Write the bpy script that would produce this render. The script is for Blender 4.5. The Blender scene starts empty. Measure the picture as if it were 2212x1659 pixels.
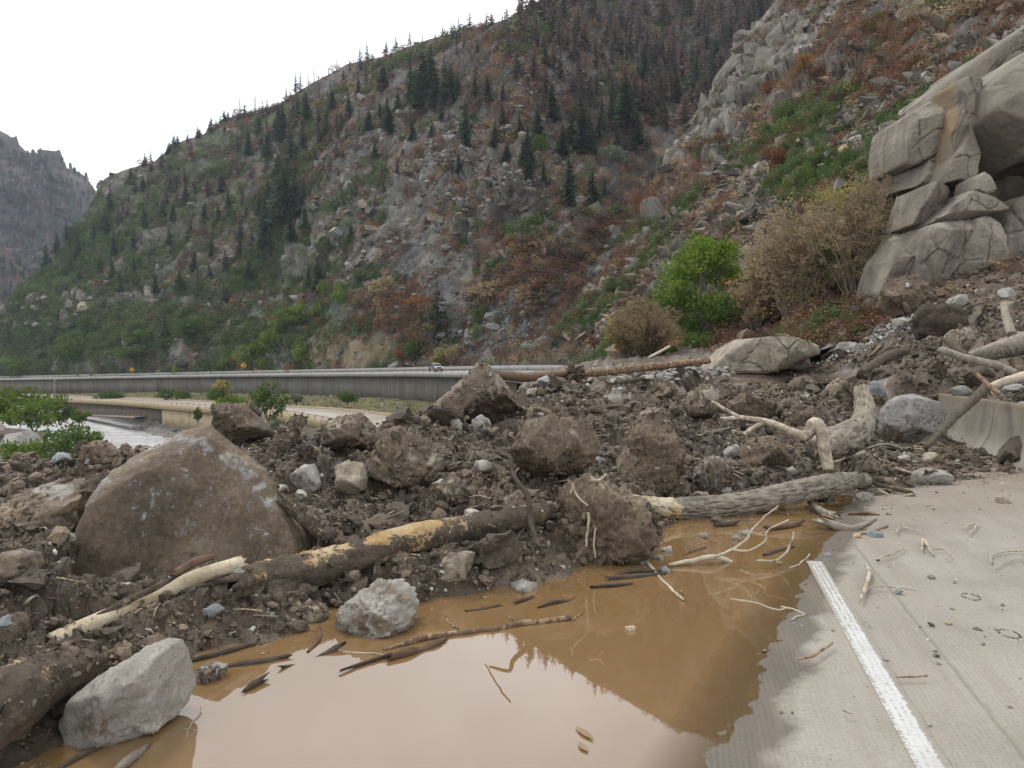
import bpy, math, random
import numpy as np
from mathutils import Vector

# ------------------------------------------------------------------ camera, sky, sun, exposure
SC = bpy.context.scene
COL = SC.collection
W0, H0 = 2212.0, 1659.0
F0, HOR, CAMH = 1703.0, 786.0, 1.7
PITCH = math.atan((H0 / 2 - HOR) / F0)
cam_data = bpy.data.cameras.new('camera')
cam_data.sensor_fit = 'HORIZONTAL'
cam_data.sensor_width = 36.0
cam_data.lens = 36.0 * F0 / W0
cam_data.clip_start = 0.05
cam_data.clip_end = 12000
cam = bpy.data.objects.new('camera', cam_data)
COL.objects.link(cam)
cam.location = (0, 0, CAMH)
cam.rotation_euler = (math.radians(90) - PITCH, 0, 0)
SC.camera = cam

SUN_EL, SUN_AZ = 58.0, -35.0      # degrees; azimuth from +Y (straight ahead) towards +X
world = bpy.data.worlds.new('World')
SC.world = world
world.use_nodes = True
nt = world.node_tree
nt.nodes.clear()
wo = nt.nodes.new('ShaderNodeOutputWorld')
bg = nt.nodes.new('ShaderNodeBackground')
sky = nt.nodes.new('ShaderNodeTexSky')
sky.sky_type = 'NISHITA'
sky.sun_disc = False
sky.sun_elevation = math.radians(SUN_EL)
sky.sun_rotation = math.radians(SUN_AZ)
sky.air_density = 1.0
sky.dust_density = 2.0
# a closed cloud deck over the clear sky
tc = nt.nodes.new('ShaderNodeTexCoord')
cn = nt.nodes.new('ShaderNodeTexNoise')
cn.inputs['Scale'].default_value = 3.4
cn.inputs['Detail'].default_value = 4.0
cr = nt.nodes.new('ShaderNodeValToRGB')
cr.color_ramp.elements[0].position = 0.36
cr.color_ramp.elements[0].color = (11.2, 11.6, 12.2, 1)
cr.color_ramp.elements[1].position = 0.64
cr.color_ramp.elements[1].color = (15.8, 16.2, 16.8, 1)
mx = nt.nodes.new('ShaderNodeMixRGB')
mx.inputs[0].default_value = 0.93
bg.inputs['Strength'].default_value = 0.1
nt.links.new(tc.outputs['Generated'], cn.inputs['Vector'])
nt.links.new(cn.outputs['Fac'], cr.inputs[0])
nt.links.new(sky.outputs[0], mx.inputs[1])
nt.links.new(cr.outputs[0], mx.inputs[2])
nt.links.new(mx.outputs[0], bg.inputs['Color'])
nt.links.new(bg.outputs[0], wo.inputs['Surface'])

sun_d = bpy.data.lights.new('sun', 'SUN')
sun_d.energy = 1.5
sun_d.angle = math.radians(11)
sun_d.color = (1.0, 0.95, 0.87)
sun = bpy.data.objects.new('sun', sun_d)
COL.objects.link(sun)
_el, _az = math.radians(SUN_EL), math.radians(SUN_AZ)
_sd = Vector((math.sin(_az) * math.cos(_el), math.cos(_az) * math.cos(_el), math.sin(_el)))
sun.rotation_euler = _sd.to_track_quat('Z', 'Y').to_euler()
sun.location = (0, 0, 60)

SC.view_settings.view_transform = 'Standard'
SC.view_settings.look = 'None'
SC.view_settings.exposure = 0.14
SC.view_settings.gamma = 1.0
SC.view_settings.use_curve_mapping = False
SC.cycles.max_bounces = 6
SC.cycles.diffuse_bounces = 3
SC.cycles.glossy_bounces = 3
SC.cycles.transmission_bounces = 4
SC.cycles.transparent_max_bounces = 8
SC.cycles.volume_bounces = 1

# ------------------------------------------------------------------ geometry helpers
RNG = np.random.default_rng(7)
random.seed(7)
cp_, sp_ = math.cos(PITCH), math.sin(PITCH)


def P(u, v, d):
    """point at distance d (along +Y) in the direction of photograph position (u, v)"""
    a = (u - W0 / 2) / F0
    b = -(v - H0 / 2) / F0
    ry = cp_ + b * sp_
    rz = -sp_ + b * cp_
    k = d / ry
    return np.array([a * k, d, CAMH + rz * k])


TILT = .044       # the slab and the pond on it, relative to the falling grade of the highway


def ZPL(y):
    y = np.asarray(y, float)
    f = np.clip((y - 9.2) / 3.4, 0, 1)
    f = f * f * (3 - 2 * f)
    return TILT * (np.minimum(y, 9.2) - 5.6) * (1 - f) + .03 * f


def GZ(u, v, z):
    """point at height z over the slab"""
    zz = z
    for _ in range(25):
        g = GZF(u, v, min(zz, 1.5))
        zz = .5 * zz + .5 * (z + float(ZPL(g[1])))
    return g


def GZF(u, v, z):
    """point on the level z"""
    a = (u - W0 / 2) / F0
    b = -(v - H0 / 2) / F0
    ry = cp_ + b * sp_
    rz = -sp_ + b * cp_
    k = (z - CAMH) / rz
    return np.array([a * k, ry * k, z])


def proj(V):
    x, y, z = V[:, 0], V[:, 1], V[:, 2] - CAMH
    f = y * cp_ - z * sp_
    up = y * sp_ + z * cp_
    return W0 / 2 + F0 * x / f, H0 / 2 - F0 * up / f


_perm = np.random.default_rng(11).permutation(4096).astype(np.int64)
_g = np.random.default_rng(12).normal(size=(4096, 3))
_g /= np.linalg.norm(_g, axis=1)[:, None]


def _h(ix, iy, iz):
    return _perm[(ix + _perm[(iy + _perm[iz & 4095]) & 4095]) & 4095]


def noise(V, freq=1.0, seed=0):
    p = V * freq + seed * 17.31
    i = np.floor(p).astype(np.int64)
    f = p - i
    w = f * f * f * (f * (f * 6 - 15) + 10)
    out = 0
    for dx in (0, 1):
        wx = w[:, 0] if dx else 1 - w[:, 0]
        for dy in (0, 1):
            wy = w[:, 1] if dy else 1 - w[:, 1]
            for dz in (0, 1):
                wz = w[:, 2] if dz else 1 - w[:, 2]
                g = _g[_h(i[:, 0] + dx, i[:, 1] + dy, i[:, 2] + dz)]
                dot = g[:, 0] * (f[:, 0] - dx) + g[:, 1] * (f[:, 1] - dy) + g[:, 2] * (f[:, 2] - dz)
                out = out + dot * wx * wy * wz
    return out * 1.6


def fbm(V, freq=1.0, oct=4, seed=0, gain=0.5, ridged=False):
    a, s = 1.0, 0.0
    for o in range(oct):
        n = noise(V, freq, seed + o * 3.7)
        s = s + a * ((1 - 2 * np.abs(n)) if ridged else n)
        freq *= 2.03
        a *= gain
    return s


def worley(V, freq, seed=0, dim=2):
    """distance to nearest and second nearest scattered point (2D)"""
    p = V[:, :2] * freq
    i = np.floor(p).astype(np.int64)
    f = p - i
    b1 = np.full(len(p), 9.0)
    b2 = np.full(len(p), 9.0)
    idn = np.zeros(len(p), dtype=np.int64)
    for dx in (-1, 0, 1):
        for dy in (-1, 0, 1):
            h = _h(i[:, 0] + dx, i[:, 1] + dy, np.full(len(p), seed))
            r = _g[h]
            ox = dx + 0.5 + r[:, 0] * 0.5 - f[:, 0]
            oy = dy + 0.5 + r[:, 1] * 0.5 - f[:, 1]
            d = np.sqrt(ox * ox + oy * oy)
            nb = d < b1
            b2 = np.where(nb, b1, np.minimum(b2, d))
            idn = np.where(nb, h, idn)
            b1 = np.where(nb, d, b1)
    return b1, b2, idn


def sstep(a, b, x):
    t = np.clip((x - a) / (b - a), 0, 1)
    return t * t * (3 - 2 * t)


def mesh_data(name, V, F, mat=None, smooth=True, attrs=None, cols=None):
    V = np.asarray(V, dtype=np.float32)
    F = np.asarray(F, dtype=np.int32)
    me = bpy.data.meshes.new(name)
    n, k = F.shape
    me.vertices.add(len(V))
    me.vertices.foreach_set('co', V.ravel())
    me.loops.add(n * k)
    me.loops.foreach_set('vertex_index', F.ravel())
    me.polygons.add(n)
    me.polygons.foreach_set('loop_start', np.arange(0, n * k, k, dtype=np.int32))
    me.polygons.foreach_set('loop_total', np.full(n, k, dtype=np.int32))
    if smooth:
        me.polygons.foreach_set('use_smooth', np.ones(n, dtype=bool))
    for an, av in (attrs or {}).items():
        at = me.attributes.new(an, 'FLOAT', 'POINT')
        at.data.foreach_set('value', np.asarray(av, dtype=np.float32))
    if cols is not None:
        at = me.attributes.new('tint', 'FLOAT_COLOR', 'POINT')
        c = np.ones((len(V), 4), dtype=np.float32)
        c[:, :3] = cols
        at.data.foreach_set('color', c.ravel())
    me.update()
    me.validate()
    if mat is not None:
        me.materials.append(mat)
    return me


def tag(o, label=None, cat=None, group=None, kind=None):
    if label:
        o['label'] = label
    if cat:
        o['category'] = cat
    if group:
        o['group'] = group
    if kind:
        o['kind'] = kind
    return o


def link(name, me, parent=None, loc=None, label=None, cat=None, group=None, kind=None):
    o = bpy.data.objects.new(name, me)
    COL.objects.link(o)
    if parent is not None:
        o.parent = parent
    if loc is not None:
        o.location = loc
    return tag(o, label, cat, group, kind)


def mobj(name, V, F, mat, parent=None, smooth=True, attrs=None, cols=None, **kw):
    return link(name, mesh_data(name, V, F, mat, smooth, attrs, cols), parent, **kw)


def empty(name, loc=(0, 0, 0), rz=0.0, sc=1.0, **kw):
    o = link(name, None, loc=loc, **kw)
    o.rotation_euler = (0, 0, rz)
    o.scale = (sc, sc, sc)
    return o


def copy_tree(o, parent=None):
    c = o.copy()
    COL.objects.link(c)
    c.parent = parent
    for ch in KIDS.get(o.name, []):
        copy_tree(ch, c)
    return c


KIDS = {}


def grid_faces(nr, nc):
    r = np.arange(nr - 1)[:, None]
    c = np.arange(nc - 1)[None, :]
    a = (r * nc + c).ravel()
    return np.stack([a, a + 1, a + nc + 1, a + nc], 1)


def box(sx, sy, sz, c=(0, 0, 0)):
    V = np.array([[x, y, z] for x in (-.5, .5) for y in (-.5, .5) for z in (-.5, .5)], float) * (sx, sy, sz) + np.array(c)
    F = np.array([[0, 1, 3, 2], [4, 6, 7, 5], [0, 4, 5, 1], [2, 3, 7, 6], [0, 2, 6, 4], [1, 5, 7, 3]])
    return V, F


def join(parts):
    Vs, Fs, n = [], [], 0
    for V, F in parts:
        Vs.append(np.asarray(V, float))
        Fs.append(np.asarray(F) + n)
        n += len(V)
    return np.concatenate(Vs), np.concatenate(Fs)


_ico = {}


def ico(sub):
    if sub not in _ico:
        import bmesh
        bm = bmesh.new()
        bmesh.ops.create_icosphere(bm, subdivisions=sub, radius=1.0)
        bm.verts.ensure_lookup_table()
        V = np.array([v.co[:] for v in bm.verts])
        F = np.array([[v.index for v in f.verts] for f in bm.faces])
        bm.free()
        _ico[sub] = (V, F)
    return _ico[sub]


def catmull(pts, n):
    pts = np.asarray(pts, float)
    p = np.vstack([2 * pts[0] - pts[1], pts, 2 * pts[-1] - pts[-2]])
    seg = len(pts) - 1
    ts = np.linspace(0, seg, n)
    out = []
    for t in ts:
        i = min(int(t), seg - 1)
        f = t - i
        a, b, c, d = p[i], p[i + 1], p[i + 2], p[i + 3]
        out.append(0.5 * ((2 * b) + (c - a) * f + (2 * a - 5 * b + 4 * c - d) * f * f + (3 * b - a - 3 * c + d) * f ** 3))
    return np.array(out)


def tube(path, radii, ns=8, cap=True, rough=0.0, seed=0, twist=0.0):
    """tapered tube along a path of points; returns V, F (quads; ends closed by collapsing rings)"""
    path = np.asarray(path, float)
    radii = np.asarray(radii, float) * np.ones(len(path))
    n = len(path)
    T = np.gradient(path, axis=0)
    T /= np.maximum(np.linalg.norm(T, axis=1)[:, None], 1e-9)
    ref = np.array([0, 0, 1.0]) if abs(T[0][2]) < 0.9 else np.array([1.0, 0, 0])
    A = ref - T[0] * ref.dot(T[0])
    A /= np.linalg.norm(A)
    V = []
    ang = np.linspace(0, 2 * math.pi, ns, endpoint=False)
    for i in range(n):
        A = A - T[i] * A.dot(T[i])
        A /= max(np.linalg.norm(A), 1e-9)
        B = np.cross(T[i], A)
        aa = ang + twist * i
        V.append(path[i] + radii[i] * (np.cos(aa)[:, None] * A + np.sin(aa)[:, None] * B))
    if cap:
        V.insert(0, np.repeat(path[:1], ns, 0))
        V.append(np.repeat(path[-1:], ns, 0))
    m = len(V)
    V = np.concatenate(V)
    r = np.arange(m - 1)[:, None]
    c = np.arange(ns)[None, :]
    F = np.stack([(r * ns + c).ravel(), (r * ns + (c + 1) % ns).ravel(), ((r + 1) * ns + (c + 1) % ns).ravel(), ((r + 1) * ns + c).ravel()], 1)
    if rough:
        V = V + (RNG.random(V.shape) - .5) * rough
    return V, F


# ------------------------------------------------------------------ materials
def new_mat(name):
    m = bpy.data.materials.new(name)
    m.use_nodes = True
    t = m.node_tree
    b = t.nodes['Principled BSDF']
    return m, t, b


def nn(t, typ, **kw):
    n = t.nodes.new(typ)
    for k, v in kw.items():
        setattr(n, k, v)
    return n


def ramp(t, src, stops):
    r = t.nodes.new('ShaderNodeValToRGB')
    while len(r.color_ramp.elements) < len(stops):
        r.color_ramp.elements.new(0.5)
    for e, (p, c) in zip(r.color_ramp.elements, stops):
        e.position = p
        e.color = (c[0], c[1], c[2], 1)
    t.links.new(src, r.inputs[0])
    return r.outputs[0]


def tnoise(t, vec, scale, detail=5, rough=0.6):
    n = t.nodes.new('ShaderNodeTexNoise')
    n.inputs['Scale'].default_value = scale
    n.inputs['Detail'].default_value = detail
    n.inputs['Roughness'].default_value = rough
    if vec is not None:
        t.links.new(vec, n.inputs['Vector'])
    return n.outputs['Fac']


def mapping(t, vec, scale=(1, 1, 1), rot=(0, 0, 0)):
    m = t.nodes.new('ShaderNodeMapping')
    m.inputs['Scale'].default_value = scale
    m.inputs['Rotation'].default_value = rot
    t.links.new(vec, m.inputs['Vector'])
    return m.outputs[0]


def pos(t):
    return t.nodes.new('ShaderNodeNewGeometry').outputs['Position']


def objco(t):
    return t.nodes.new('ShaderNodeTexCoord').outputs['Object']


def attr(t, name, out='Fac'):
    a = t.nodes.new('ShaderNodeAttribute')
    a.attribute_name = name
    return a.outputs[out]


def mixc(t, fac, a, b, mode='MIX'):
    m = t.nodes.new('ShaderNodeMixRGB')
    m.blend_type = mode
    for i, x in ((0, fac), (1, a), (2, b)):
        if isinstance(x, (int, float)):
            m.inputs[i].default_value = x
        elif isinstance(x, tuple):
            m.inputs[i].default_value = (x[0], x[1], x[2], 1)
        else:
            t.links.new(x, m.inputs[i])
    return m.outputs[0]


def math_(t, op, a, b=None, clamp=False):
    m = t.nodes.new('ShaderNodeMath')
    m.operation = op
    m.use_clamp = clamp
    for i, x in ((0, a), (1, b)):
        if x is None:
            continue
        if isinstance(x, (int, float)):
            m.inputs[i].default_value = x
        else:
            t.links.new(x, m.inputs[i])
    return m.outputs[0]


def rng_(t, src, a, b, c=0.0, d=1.0):
    m = t.nodes.new('ShaderNodeMapRange')
    m.inputs[1].default_value = a
    m.inputs[2].default_value = b
    m.inputs[3].default_value = c
    m.inputs[4].default_value = d
    t.links.new(src, m.inputs[0])
    return m.outputs[0]


def bump(t, bsdf, height, strength=0.5, dist=0.02):
    b = t.nodes.new('ShaderNodeBump')
    b.inputs['Strength'].default_value = strength
    b.inputs['Distance'].default_value = dist
    t.links.new(height, b.inputs['Height'])
    t.links.new(b.outputs[0], bsdf.inputs['Normal'])


def setc(t, b, col, rough=0.85, spec=0.35):
    if isinstance(col, tuple):
        b.inputs['Base Color'].default_value = (*col, 1)
    else:
        t.links.new(col, b.inputs['Base Color'])
    if isinstance(rough, (int, float)):
        b.inputs['Roughness'].default_value = rough
    else:
        t.links.new(rough, b.inputs['Roughness'])
    b.inputs['Specular IOR Level'].default_value = spec


M = {}


def simple(name, stops, scale=5.0, rough=0.85, bs=0.4, bd=0.01, bscale=None, detail=6, co='pos', spec=0.35, rand=0.0):
    m, t, b = new_mat(name)
    vec = pos(t) if co == 'pos' else objco(t)
    n = tnoise(t, vec, scale, detail)
    c = ramp(t, n, stops)
    if rand:
        oi = t.nodes.new('ShaderNodeObjectInfo').outputs['Random']
        c = mixc(t, 1.0, c, ramp(t, oi, [(0, (1 - rand,) * 3), (1, (1 + rand,) * 3)]), 'MULTIPLY')
    setc(t, b, c, rough, spec)
    if bs:
        bump(t, b, tnoise(t, vec, bscale or scale * 4, 6), bs, bd)
    M[name] = m
    return m


MUD_D, MUD_M, MUD_L = (.042, .030, .021), (.105, .077, .053), (.185, .142, .102)


def mud_color(t, vec):
    n1 = tnoise(t, vec, 1.3, 6)
    n2 = tnoise(t, vec, 26.0, 7, .7)
    c = ramp(t, n1, [(.28, (.046, .033, .022)), (.48, (.100, .073, .049)), (.68, (.205, .157, .110))])
    return mixc(t, .75, c, ramp(t, n2, [(.30, (.28, .26, .24)), (.5, (1, 1, 1)), (.68, (1.75, 1.7, 1.65))]), 'MULTIPLY')


# mud of the debris flow; 'wet' smooths and darkens it where water runs
m, t, b = new_mat('mud')
v = pos(t)
wet = attr(t, 'wet')
c = mud_color(t, v)
c = mixc(t, wet, c, mixc(t, .5, c, (.135, .108, .088)))
setc(t, b, c, math_(t, 'MULTIPLY', rng_(t, wet, 0, 1, .66, .2), rng_(t, tnoise(t, v, 2.2, 5), .35, .65, .72, 1.15)), .5)
hb = math_(t, 'ADD', tnoise(t, v, 30, 8, .75), math_(t, 'MULTIPLY', tnoise(t, v, 110, 4, .7), .35))
bb = t.nodes.new('ShaderNodeBump')
bb.inputs['Distance'].default_value = .05
t.links.new(hb, bb.inputs['Height'])
t.links.new(rng_(t, wet, 0, 1, .9, .12), bb.inputs['Strength'])
t.links.new(bb.outputs[0], b.inputs['Normal'])
M['mud'] = m


def rock_mat(name, lo, mid, hi, speck=(.02, .02, .02), mudmul=1.0, bs=.6):
    """stone that carries a coat of mud given by the 'mud' attribute"""
    m, t, b = new_mat(name)
    v = pos(t)
    n = tnoise(t, v, 3.2, 8, .65)
    c = ramp(t, n, [(.3, lo), (.5, mid), (.7, hi)])
    n2 = tnoise(t, v, 70, 5, .7)
    c = mixc(t, .65, c, ramp(t, n2, [(.33, (.55, .54, .52)), (.5, (1, 1, 1)), (.68, (1.35, 1.35, 1.34))]), 'MULTIPLY')
    md = attr(t, 'mud')
    nm = tnoise(t, v, 13, 9, .72)
    f = math_(t, 'ADD', math_(t, 'MULTIPLY', md, mudmul), math_(t, 'MULTIPLY', math_(t, 'SUBTRACT', nm, .5), 2.2))
    f = rng_(t, f, .38, .62)
    mc = mud_color(t, v)
    c = mixc(t, f, c, mc)
    setc(t, b, c, .82, .35)
    h = math_(t, 'ADD', tnoise(t, v, 9, 9, .66), math_(t, 'MULTIPLY', f, .25))
    bump(t, b, h, bs, .03)
    M[name] = m
    return m


rock_mat('granite_grey', (.16, .15, .14), (.27, .255, .235), (.40, .385, .36))
rock_mat('granite_pale', (.175, .16, .136), (.27, .25, .215), (.385, .362, .322), bs=.4)
rock_mat('granite_tan', (.17, .14, .105), (.275, .235, .18), (.39, .345, .28))
rock_mat('granite_blue', (.15, .158, .158), (.235, .25, .248), (.37, .39, .385))
rock_mat('granite_ochre', (.24, .165, .085), (.40, .29, .16), (.60, .52, .40))
rock_mat('granite_brown', (.10, .08, .062), (.17, .135, .105), (.26, .22, .18))

# loose earth and pebbles carrying a tint per piece
for nm_, rr in (('clods', .85), ('loose_rock', .85), ('shrubs', .8)):
    m, t, b = new_mat(nm_)
    tn = attr(t, 'tint', 'Color')
    n = tnoise(t, pos(t), 40 if nm_ == 'clods' else 1.7, 5)
    c = mixc(t, .7, tn, ramp(t, n, [(.3, (.55,) * 3), (.5, (1,) * 3), (.7, (1.4,) * 3)]), 'MULTIPLY')
    setc(t, b, c, rr, .25)
    M[nm_] = m

# terrain whose colour (soil, scree, grass, burnt ground) comes per vertex
m, t, b = new_mat('hillside')
tn = attr(t, 'tint', 'Color')
v = pos(t)
n = tnoise(t, v, .55, 8, .7)
c = mixc(t, .8, tn, ramp(t, n, [(.32, (.5, .5, .5)), (.5, (1, 1, 1)), (.68, (1.5, 1.5, 1.5))]), 'MULTIPLY')
setc(t, b, c, .95, .1)
bump(t, b, tnoise(t, v, 1.1, 8, .75), .9, .5)
M['hillside'] = m

# lines on the slab: lane line, joints, shoreline of the pond
LA, LB = GZ(2008, 1659, 0), GZ(1774, 1240, 0)
LD = (LB - LA)[:2] / np.linalg.norm((LB - LA)[:2])
RX, RY = float(LD[1]), float(-LD[0])                      # distance across the lane = RX x + RY y
LC = float(RX * LA[0] + RY * LA[1])
_j = [GZ(2021, 1414, 0), GZ(2208, 1624, 0)]
J1 = float(np.mean([RX * q[0] + RY * q[1] for q in _j]))
_j = [GZ(1898, 1404, 0), GZ(2041, 1644, 0)]
J2 = float(np.mean([RX * q[0] + RY * q[1] for q in _j]))
SA, SB = GZ(1530, 1659, 0), GZ(1800, 1145, 0)
SDIR = (SB - SA)[:2] / np.linalg.norm((SB - SA)[:2])
SX, SY = float(SDIR[1]), float(-SDIR[0])
S0 = float(-(SX * SA[0] + SY * SA[1]))

m, t, b = new_mat('concrete_road')
v = pos(t)
s = nn(t, 'ShaderNodeSeparateXYZ')
t.links.new(v, s.inputs[0])
sd = math_(t, 'ADD', math_(t, 'ADD', math_(t, 'MULTIPLY', s.outputs[0], SX), math_(t, 'MULTIPLY', s.outputs[1], SY)), S0)
rib = math_(t, 'ADD', math_(t, 'MULTIPLY', s.outputs[0], RX), math_(t, 'MULTIPLY', s.outputs[1], RY))
wav = math_(t, 'SINE', math_(t, 'MULTIPLY', rib, 2 * math.pi / .028))
base = ramp(t, tnoise(t, v, 1.1, 7), [(.3, (.225, .20, .165)), (.5, (.285, .257, .215)), (.7, (.335, .305, .26))])
base = mixc(t, .5, base, ramp(t, tnoise(t, v, 55, 5, .7), [(.34, (.55, .53, .5)), (.5, (1, 1, 1)), (.7, (1.2, 1.2, 1.2))]), 'MULTIPLY')
silt = rng_(t, tnoise(t, v, .8, 4), .42, .62)
ribm = math_(t, 'MULTIPLY', rng_(t, silt, 0, 1, 1, .25), rng_(t, wav, -1, 1))
base = mixc(t, math_(t, 'MULTIPLY', ribm, .2), base, (.40, .38, .335))
# mud film washed over the slab near the debris
flm = rng_(t, math_(t, 'ADD', s.outputs[1], math_(t, 'MULTIPLY', tnoise(t, v, .9, 5), 5.0)), 8.6, 13.0)
base = mixc(t, math_(t, 'MULTIPLY', flm, .72), base, (.19, .152, .114))
stn_ = rng_(t, tnoise(t, v, .55, 7, .65), .50, .68)
base = mixc(t, math_(t, 'MULTIPLY', stn_, .38), base, (.225, .188, .145))
wetl = math_(t, 'ADD', sd, math_(t, 'MULTIPLY', math_(t, 'SUBTRACT', tnoise(t, v, 3.0, 5), .5), .45))
wf = rng_(t, wetl, .16, .27, 1.0, 0.0)
base = mixc(t, wf, base, mixc(t, 1.0, base, (.43, .40, .37), 'MULTIPLY'))
# brown smears dragged along the lane
al_ = math_(t, 'ADD', math_(t, 'MULTIPLY', s.outputs[0], -RY), math_(t, 'MULTIPLY', s.outputs[1], RX))
cmb = nn(t, 'ShaderNodeCombineXYZ')
t.links.new(math_(t, 'MULTIPLY', rib, 5.0), cmb.inputs[0])
t.links.new(math_(t, 'MULTIPLY', al_, .45), cmb.inputs[1])
smr = rng_(t, tnoise(t, cmb.outputs[0], 1.0, 7, .65), .48, .70)
base = mixc(t, math_(t, 'MULTIPLY', smr, .45), base, (.205, .168, .128))
# dark sealed joint along the lane edge and a hairline beside the paint
for off, wid, st in ((J1 + .025, .022, .42), (J2 + .025, .007, .35)):
    dd = math_(t, 'ABSOLUTE', math_(t, 'SUBTRACT', math_(t, 'ADD', rib, math_(t, 'MULTIPLY', tnoise(t, v, 6, 4), .05)), off))
    base = mixc(t, math_(t, 'MULTIPLY', rng_(t, dd, 0, wid, 1, 0), st), base, (.10, .092, .082))
setc(t, b, base, rng_(t, wf, 0, 1, .9, .45), .35)
hh = math_(t, 'ADD', math_(t, 'MULTIPLY', wav, .35), tnoise(t, v, 90, 5, .7))
bump(t, b, hh, .35, .006)
M['concrete_road'] = m

m, t, b = new_mat('road_paint')
v = pos(t)
s = nn(t, 'ShaderNodeSeparateXYZ')
t.links.new(v, s.inputs[0])
rib = math_(t, 'ADD', math_(t, 'MULTIPLY', s.outputs[0], RX), math_(t, 'MULTIPLY', s.outputs[1], RY))
wav = math_(t, 'SINE', math_(t, 'MULTIPLY', rib, 2 * math.pi / .034))
wear = math_(t, 'ADD', tnoise(t, v, 40, 6, .75), math_(t, 'MULTIPLY', wav, .05))
wear = math_(t, 'ADD', wear, rng_(t, s.outputs[1], 4.5, 6.4, 0, .14))
edg_ = math_(t, 'ABSOLUTE', math_(t, 'SUBTRACT', rib, LC))
wear = math_(t, 'ADD', wear, math_(t, 'MULTIPLY', rng_(t, edg_, .042, .062), .16))
f = rng_(t, wear, .55, .66)
c = mixc(t, f, ramp(t, tnoise(t, v, 3, 5), [(.3, (.42, .415, .39)), (.7, (.55, .55, .54))]), (.27, .245, .205))
setc(t, b, c, .8, .3)
bump(t, b, wav, .25, .004)
M['road_paint'] = m

# silty puddle: shallow margin lets the slab show, deeper water is opaque brown
m, t, b = new_mat('muddy_water')
v = pos(t)
s = nn(t, 'ShaderNodeSeparateXYZ')
t.links.new(v, s.inputs[0])
sd = math_(t, 'ADD', math_(t, 'ADD', math_(t, 'MULTIPLY', s.outputs[0], SX), math_(t, 'MULTIPLY', s.outputs[1], SY)), S0)
c = ramp(t, tnoise(t, v, .7, 4), [(.3, (.176, .104, .044)), (.7, (.198, .120, .053))])
setc(t, b, c, .015, .5)
b.inputs['IOR'].default_value = 2.2
tr = nn(t, 'ShaderNodeBsdfTransparent')
tr.inputs[0].default_value = (.82, .72, .58, 1)
ms = nn(t, 'ShaderNodeMixShader')
t.links.new(rng_(t, sd, -.30, .0, 1.0, .12), ms.inputs[0])
t.links.new(tr.outputs[0], ms.inputs[1])
t.links.new(b.outputs[0], ms.inputs[2])
t.links.new(ms.outputs[0], t.nodes['Material Output'].inputs['Surface'])
M['muddy_water'] = m

m, t, b = new_mat('river_water')
v = pos(t)
n = tnoise(t, mapping(t, v, (.3, .3, 1)), .9, 8, .7)
c = ramp(t, n, [(.32, (.20, .185, .175)), (.5, (.36, .345, .33)), (.66, (.60, .59, .58))])
setc(t, b, c, .35, .5)
bump(t, b, tnoise(t, v, .8, 8, .7), .8, .5)
M['river_water'] = m

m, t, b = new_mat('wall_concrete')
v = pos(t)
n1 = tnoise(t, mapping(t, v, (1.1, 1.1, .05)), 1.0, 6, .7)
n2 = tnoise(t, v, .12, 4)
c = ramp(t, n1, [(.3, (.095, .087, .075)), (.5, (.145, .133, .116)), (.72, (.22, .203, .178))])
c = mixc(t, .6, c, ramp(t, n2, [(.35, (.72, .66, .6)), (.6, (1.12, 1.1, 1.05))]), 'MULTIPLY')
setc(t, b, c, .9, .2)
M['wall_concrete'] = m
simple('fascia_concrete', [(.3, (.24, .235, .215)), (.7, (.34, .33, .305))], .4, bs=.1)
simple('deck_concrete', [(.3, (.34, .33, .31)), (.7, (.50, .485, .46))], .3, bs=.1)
simple('deck_silted', [(.3, (.26, .21, .165)), (.7, (.40, .36, .31))], .12, bs=.1)
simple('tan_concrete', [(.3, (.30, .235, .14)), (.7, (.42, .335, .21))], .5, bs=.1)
simple('tan_dark', [(.3, (.13, .10, .075)), (.7, (.22, .175, .13))], .5, bs=.1)  # darker tan for the set-back wall panels and the walkway
m, t, b = new_mat('barrier_concrete')
v = pos(t)
n1 = tnoise(t, mapping(t, v, (2, 2, .9)), 1.0, 8, .65)
c = ramp(t, n1, [(.3, (.145, .126, .101)), (.5, (.20, .176, .145)), (.7, (.255, .23, .193))])
s = nn(t, 'ShaderNodeSeparateXYZ')
t.links.new(v, s.inputs[0])
zz = math_(t, 'ADD', s.outputs[2], math_(t, 'MULTIPLY', tnoise(t, v, 4, 6), .35))
c = mixc(t, math_(t, 'MULTIPLY', rng_(t, zz, .88, 1.12), .75), c, (.14, .11, .08))
c = mixc(t, math_(t, 'MULTIPLY', rng_(t, zz, .62, .42), .3), c, (.33, .30, .26))
setc(t, b, c, .88, .25)
bump(t, b, tnoise(t, v, 60, 5, .7), .35, .006)
M['barrier_concrete'] = m
simple('rusty_steel', [(.3, (.10, .07, .05)), (.7, (.20, .14, .10))], 2.0, bs=0)
simple('grey_steel', [(.3, (.22, .22, .21)), (.7, (.32, .32, .31))], 2.0, bs=0)


# ------------------------------------------------------------------ interpolation of control points
class Rbf:
    def __init__(self, pts):
        pts = np.asarray(pts, float)
        self.c = pts[:, :2]
        n = len(pts)
        A = np.zeros((n + 3, n + 3))
        A[:n, :n] = np.linalg.norm(self.c[:, None] - self.c[None], axis=2) + np.eye(n) * -0.02
        A[:n, n] = 1
        A[:n, n + 1:] = self.c
        A[n, :n] = 1
        A[n + 1:, :n] = self.c.T
        self.w = np.linalg.lstsq(A, np.concatenate([pts[:, 2], np.zeros(3)]), rcond=None)[0]

    def __call__(self, X, Y):
        n = len(self.c)
        z = self.w[n] + self.w[n + 1] * X + self.w[n + 2] * Y
        for (cx, cy), w in zip(self.c, self.w[:n]):
            z = z + w * np.hypot(X - cx, Y - cy)
        return z


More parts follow.
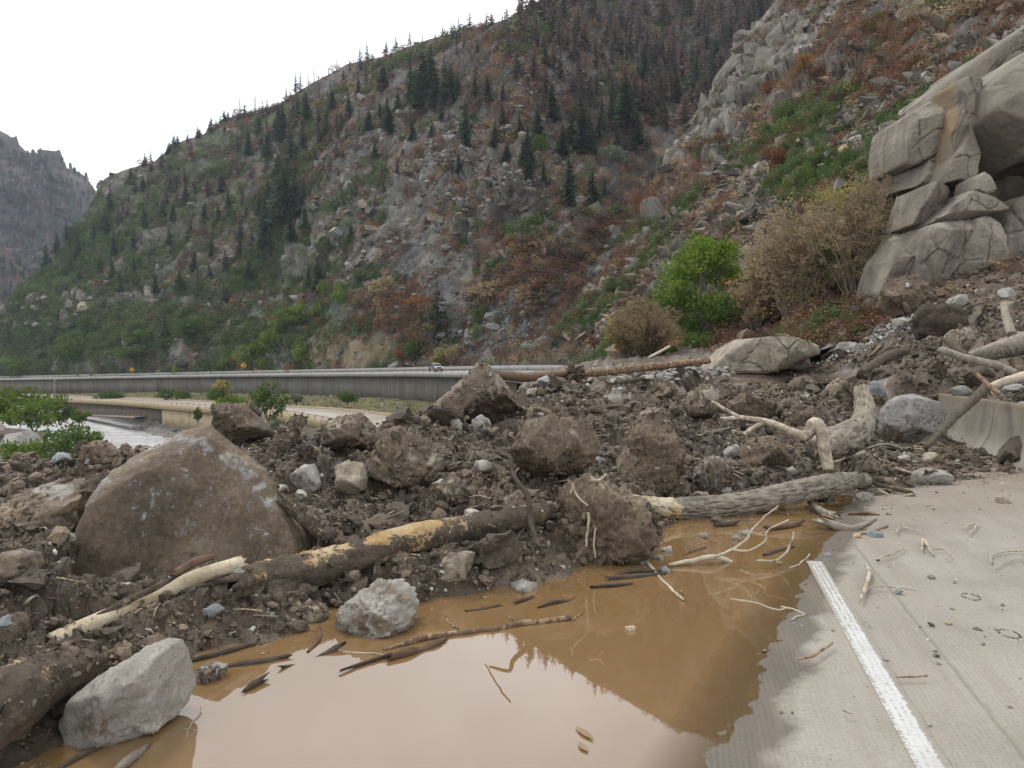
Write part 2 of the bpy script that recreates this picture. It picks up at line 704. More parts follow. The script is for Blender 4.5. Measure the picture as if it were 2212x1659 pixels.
# ------------------------------------------------------------------ road slab, paint and puddle
def fan(a0, a1, na, r0, r1, nr):
    A = np.radians(np.linspace(a0, a1, na))
    R = np.geomspace(r0, r1, nr)
    RR, AA = np.meshgrid(R, A, indexing='ij')
    return (np.tan(AA) * RR).ravel(), RR.ravel()


def road_z(X, Y):
    sd = SX * X + SY * Y + S0
    return np.clip(.016 * sd, -.14, .10) + ZPL(Y)


X, Y = fan(-50, 58, 270, 1.2, 13.5, 230)
V = np.stack([X, Y, np.zeros_like(X)], 1)
V[:, 2] = road_z(X, Y) + .0011 * noise(V, 14, 3) + .0012 * noise(V, 1.5, 4) + .0009 * noise(V, 38, 5)
mobj('road', V, grid_faces(230, 270), M['concrete_road'], kind='structure')


def strip_pts(x0, y0, x1, y1, w, n, dz):
    tt = np.linspace(0, 1, n)
    cx, cy = x0 + (x1 - x0) * tt, y0 + (y1 - y0) * tt
    d = np.array([x1 - x0, y1 - y0])
    d /= np.linalg.norm(d)
    rows = []
    for o in np.linspace(-w / 2, w / 2, 5):
        x, y = cx + d[1] * o, cy - d[0] * o
        rows.append(np.stack([x, y, road_z(x, y) + dz], 1))
    return np.concatenate(rows), grid_faces(5, n)


# lane line: passes (1.75, 3.3) and (2.5, 6.4)
_a, _b = LA[:2] - LD * 2.0, LB[:2] + LD * .35
V, F = strip_pts(_a[0], _a[1], _b[0], _b[1], .128, 60, .0036)
mobj('lane_line', V, F, M['road_paint'], kind='structure')

V = np.array([[-9, 1.0, 0], [5.5, 1.0, 0], [5.5, 9.2, 0], [-9, 9.2, 0]], float)
V[:, 2] = TILT * (V[:, 1] - 5.6)
mobj('puddle', V, np.array([[0, 1, 2, 3]]), M['muddy_water'], kind='structure')

# ------------------------------------------------------------------ debris flow surface
shore = [(-140, 1700), (20, 1659), (140, 1605), (300, 1500), (430, 1455), (560, 1400), (700, 1352), (740, 1318), (900, 1303),
         (1000, 1287), (1060, 1268), (1200, 1238), (1300, 1243), (1400, 1217), (1436, 1180), (1430, 1140), (1560, 1128), (1700, 1118),
         (1800, 1122), (1850, 1100), (1950, 1065), (2050, 1040), (2150, 1028), (2240, 1020), (2400, 1015)]
low = [(300, 1640), (500, 1540), (700, 1440), (1000, 1400), (1300, 1320), (1560, 1230), (1700, 1180), (1900, 1180), (2212, 1110),
       (2212, 1659), (1500, 1659), (1000, 1659), (1000, 2400), (300, 2400), (2400, 1100), (3200, 1500), (2000, 2400)]
inz = [(0, 1450, .12), (0, 1330, .2), (0, 1200, .3), (100, 1300, .2), (300, 1330, .15), (500, 1300, .15), (650, 1260, .2), (900, 1200, .22),
       (1100, 1180, .2), (1250, 1150, .25), (700, 1150, .35), (0, 1100, .45), (900, 1100, .35), (1000, 1050, .45), (1200, 1050, .42),
       (1400, 1080, .28), (1550, 1070, .2), (1750, 1050, .14), (1900, 1000, .16), (2000, 975, .12), (0, 1010, .62), (150, 1000, .62),
       (300, 1000, .55), (600, 990, .62), (750, 960, .72), (850, 935, .78), (950, 910, .88), (1000, 990, .58), (1200, 960, .62),
       (1400, 980, .55), (1600, 960, .48), (1750, 930, .46), (1850, 930, .38), (1100, 900, .92), (1300, 890, .88), (1500, 900, .76),
       (1700, 870, .76), (1850, 870, .68), (1950, 855, .80), (1150, 850, 1.12), (1300, 840, 1.08), (1450, 840, 1.02), (1600, 828, 1.1),
       (1750, 828, 1.05), (1250, 814, 1.25), (-200, 1450, .15), (-200, 1200, .35), (-250, 1050, .5)]
inp = [(1550, 801, 28), (1650, 802, 27), (1800, 782, 30), (1700, 752, 34), (1500, 762, 40), (1400, 782, 45), (1300, 796, 45), (1150, 801, 42),
       (1900, 805, 19), (1900, 745, 26), (1900, 685, 30), (1900, 640, 32), (2000, 825, 16), (2000, 755, 21), (2000, 685, 26), (2000, 610, 30),
       (2212, 852, 13.2), (2212, 805, 15), (2212, 705, 20), (2212, 630, 25), (2212, 560, 29), (2100, 845, 13.8), (2450, 805, 14), (2450, 620, 23),
       (2450, 560, 27), (2700, 800, 13), (2700, 600, 24)]
inx = [(-9, 12.5, -2.5), (-5.2, 14.2, -2), (-3.2, 20, -2.6), (-14, 14, -6), (-8, 24, -7.5), (-20, 20, -10), (-2.5, 30, -3), (-1.5, 45, -4),
       (-12, 50, -11), (-14, 9.5, -2.0), (-30, 30, -13), (4, 53, -.6), (12, 55, -.4), (20, 55, 3.2), (-30, 12, -9), (-20, 8.8, -2.5), (-9, 6, .3),
       (24, 40, 8), (-6.8, 9.6, .2)]
cps = [GZ(u, v, -.01) for u, v in shore] + [GZ(u, v, -.32) for u, v in low] + [GZF(*q) for q in inz] + [P(*q) for q in inp] + [np.array(q) for q in inx]
deb = Rbf(cps)

NA, NR = 660, 540
X, Y = fan(-47, 47, NA, 2.6, 58, NR)
Z = deb(X, Y)
V = np.stack([X, Y, Z], 1)
Vn = V.copy()
Vn[:, 2] *= .3
above = sstep(-.05, .35, Z)
amp = sstep(-.2, .25, Z) * (1 - .0 * Y)
U_, V_ = proj(V)
# smooth wet chutes where water still runs
wet = np.zeros(len(V))
for (cu, cv, ru, rv) in ((1700, 822, 190, 16), (1850, 812, 130, 17), (1600, 805, 120, 9), (1020, 907, 60, 12), (1480, 850, 70, 12), (1330, 862, 70, 14)):
    wet = np.maximum(wet, 1 - sstep(.55, 1.1, np.hypot((U_ - cu) / ru, (V_ - cv) / rv) + .25 * noise(Vn, .7, 9)))
w1, w2, wid_ = worley(Vn + .35 * np.stack([noise(Vn, 1.1, 31), noise(Vn, 1.1, 32), 0 * X], 1), 1.25, 5)
w3, w4, wie = worley(Vn + .12 * np.stack([noise(Vn, 3.1, 33), noise(Vn, 3.1, 34), 0 * X], 1), 4.2, 6)
w5, w6, wif = worley(Vn + .04 * np.stack([noise(Vn, 9, 35), noise(Vn, 9, 36), 0 * X], 1), 12.0, 8)
rc = (wid_ % 97) / 97.0
rd = (wie % 89) / 89.0
dist = np.hypot(X, Y)
lump = np.sqrt(np.clip(1 - w1 ** 2, 0, 1)) * (.05 + .30 * rc)
lump2 = np.sqrt(np.clip(1 - w3 ** 2, 0, 1)) * (.02 + .11 * rd)
lump3 = np.sqrt(np.clip(1 - w5 ** 2, 0, 1)) * (.01 + .035 * ((wif % 83) / 83.0))
far_amp = 1 - .45 * sstep(14, 30, Y)
near = 1 - sstep(10, 22, dist)
rel = lump * .75 * far_amp + lump2 * .85 + lump3 * (.4 + .6 * near) - .2 + .12 * fbm(Vn, .55, 3, 2) + .075 * fbm(V * np.array([1, 1, 1.]), 2.2, 5, 4, .62, ridged=True) - .06 + .03 * near * fbm(Vn, 16, 3, 6, .65) + .05 * fbm(V, 4.5, 3, 46, .6, ridged=True) - .03
Z2 = Z + rel * amp * (1 - .93 * wet) - .08 * wet * amp
V[:, 2] = Z2
# the mud lies lower in front of the things that stand or lie on it
CARVE = [([(150, 1262), (300, 1268), (400, 1255), (520, 1236), (600, 1232), (660, 1215), (690, 1180)], [(150, 890), (690, 890)], 6.2, 6.2),
         ([(495, 1298), (560, 1288), (650, 1278), (742, 1258), (871, 1212), (1000, 1182), (1145, 1140), (1200, 1108)], [(495, 1225), (742, 1180), (1000, 1118), (1200, 1080)], 5.2, 6.9),
         ([(100, 1412), (215, 1366), (320, 1320), (420, 1277), (530, 1246)], [(100, 1350), (320, 1265), (530, 1190)], 4.4, 5.5),
         ([(-60, 1640), (0, 1602), (80, 1545), (140, 1500), (200, 1455)], [(-60, 1440), (0, 1430), (200, 1390)], 3.1, 4.1),
         ([(1336, 1092), (1400, 1114), (1465, 1128), (1594, 1120), (1723, 1092), (1850, 1056)], [(1336, 1055), (1594, 1055), (1850, 1010)], 7.6, 8.9),
         ([(1755, 985), (1800, 1000), (1850, 985), (1885, 950)], [(1755, 940), (1840, 840), (1885, 835)], 9.4, 10.6)]
for lo_, hi_, d0_, d1_ in CARVE:
    pu_, pv_ = proj(V)
    lo_, hi_ = np.array(lo_, float), np.array(hi_, float)
    vb = np.interp(pu_, lo_[:, 0], lo_[:, 1]) + 3 * noise(Vn, 5, 77)
    vt = np.interp(pu_, hi_[:, 0], hi_[:, 1])
    dm = d0_ + (d1_ - d0_) * (pu_ - lo_[0, 0]) / (lo_[-1, 0] - lo_[0, 0])
    hit = (pu_ > lo_[0, 0]) & (pu_ < lo_[-1, 0]) & (pv_ > vt - 60) & (pv_ < vb) & (Y < dm + .1)
    V[hit, 2] = CAMH + Y[hit] * (-(vb[hit] - HOR) / F0) + .012 * noise(Vn[hit], 9, 5)

# the barrier holds the slide back: only a thin apron lies on its road side
side_ = X - (5.2 + .2768 * (Y - 2.6))
ap_ = (1 - sstep(.40, .50, side_)) * sstep(-2.6, -1.2, side_) * (1 - sstep(17.2, 19.4, Y)) * sstep(6, 8, Y)
zap = ZPL(Y) + .02 + .07 * sstep(11.0, 15.5, Y) + .05 * fbm(Vn, 2.5, 3, 88) + .2 * sstep(15.0, 18.5, Y)
V[:, 2] = V[:, 2] * (1 - ap_) + np.minimum(V[:, 2], zap) * ap_
bk_ = sstep(.38, .46, side_) * (1 - sstep(3.0, 4.2, side_)) * sstep(7, 9, Y) * (1 - sstep(17.5, 20, Y))
zbk = .93 + .42 * np.maximum(side_ - .5, 0) + .12 * fbm(Vn, 2.0, 3, 89)
V[:, 2] = V[:, 2] * (1 - bk_) + np.minimum(V[:, 2], zbk) * bk_
amp = amp * (1 - .8 * ap_)
hj = amp * (1 - wet) * np.clip(dist / 8, .6, 2.0)
V[:, 0] += hj * .045 * fbm(V, 3.1, 4, 81, .6)
V[:, 1] += hj * .060 * fbm(V, 3.3, 4, 83, .6)
V[:, 2] += hj * .020 * fbm(V, 11, 3, 85, .65)
DEB_V, DEB_NA, DEB_NR = V.copy(), NA, NR
mobj('debris_flow', V, grid_faces(NR, NA), M['mud'], attrs={'wet': wet}, kind='structure')
DEB_U, DEB_VV = proj(DEB_V)
DEB_WET = wet
DEB_GRID = DEB_V[:, 2].reshape(NR, NA)


def deb_z(x, y):
    a = math.degrees(math.atan2(x, y))
    i = (a + 47) / 94 * (NA - 1)
    # columns are linear in tan? they are linear in angle
    j = math.log(max(y, 2.61) / 2.6) / math.log(58 / 2.6) * (NR - 1)
    i = min(max(i, 0), NA - 1.001)
    j = min(max(j, 0), NR - 1.001)
    return float(DEB_GRID[int(round(j)), int(round(i))])


# ------------------------------------------------------------------ valley floor and river
gp = [(-700, 0, -14), (-700, 900, -14), (600, 0, -14), (600, 900, -14), (-60, 20, -13), (-20, 60, -14), (-60, 80, -15)]
lb = [(0, 1000, 118, -12.2), (100, 990, 120, -13.0), (210, 985, 128, -14.0), (60, 920, 150, -12.0), (0, 900, 170, -12.2), (120, 905, 190, -14.4), (-150, 920, 160, -10),
      (-300, 950, 140, -9), (-150, 1010, 120, -11)]
for u, v, d, z in lb:
    q = P(u, v, d)
    gp.append((q[0], q[1], z))
for u, d in ((180, 165), (200, 210), (250, 150), (300, 140), (300, 220), (160, 240), (230, 240), (80, 290), (0, 330), (350, 150), (-200, 400), (330, 120), (420, 110)):
    q = P(u, 900, d)
    gp.append((q[0], q[1], -17.5))
gr = Rbf(gp)
gx, gy = np.meshgrid(np.linspace(-800, 700, 130), np.linspace(-60, 1500, 140))
gx, gy = gx.ravel(), gy.ravel()
zb_ = np.clip(gr(gx, gy), -18, -8.5)
wl_ = sstep(0, 1, 1 - np.hypot((gx + 92) / 75, (gy - 140) / 85)) 
V = np.stack([gx, gy, -18 + (zb_ + 18) * sstep(0, .3, wl_)], 1)
V[:, 2] += .6 * fbm(V * np.array([1, 1, 0]), .08, 4, 3)
GROUND = V
g_c = np.array([.13, .11, .085]) * (1 + .3 * noise(V, .05, 8))[:, None]
mobj('ground', V, grid_faces(140, 130), M['hillside'], cols=g_c, kind='structure')
RZ = -14.6
gx, gy = np.meshgrid(np.linspace(-420, 20, 170), np.linspace(70, 560, 150))
V = np.stack([gx.ravel(), gy.ravel(), np.full(gx.size, RZ)], 1)
V[:, 2] += .22 * fbm(V, .25, 4, 5) + .1 * fbm(V, 1.2, 2, 6)
mobj('river', V, grid_faces(150, 170), M['river_water'], kind='structure')

# ------------------------------------------------------------------ the highway on its terraces
UP = np.array([(-3.4, 14, .8), (0.2, 27, .8), (2, 45, .8), (2.6, 70, .78), (-.8, 105, .72), (-10.7, 144, .6), (-33.6, 187, .06),
               (-96, 270, -1.45), (-163, 325, -3.05), (-252, 388, -5.1), (-345, 445, -6.8)])
LOWR = np.array([P(850, 940, 78), P(790, 920, 98), P(727, 906, 112), P(600, 886, 137), P(463, 876, 160), P(350, 868, 186), P(230, 861, 232), P(100, 856, 284), P(0, 852, 336),
                 P(-130, 849, 400)])


def resample(pts, step):
    c = catmull(pts, 600)
    L = np.concatenate([[0], np.cumsum(np.linalg.norm(np.diff(c, axis=0), axis=1))])
    n = max(int(L[-1] / step), 2)
    s = np.linspace(0, L[-1], n)
    return np.stack([np.interp(s, L, c[:, k]) for k in range(3)], 1)


def path_norm(p):
    T = np.gradient(p, axis=0)
    T[:, 2] = 0
    T /= np.linalg.norm(T, axis=1)[:, None]
    return T, np.stack([T[:, 1], -T[:, 0], np.zeros(len(p))], 1)


def sweep(p, sec, closed=True):
    """sec: list of (offset to the hill side, dz) from the path"""
    T, N = path_norm(p)
    k = len(sec)
    V = np.stack([p + N * o + np.array([0, 0, dz]) for o, dz in sec], 1).reshape(-1, 3)
    n = len(p)
    r = np.arange(n - 1)[:, None]
    kk = k if closed else k - 1
    c = np.arange(kk)[None, :]
    F = np.stack([(r * k + c).ravel(), (r * k + (c + 1) % k).ravel(), ((r + 1) * k + (c + 1) % k).ravel(), ((r + 1) * k + c).ravel()], 1)
    return V, F


UPP = resample(UP[2:], 2.0)
up_root = empty('upper_viaduct', tuple(UPP[0]), label='grey concrete upper highway deck on a long retaining wall', cat='viaduct')


def add_part(name, VF, mat, root, smooth=False, **kw):
    V, F = VF
    V = np.asarray(V, float) - np.array(root.location)
    return mobj(name, V, F, mat, parent=root, smooth=smooth, **kw)


SUPER = .055      # banking of the outer lane
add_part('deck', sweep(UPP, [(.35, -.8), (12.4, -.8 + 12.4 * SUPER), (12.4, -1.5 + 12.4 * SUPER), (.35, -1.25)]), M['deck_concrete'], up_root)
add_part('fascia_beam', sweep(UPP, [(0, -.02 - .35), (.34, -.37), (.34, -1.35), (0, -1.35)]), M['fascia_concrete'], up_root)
add_part('guard_rail', sweep(UPP, [(.1, -.02), (.2, -.02), (.2, .06), (.1, .06)]), M['rusty_steel'], up_root)
add_part('far_barrier', sweep(UPP, [(12.4, -.3), (12.1, -.8 + 12.4 * SUPER + .95), (12.5, -.8 + 12.4 * SUPER + .95), (12.9, -.3)]), M['fascia_concrete'], up_root)
pv, pf = box(.1, .1, .4, (0, 0, 0))
post_me = mesh_data('rail_post', pv, pf, M['rusty_steel'], smooth=False)
PP = resample(UP[2:], 3.6)
T_, N_ = path_norm(PP)
for q, nrm in zip(PP, N_):
    if q[1] > 120 and proj(q[None])[0][0] > -60:
        link('rail_post', post_me, up_root, loc=tuple(q + nrm * .15 + np.array([0, 0, -.19]) - np.array(up_root.location)))
# retaining wall in panels divided by open joints
cuts = [-400, -60, 134, 240, 348, 425, 500, 575, 650, 720, 790, 860, 930, 1300]
uu = proj(UPP)[0]
order = np.arange(len(UPP))
ci_ = [int(np.argmin(np.abs(np.where(UPP[:, 1] > 105, uu, 1e6) - c_))) for c_ in cuts]
for a, bq in zip(ci_[:-1], ci_[1:]):
    lo_i, hi_i = min(a, bq), max(a, bq)
    if hi_i - lo_i < 1:
        continue
    sel = UPP[lo_i:hi_i + 1].copy()
    sel[0] = sel[0] + (sel[1] - sel[0]) * .03
    sel[-1] = sel[-1] + (sel[-2] - sel[-1]) * .03
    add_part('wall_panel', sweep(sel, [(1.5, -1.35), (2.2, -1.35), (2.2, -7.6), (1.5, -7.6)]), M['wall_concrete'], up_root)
# steel service door box in the wall
q = P(330, 846, 252)
T0, N0 = path_norm(UPP)
i = int(np.argmin(np.abs(uu - 330)))
q = UPP[i] + N0[i] * 1.35 + np.array([0, 0, -4.6])
dv, df = box(1.5, .35, 3.0)
ang = math.atan2(T0[i][1], T0[i][0])
ca, sa = math.cos(ang), math.sin(ang)
dv = dv @ np.array([[ca, sa, 0], [-sa, ca, 0], [0, 0, 1]]) + q
add_part('steel_door', (dv, df), M['rusty_steel'], up_root)

LP = resample(LOWR, 2.0)
lo_root = empty('lower_viaduct', tuple(LP[0]), label='tan concrete lower highway deck beside the river', cat='viaduct')
add_part('deck', sweep(LP, [(.35, -.8), (13.2, -.55), (13.2, -1.5), (.35, -1.5)]), M['deck_silted'], lo_root)
add_part('fascia_beam', sweep(LP, [(0, -.3), (.34, -.3), (.34, -1.75), (0, -1.75)]), M['tan_concrete'], lo_root)
add_part('guard_rail', sweep(LP, [(.1, -.02), (.2, -.02), (.2, .06), (.1, .06)]), M['rusty_steel'], lo_root)
add_part('far_kerb', sweep(LP, [(13.2, -.7), (13.2, -.25), (13.6, -.25), (13.6, -.7)]), M['tan_concrete'], lo_root)
luu = proj(LP)[0]
PP = resample(LOWR, 3.6)
T_, N_ = path_norm(PP)
for q, nrm in zip(PP, N_):
    uq = proj(q[None])[0][0]
    if -60 < uq < 760:
        link('rail_post', post_me, lo_root, loc=tuple(q + nrm * .15 + np.array([0, 0, -.16]) - np.array(lo_root.location)))
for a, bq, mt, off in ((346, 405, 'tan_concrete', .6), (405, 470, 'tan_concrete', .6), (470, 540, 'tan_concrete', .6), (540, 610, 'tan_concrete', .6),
                       (610, 690, 'tan_concrete', .6), (690, 860, 'tan_concrete', .6), (120, 232, 'tan_dark', 3.6), (232, 346, 'tan_dark', 3.6), (-250, 120, 'tan_dark', 3.6)):
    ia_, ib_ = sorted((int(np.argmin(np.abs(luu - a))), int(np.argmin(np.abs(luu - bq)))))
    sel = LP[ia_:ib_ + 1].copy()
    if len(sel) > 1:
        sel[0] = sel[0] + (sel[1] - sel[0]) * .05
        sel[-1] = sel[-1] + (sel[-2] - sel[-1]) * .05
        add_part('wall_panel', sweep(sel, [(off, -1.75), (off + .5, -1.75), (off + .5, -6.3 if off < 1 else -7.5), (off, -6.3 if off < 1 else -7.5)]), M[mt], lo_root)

# planted bank between the two carriageways, and the toe of the lower wall
sel = LP
Vb = []
_, Nn = path_norm(sel)
for f in np.linspace(0, 1, 14):
    o = 13.6 + f * 24
    Vb.append(sel + Nn * o + np.array([0, 0, -1.0 + 1.6 * f]))
Vb = np.stack(Vb, 1).reshape(-1, 3)
Vb[:, 2] += .25 * fbm(Vb, .2, 4, 9)
BANK = Vb
gc = np.array([.13, .115, .06]) * (1 + .45 * noise(Vb, .25, 18))[:, None]
mobj('bank', Vb, grid_faces(len(sel), 14), M['hillside'], cols=gc, kind='structure')
Vb = np.stack([sel + Nn * (1.5 - 14 * f) + np.array([0, 0, -5.6 - 5.5 * f ** .8]) for f in np.linspace(0, 1, 8)], 1).reshape(-1, 3)
Vb = Vb[:len(Vb)]
keep = (luu > 300)
Vr = np.stack([sel[keep] + Nn[keep] * (1.5 - 14 * f) + np.array([0, 0, -5.2 - 5.5 * f ** .8]) for f in np.linspace(0, 1, 10)], 1).reshape(-1, 3)
Vr[:, 2] += .5 * fbm(Vr, .3, 4, 9)
RIPRAP = Vr
mobj('river_bank', Vr, grid_faces(int(keep.sum()), 10), M['hillside'], cols=np.array([.19, .18, .16]) * (1 + .4 * noise(Vr, .5, 18))[:, None], kind='structure')

# footpath railing at the river's edge below the lower deck
pr = empty('footpath_railing', tuple(P(220, 890, 225)), label='thin brown steel railing above the river under the lower deck', cat='railing')
rp = resample(np.array([P(120, 893, 262), P(220, 893, 222), P(315, 896, 192)]), 1.0)
for dz in (0.0, -.55, -1.1):
    V, F = tube(rp + np.array([0, 0, dz + .9]), .06, 5)
    add_part('rail', (V, F), M['rusty_steel'], pr)
add_part('walkway', sweep(rp, [(-.4, -.45), (2.6, -.45), (2.6, -.8), (-.4, -.8)]), M['tan_dark'], pr)
pv, pf = box(.1, .1, 1.6)
rpm = mesh_data('rail_post', pv, pf, M['rusty_steel'], smooth=False)
for q in resample(rp, 4.2):
    link('rail_post', rpm, pr, loc=tuple(q + np.array([0, 0, .35]) - np.array(pr.location)))

# roadside barrier on the right
bar_a, bar_b = np.array([5.2, 2.6]), np.array([11.4, 25.0])
bd = (bar_b - bar_a) / np.linalg.norm(bar_b - bar_a)
L = np.linalg.norm(bar_b - bar_a)
bp = np.stack([np.append(bar_a + bd * s, .06) for s in np.linspace(0, L, 60)])
br = empty('concrete_barrier', tuple(bp[0]), label='stained concrete safety barrier along the right road edge', cat='barrier')
prof = [(0, -.2), (0, .09), (.05, .12), (.19, .36), (.24, .62), (.27, .96), (.30, .99), (.50, .99), (.53, .96), (.56, .5), (.65, .1), (.65, -.2)]
js = [0, 12.1, 18.2, L]
for a, bq in zip(js[:-1], js[1:]):
    ss = np.linspace(a + .006, bq - .006, 40)
    pp = np.stack([np.append(bar_a + bd * s, .03) for s in ss])
    V, F = sweep(pp, prof)
    k = len(prof)
    F = np.concatenate([F, [[0, 1, 9, 11], [1, 2, 8, 9], [2, 3, 7, 8], [3, 4, 6, 7]], np.array([[0, 1, 9, 11], [1, 2, 8, 9], [2, 3, 7, 8], [3, 4, 6, 7]]) + (len(pp) - 1) * k])
    V = V + .004 * np.stack([noise(V, 2, 3), noise(V, 2, 4), noise(V, 2, 5)], 1)
    add_part('barrier_section', (V, F), M['barrier_concrete'], br, smooth=False)

# ------------------------------------------------------------------ mountainsides
def patchw(u, v, cu, cv, ru, rv, rot=0.0, wob=None):
    c, s = math.cos(math.radians(rot)), math.sin(math.radians(rot))
    x, y = (u - cu), (v - cv)
    a, b = (x * c + y * s) / ru, (-x * s + y * c) / rv
    d = np.hypot(a, b)
    if wob is not None:
        d = d + wob
    return 1 - sstep(.6, 1.15, d)


C_SOIL, C_ROCK, C_PALE = np.array([.088, .070, .052]), np.array([.15, .14, .124]), np.array([.205, .193, .172])
C_RUST, C_GREEN, C_DARK = np.array([.19, .096, .056]), np.array([.055, .074, .030]), np.array([.048, .041, .036])
C_TAN, C_TALUS = np.array([.24, .19, .115]), np.array([.125, .122, .118])

# --- main burnt mountainside: foot along the far side of the road, crest traced against the sky
_, Nu = path_norm(UPP)
foot = UPP + Nu * 14.5 + np.array([0, 0, -.4])
fu, fv = proj(foot)
o_ = np.argsort(fu)
fu, fd, fz = fu[o_], foot[o_, 1], foot[o_, 2]
ok = (fd > 150) & (fu < 1150)
fu, fd, fz = fu[ok], fd[ok], fz[ok]
fu = np.concatenate([[-420], fu, [1400, 2000]])
fd = np.concatenate([[520], fd, [165, 230]])
fz = np.concatenate([[-9], fz, [3, 8]])
cru = [-420, -150, 0, 50, 100, 150, 205, 214, 226, 270, 330, 380, 440, 480, 600, 680, 750, 830, 900, 1000, 1060, 1100, 1160, 1250, 1500, 2000]
crv = [775, 745, 682, 640, 582, 512, 425, 396, 386, 367, 350, 312, 290, 262, 226, 178, 138, 124, 98, 68, 55, 42, 8, -60, -210, -330]
NU, NT = 540, 310
us = np.linspace(-420, 1960, NU)
cv_ = np.interp(us, cru, crv)
bd_ = np.interp(us, fu, fd)
bz_ = np.interp(us, fu, fz)
tanr = (HOR - cv_) / F0
SL = .80
rd_ = (SL * bd_ - bz_ + CAMH) / (SL - tanr)
rd_ = np.minimum(rd_, 620)
base = np.stack([P(u, 800, d) for u, d in zip(us, bd_)])
base[:, 2] = bz_
rid = np.stack([P(u, v, d) for u, v, d in zip(us, cv_, rd_)])
ts = np.concatenate([np.linspace(0, 1, NT - 12), 1 + np.linspace(.02, .5, 12)])
Tt = np.repeat(ts, NU)
Vb = np.tile(base, (NT, 1))
Vr = np.tile(rid, (NT, 1))
tm = np.minimum(Tt, 1)[:, None]
V = Vb + (Vr - Vb) * tm
V[:, 2] -= (np.sin(np.pi * np.minimum(Tt, 1)) * .035 * np.linalg.norm(Vr - Vb, axis=1))
over = np.maximum(Tt - 1, 0)
hd = Vr - Vb
hd[:, 2] = 0
V += hd * over[:, None]
V[:, 2] -= over * np.linalg.norm(hd, axis=1) * .7
U_, W_ = proj(V)
wob = .35 * noise(V, .05, 21) + .25 * noise(V, .14, 22)
nrm = np.stack([-.2 * np.ones(len(V)), -.62 * np.ones(len(V)), .76 * np.ones(len(V))], 1)
crest_fade = .18 + .82 * (1 - sstep(.86, .99, Tt))
foot_fade = sstep(0, .06, Tt)
outc = np.zeros(len(V))
for q in ((740, 440, 70, 110, 20), (150, 690, 170, 55, -10), (60, 660, 90, 60, 0), (960, 415, 110, 60, -20), (330, 520, 60, 35, -10), (1060, 480, 90, 40, -30), (840, 330, 60, 40, -30),
          (235, 400, 30, 22, 0), (1000, 150, 40, 50, 0), (660, 560, 60, 40, -30)):
    outc = np.maximum(outc, patchw(U_, W_, *q, wob=wob))
w1, w2, wi = worley(np.stack([U_ * .05 + .3 * noise(V, .1, 41), W_ * .04 + .3 * noise(V, .1, 42), U_ * 0], 1), 1.0, 3)
blk = ((wi % 101) / 101.0 - .3) * 6 * sstep(.02, .2, w2 - w1)
disp = 5.5 * fbm(V, .014, 2, 23) + 2.6 * fbm(V, .045, 3, 24, ridged=True) + .9 * fbm(V, .2, 3, 25)
disp += outc * (blk + 2.2 * fbm(V, .16, 3, 26, ridged=True))
V += nrm * (disp * crest_fade * foot_fade)[:, None]
n1 = fbm(V, .03, 4, 27)
n2 = fbm(V, .11, 4, 28)
# fall-line streaks of scree
st = fbm(np.stack([(U_ + .55 * W_) * .035, (W_ - .2 * U_) * .006, U_ * 0], 1), 1.0, 4, 29)
col = C_SOIL + (C_ROCK - C_SOIL) * np.clip(.45 + .7 * n2 + .35 * st, 0, 1)[:, None]


def blend(col, w, c):
    return col + (c - col) * w[:, None]


# bands of scree, grass, brush and bare soil rising to the right across the slope
band = fbm(np.stack([(W_ + .62 * U_) * .021 + .25 * n1, (U_ - .62 * W_) * .0032, U_ * 0], 1), 1.0, 4, 129)
bandf = sstep(420, 900, U_ + .3 * W_)
for lo_b, hi_b, c_b, a_b in ((-.75, -.42, C_GREEN, .8), (-.36, -.16, C_RUST * .8, .65), (.04, .2, C_PALE * .95, .7), (.24, .42, C_DARK * 1.3, .6), (.44, .8, C_RUST * .9, .6)):
    wv_ = sstep(lo_b - .06, lo_b + .06, band + .12 * n2) * (1 - sstep(hi_b - .06, hi_b + .06, band + .12 * n2))
    col = blend(col, a_b * wv_ * (.25 + .75 * bandf), c_b)
MB_BAND = band
col = blend(col, .8 * outc, C_ROCK * 1.02)
col = blend(col, .55 * sstep(.1, .6, st), C_PALE * .9)
grn = sstep(-.1, .45, n1 + .5 * n2 - .0010 * (U_ - 520)) * sstep(60, 300, W_ + 0.1 * U_)
col = blend(col, .75 * grn, C_GREEN)
burn = sstep(.0, .5, .4 * n2 + n1 + .0022 * (U_ - 900) - .0035 * (W_ - 180))
col = blend(col, .5 * burn, C_DARK)
for q, c_, a_ in (((1070, 690, 100, 50, -25), C_TALUS, .95), ((965, 690, 40, 70, 20), C_TALUS, .9), ((700, 712, 110, 20, -32), C_TALUS, .9),
                  ((590, 640, 120, 14, -55), C_TALUS * 1.15, .8), ((545, 690, 60, 14, -55), C_TALUS * 1.2, .8), ((890, 590, 150, 22, -55), C_TALUS, .8), ((1130, 600, 100, 34, -25), C_RUST, .75),
                  ((1260, 565, 120, 22, -33), C_RUST, .75), ((1340, 480, 60, 20, -20), C_RUST, .7), ((905, 675, 40, 18, 0), C_RUST * 1.3, .7),
                  ((880, 720, 70, 30, 0), C_RUST * .7, .5), ((620, 730, 130, 36, -12), C_GREEN * 1.2, .7), ((330, 740, 150, 40, -5), C_GREEN, .7),
                  ((180, 755, 70, 30, 0), C_GREEN, .7), ((760, 772, 110, 24, -8), C_TAN, .85), ((1150, 775, 120, 10, 0), C_TAN, .7),
                  ((560, 560, 90, 26, -40), C_GREEN, .5), ((300, 450, 100, 60, -20), C_GREEN, .4), ((830, 470, 60, 60, 0), C_ROCK, .5)):
    col = blend(col, a_ * patchw(U_, W_, *q, wob=wob), c_)
col = np.clip(col * .86 * (1 + .45 * n2)[:, None], .02, .5)
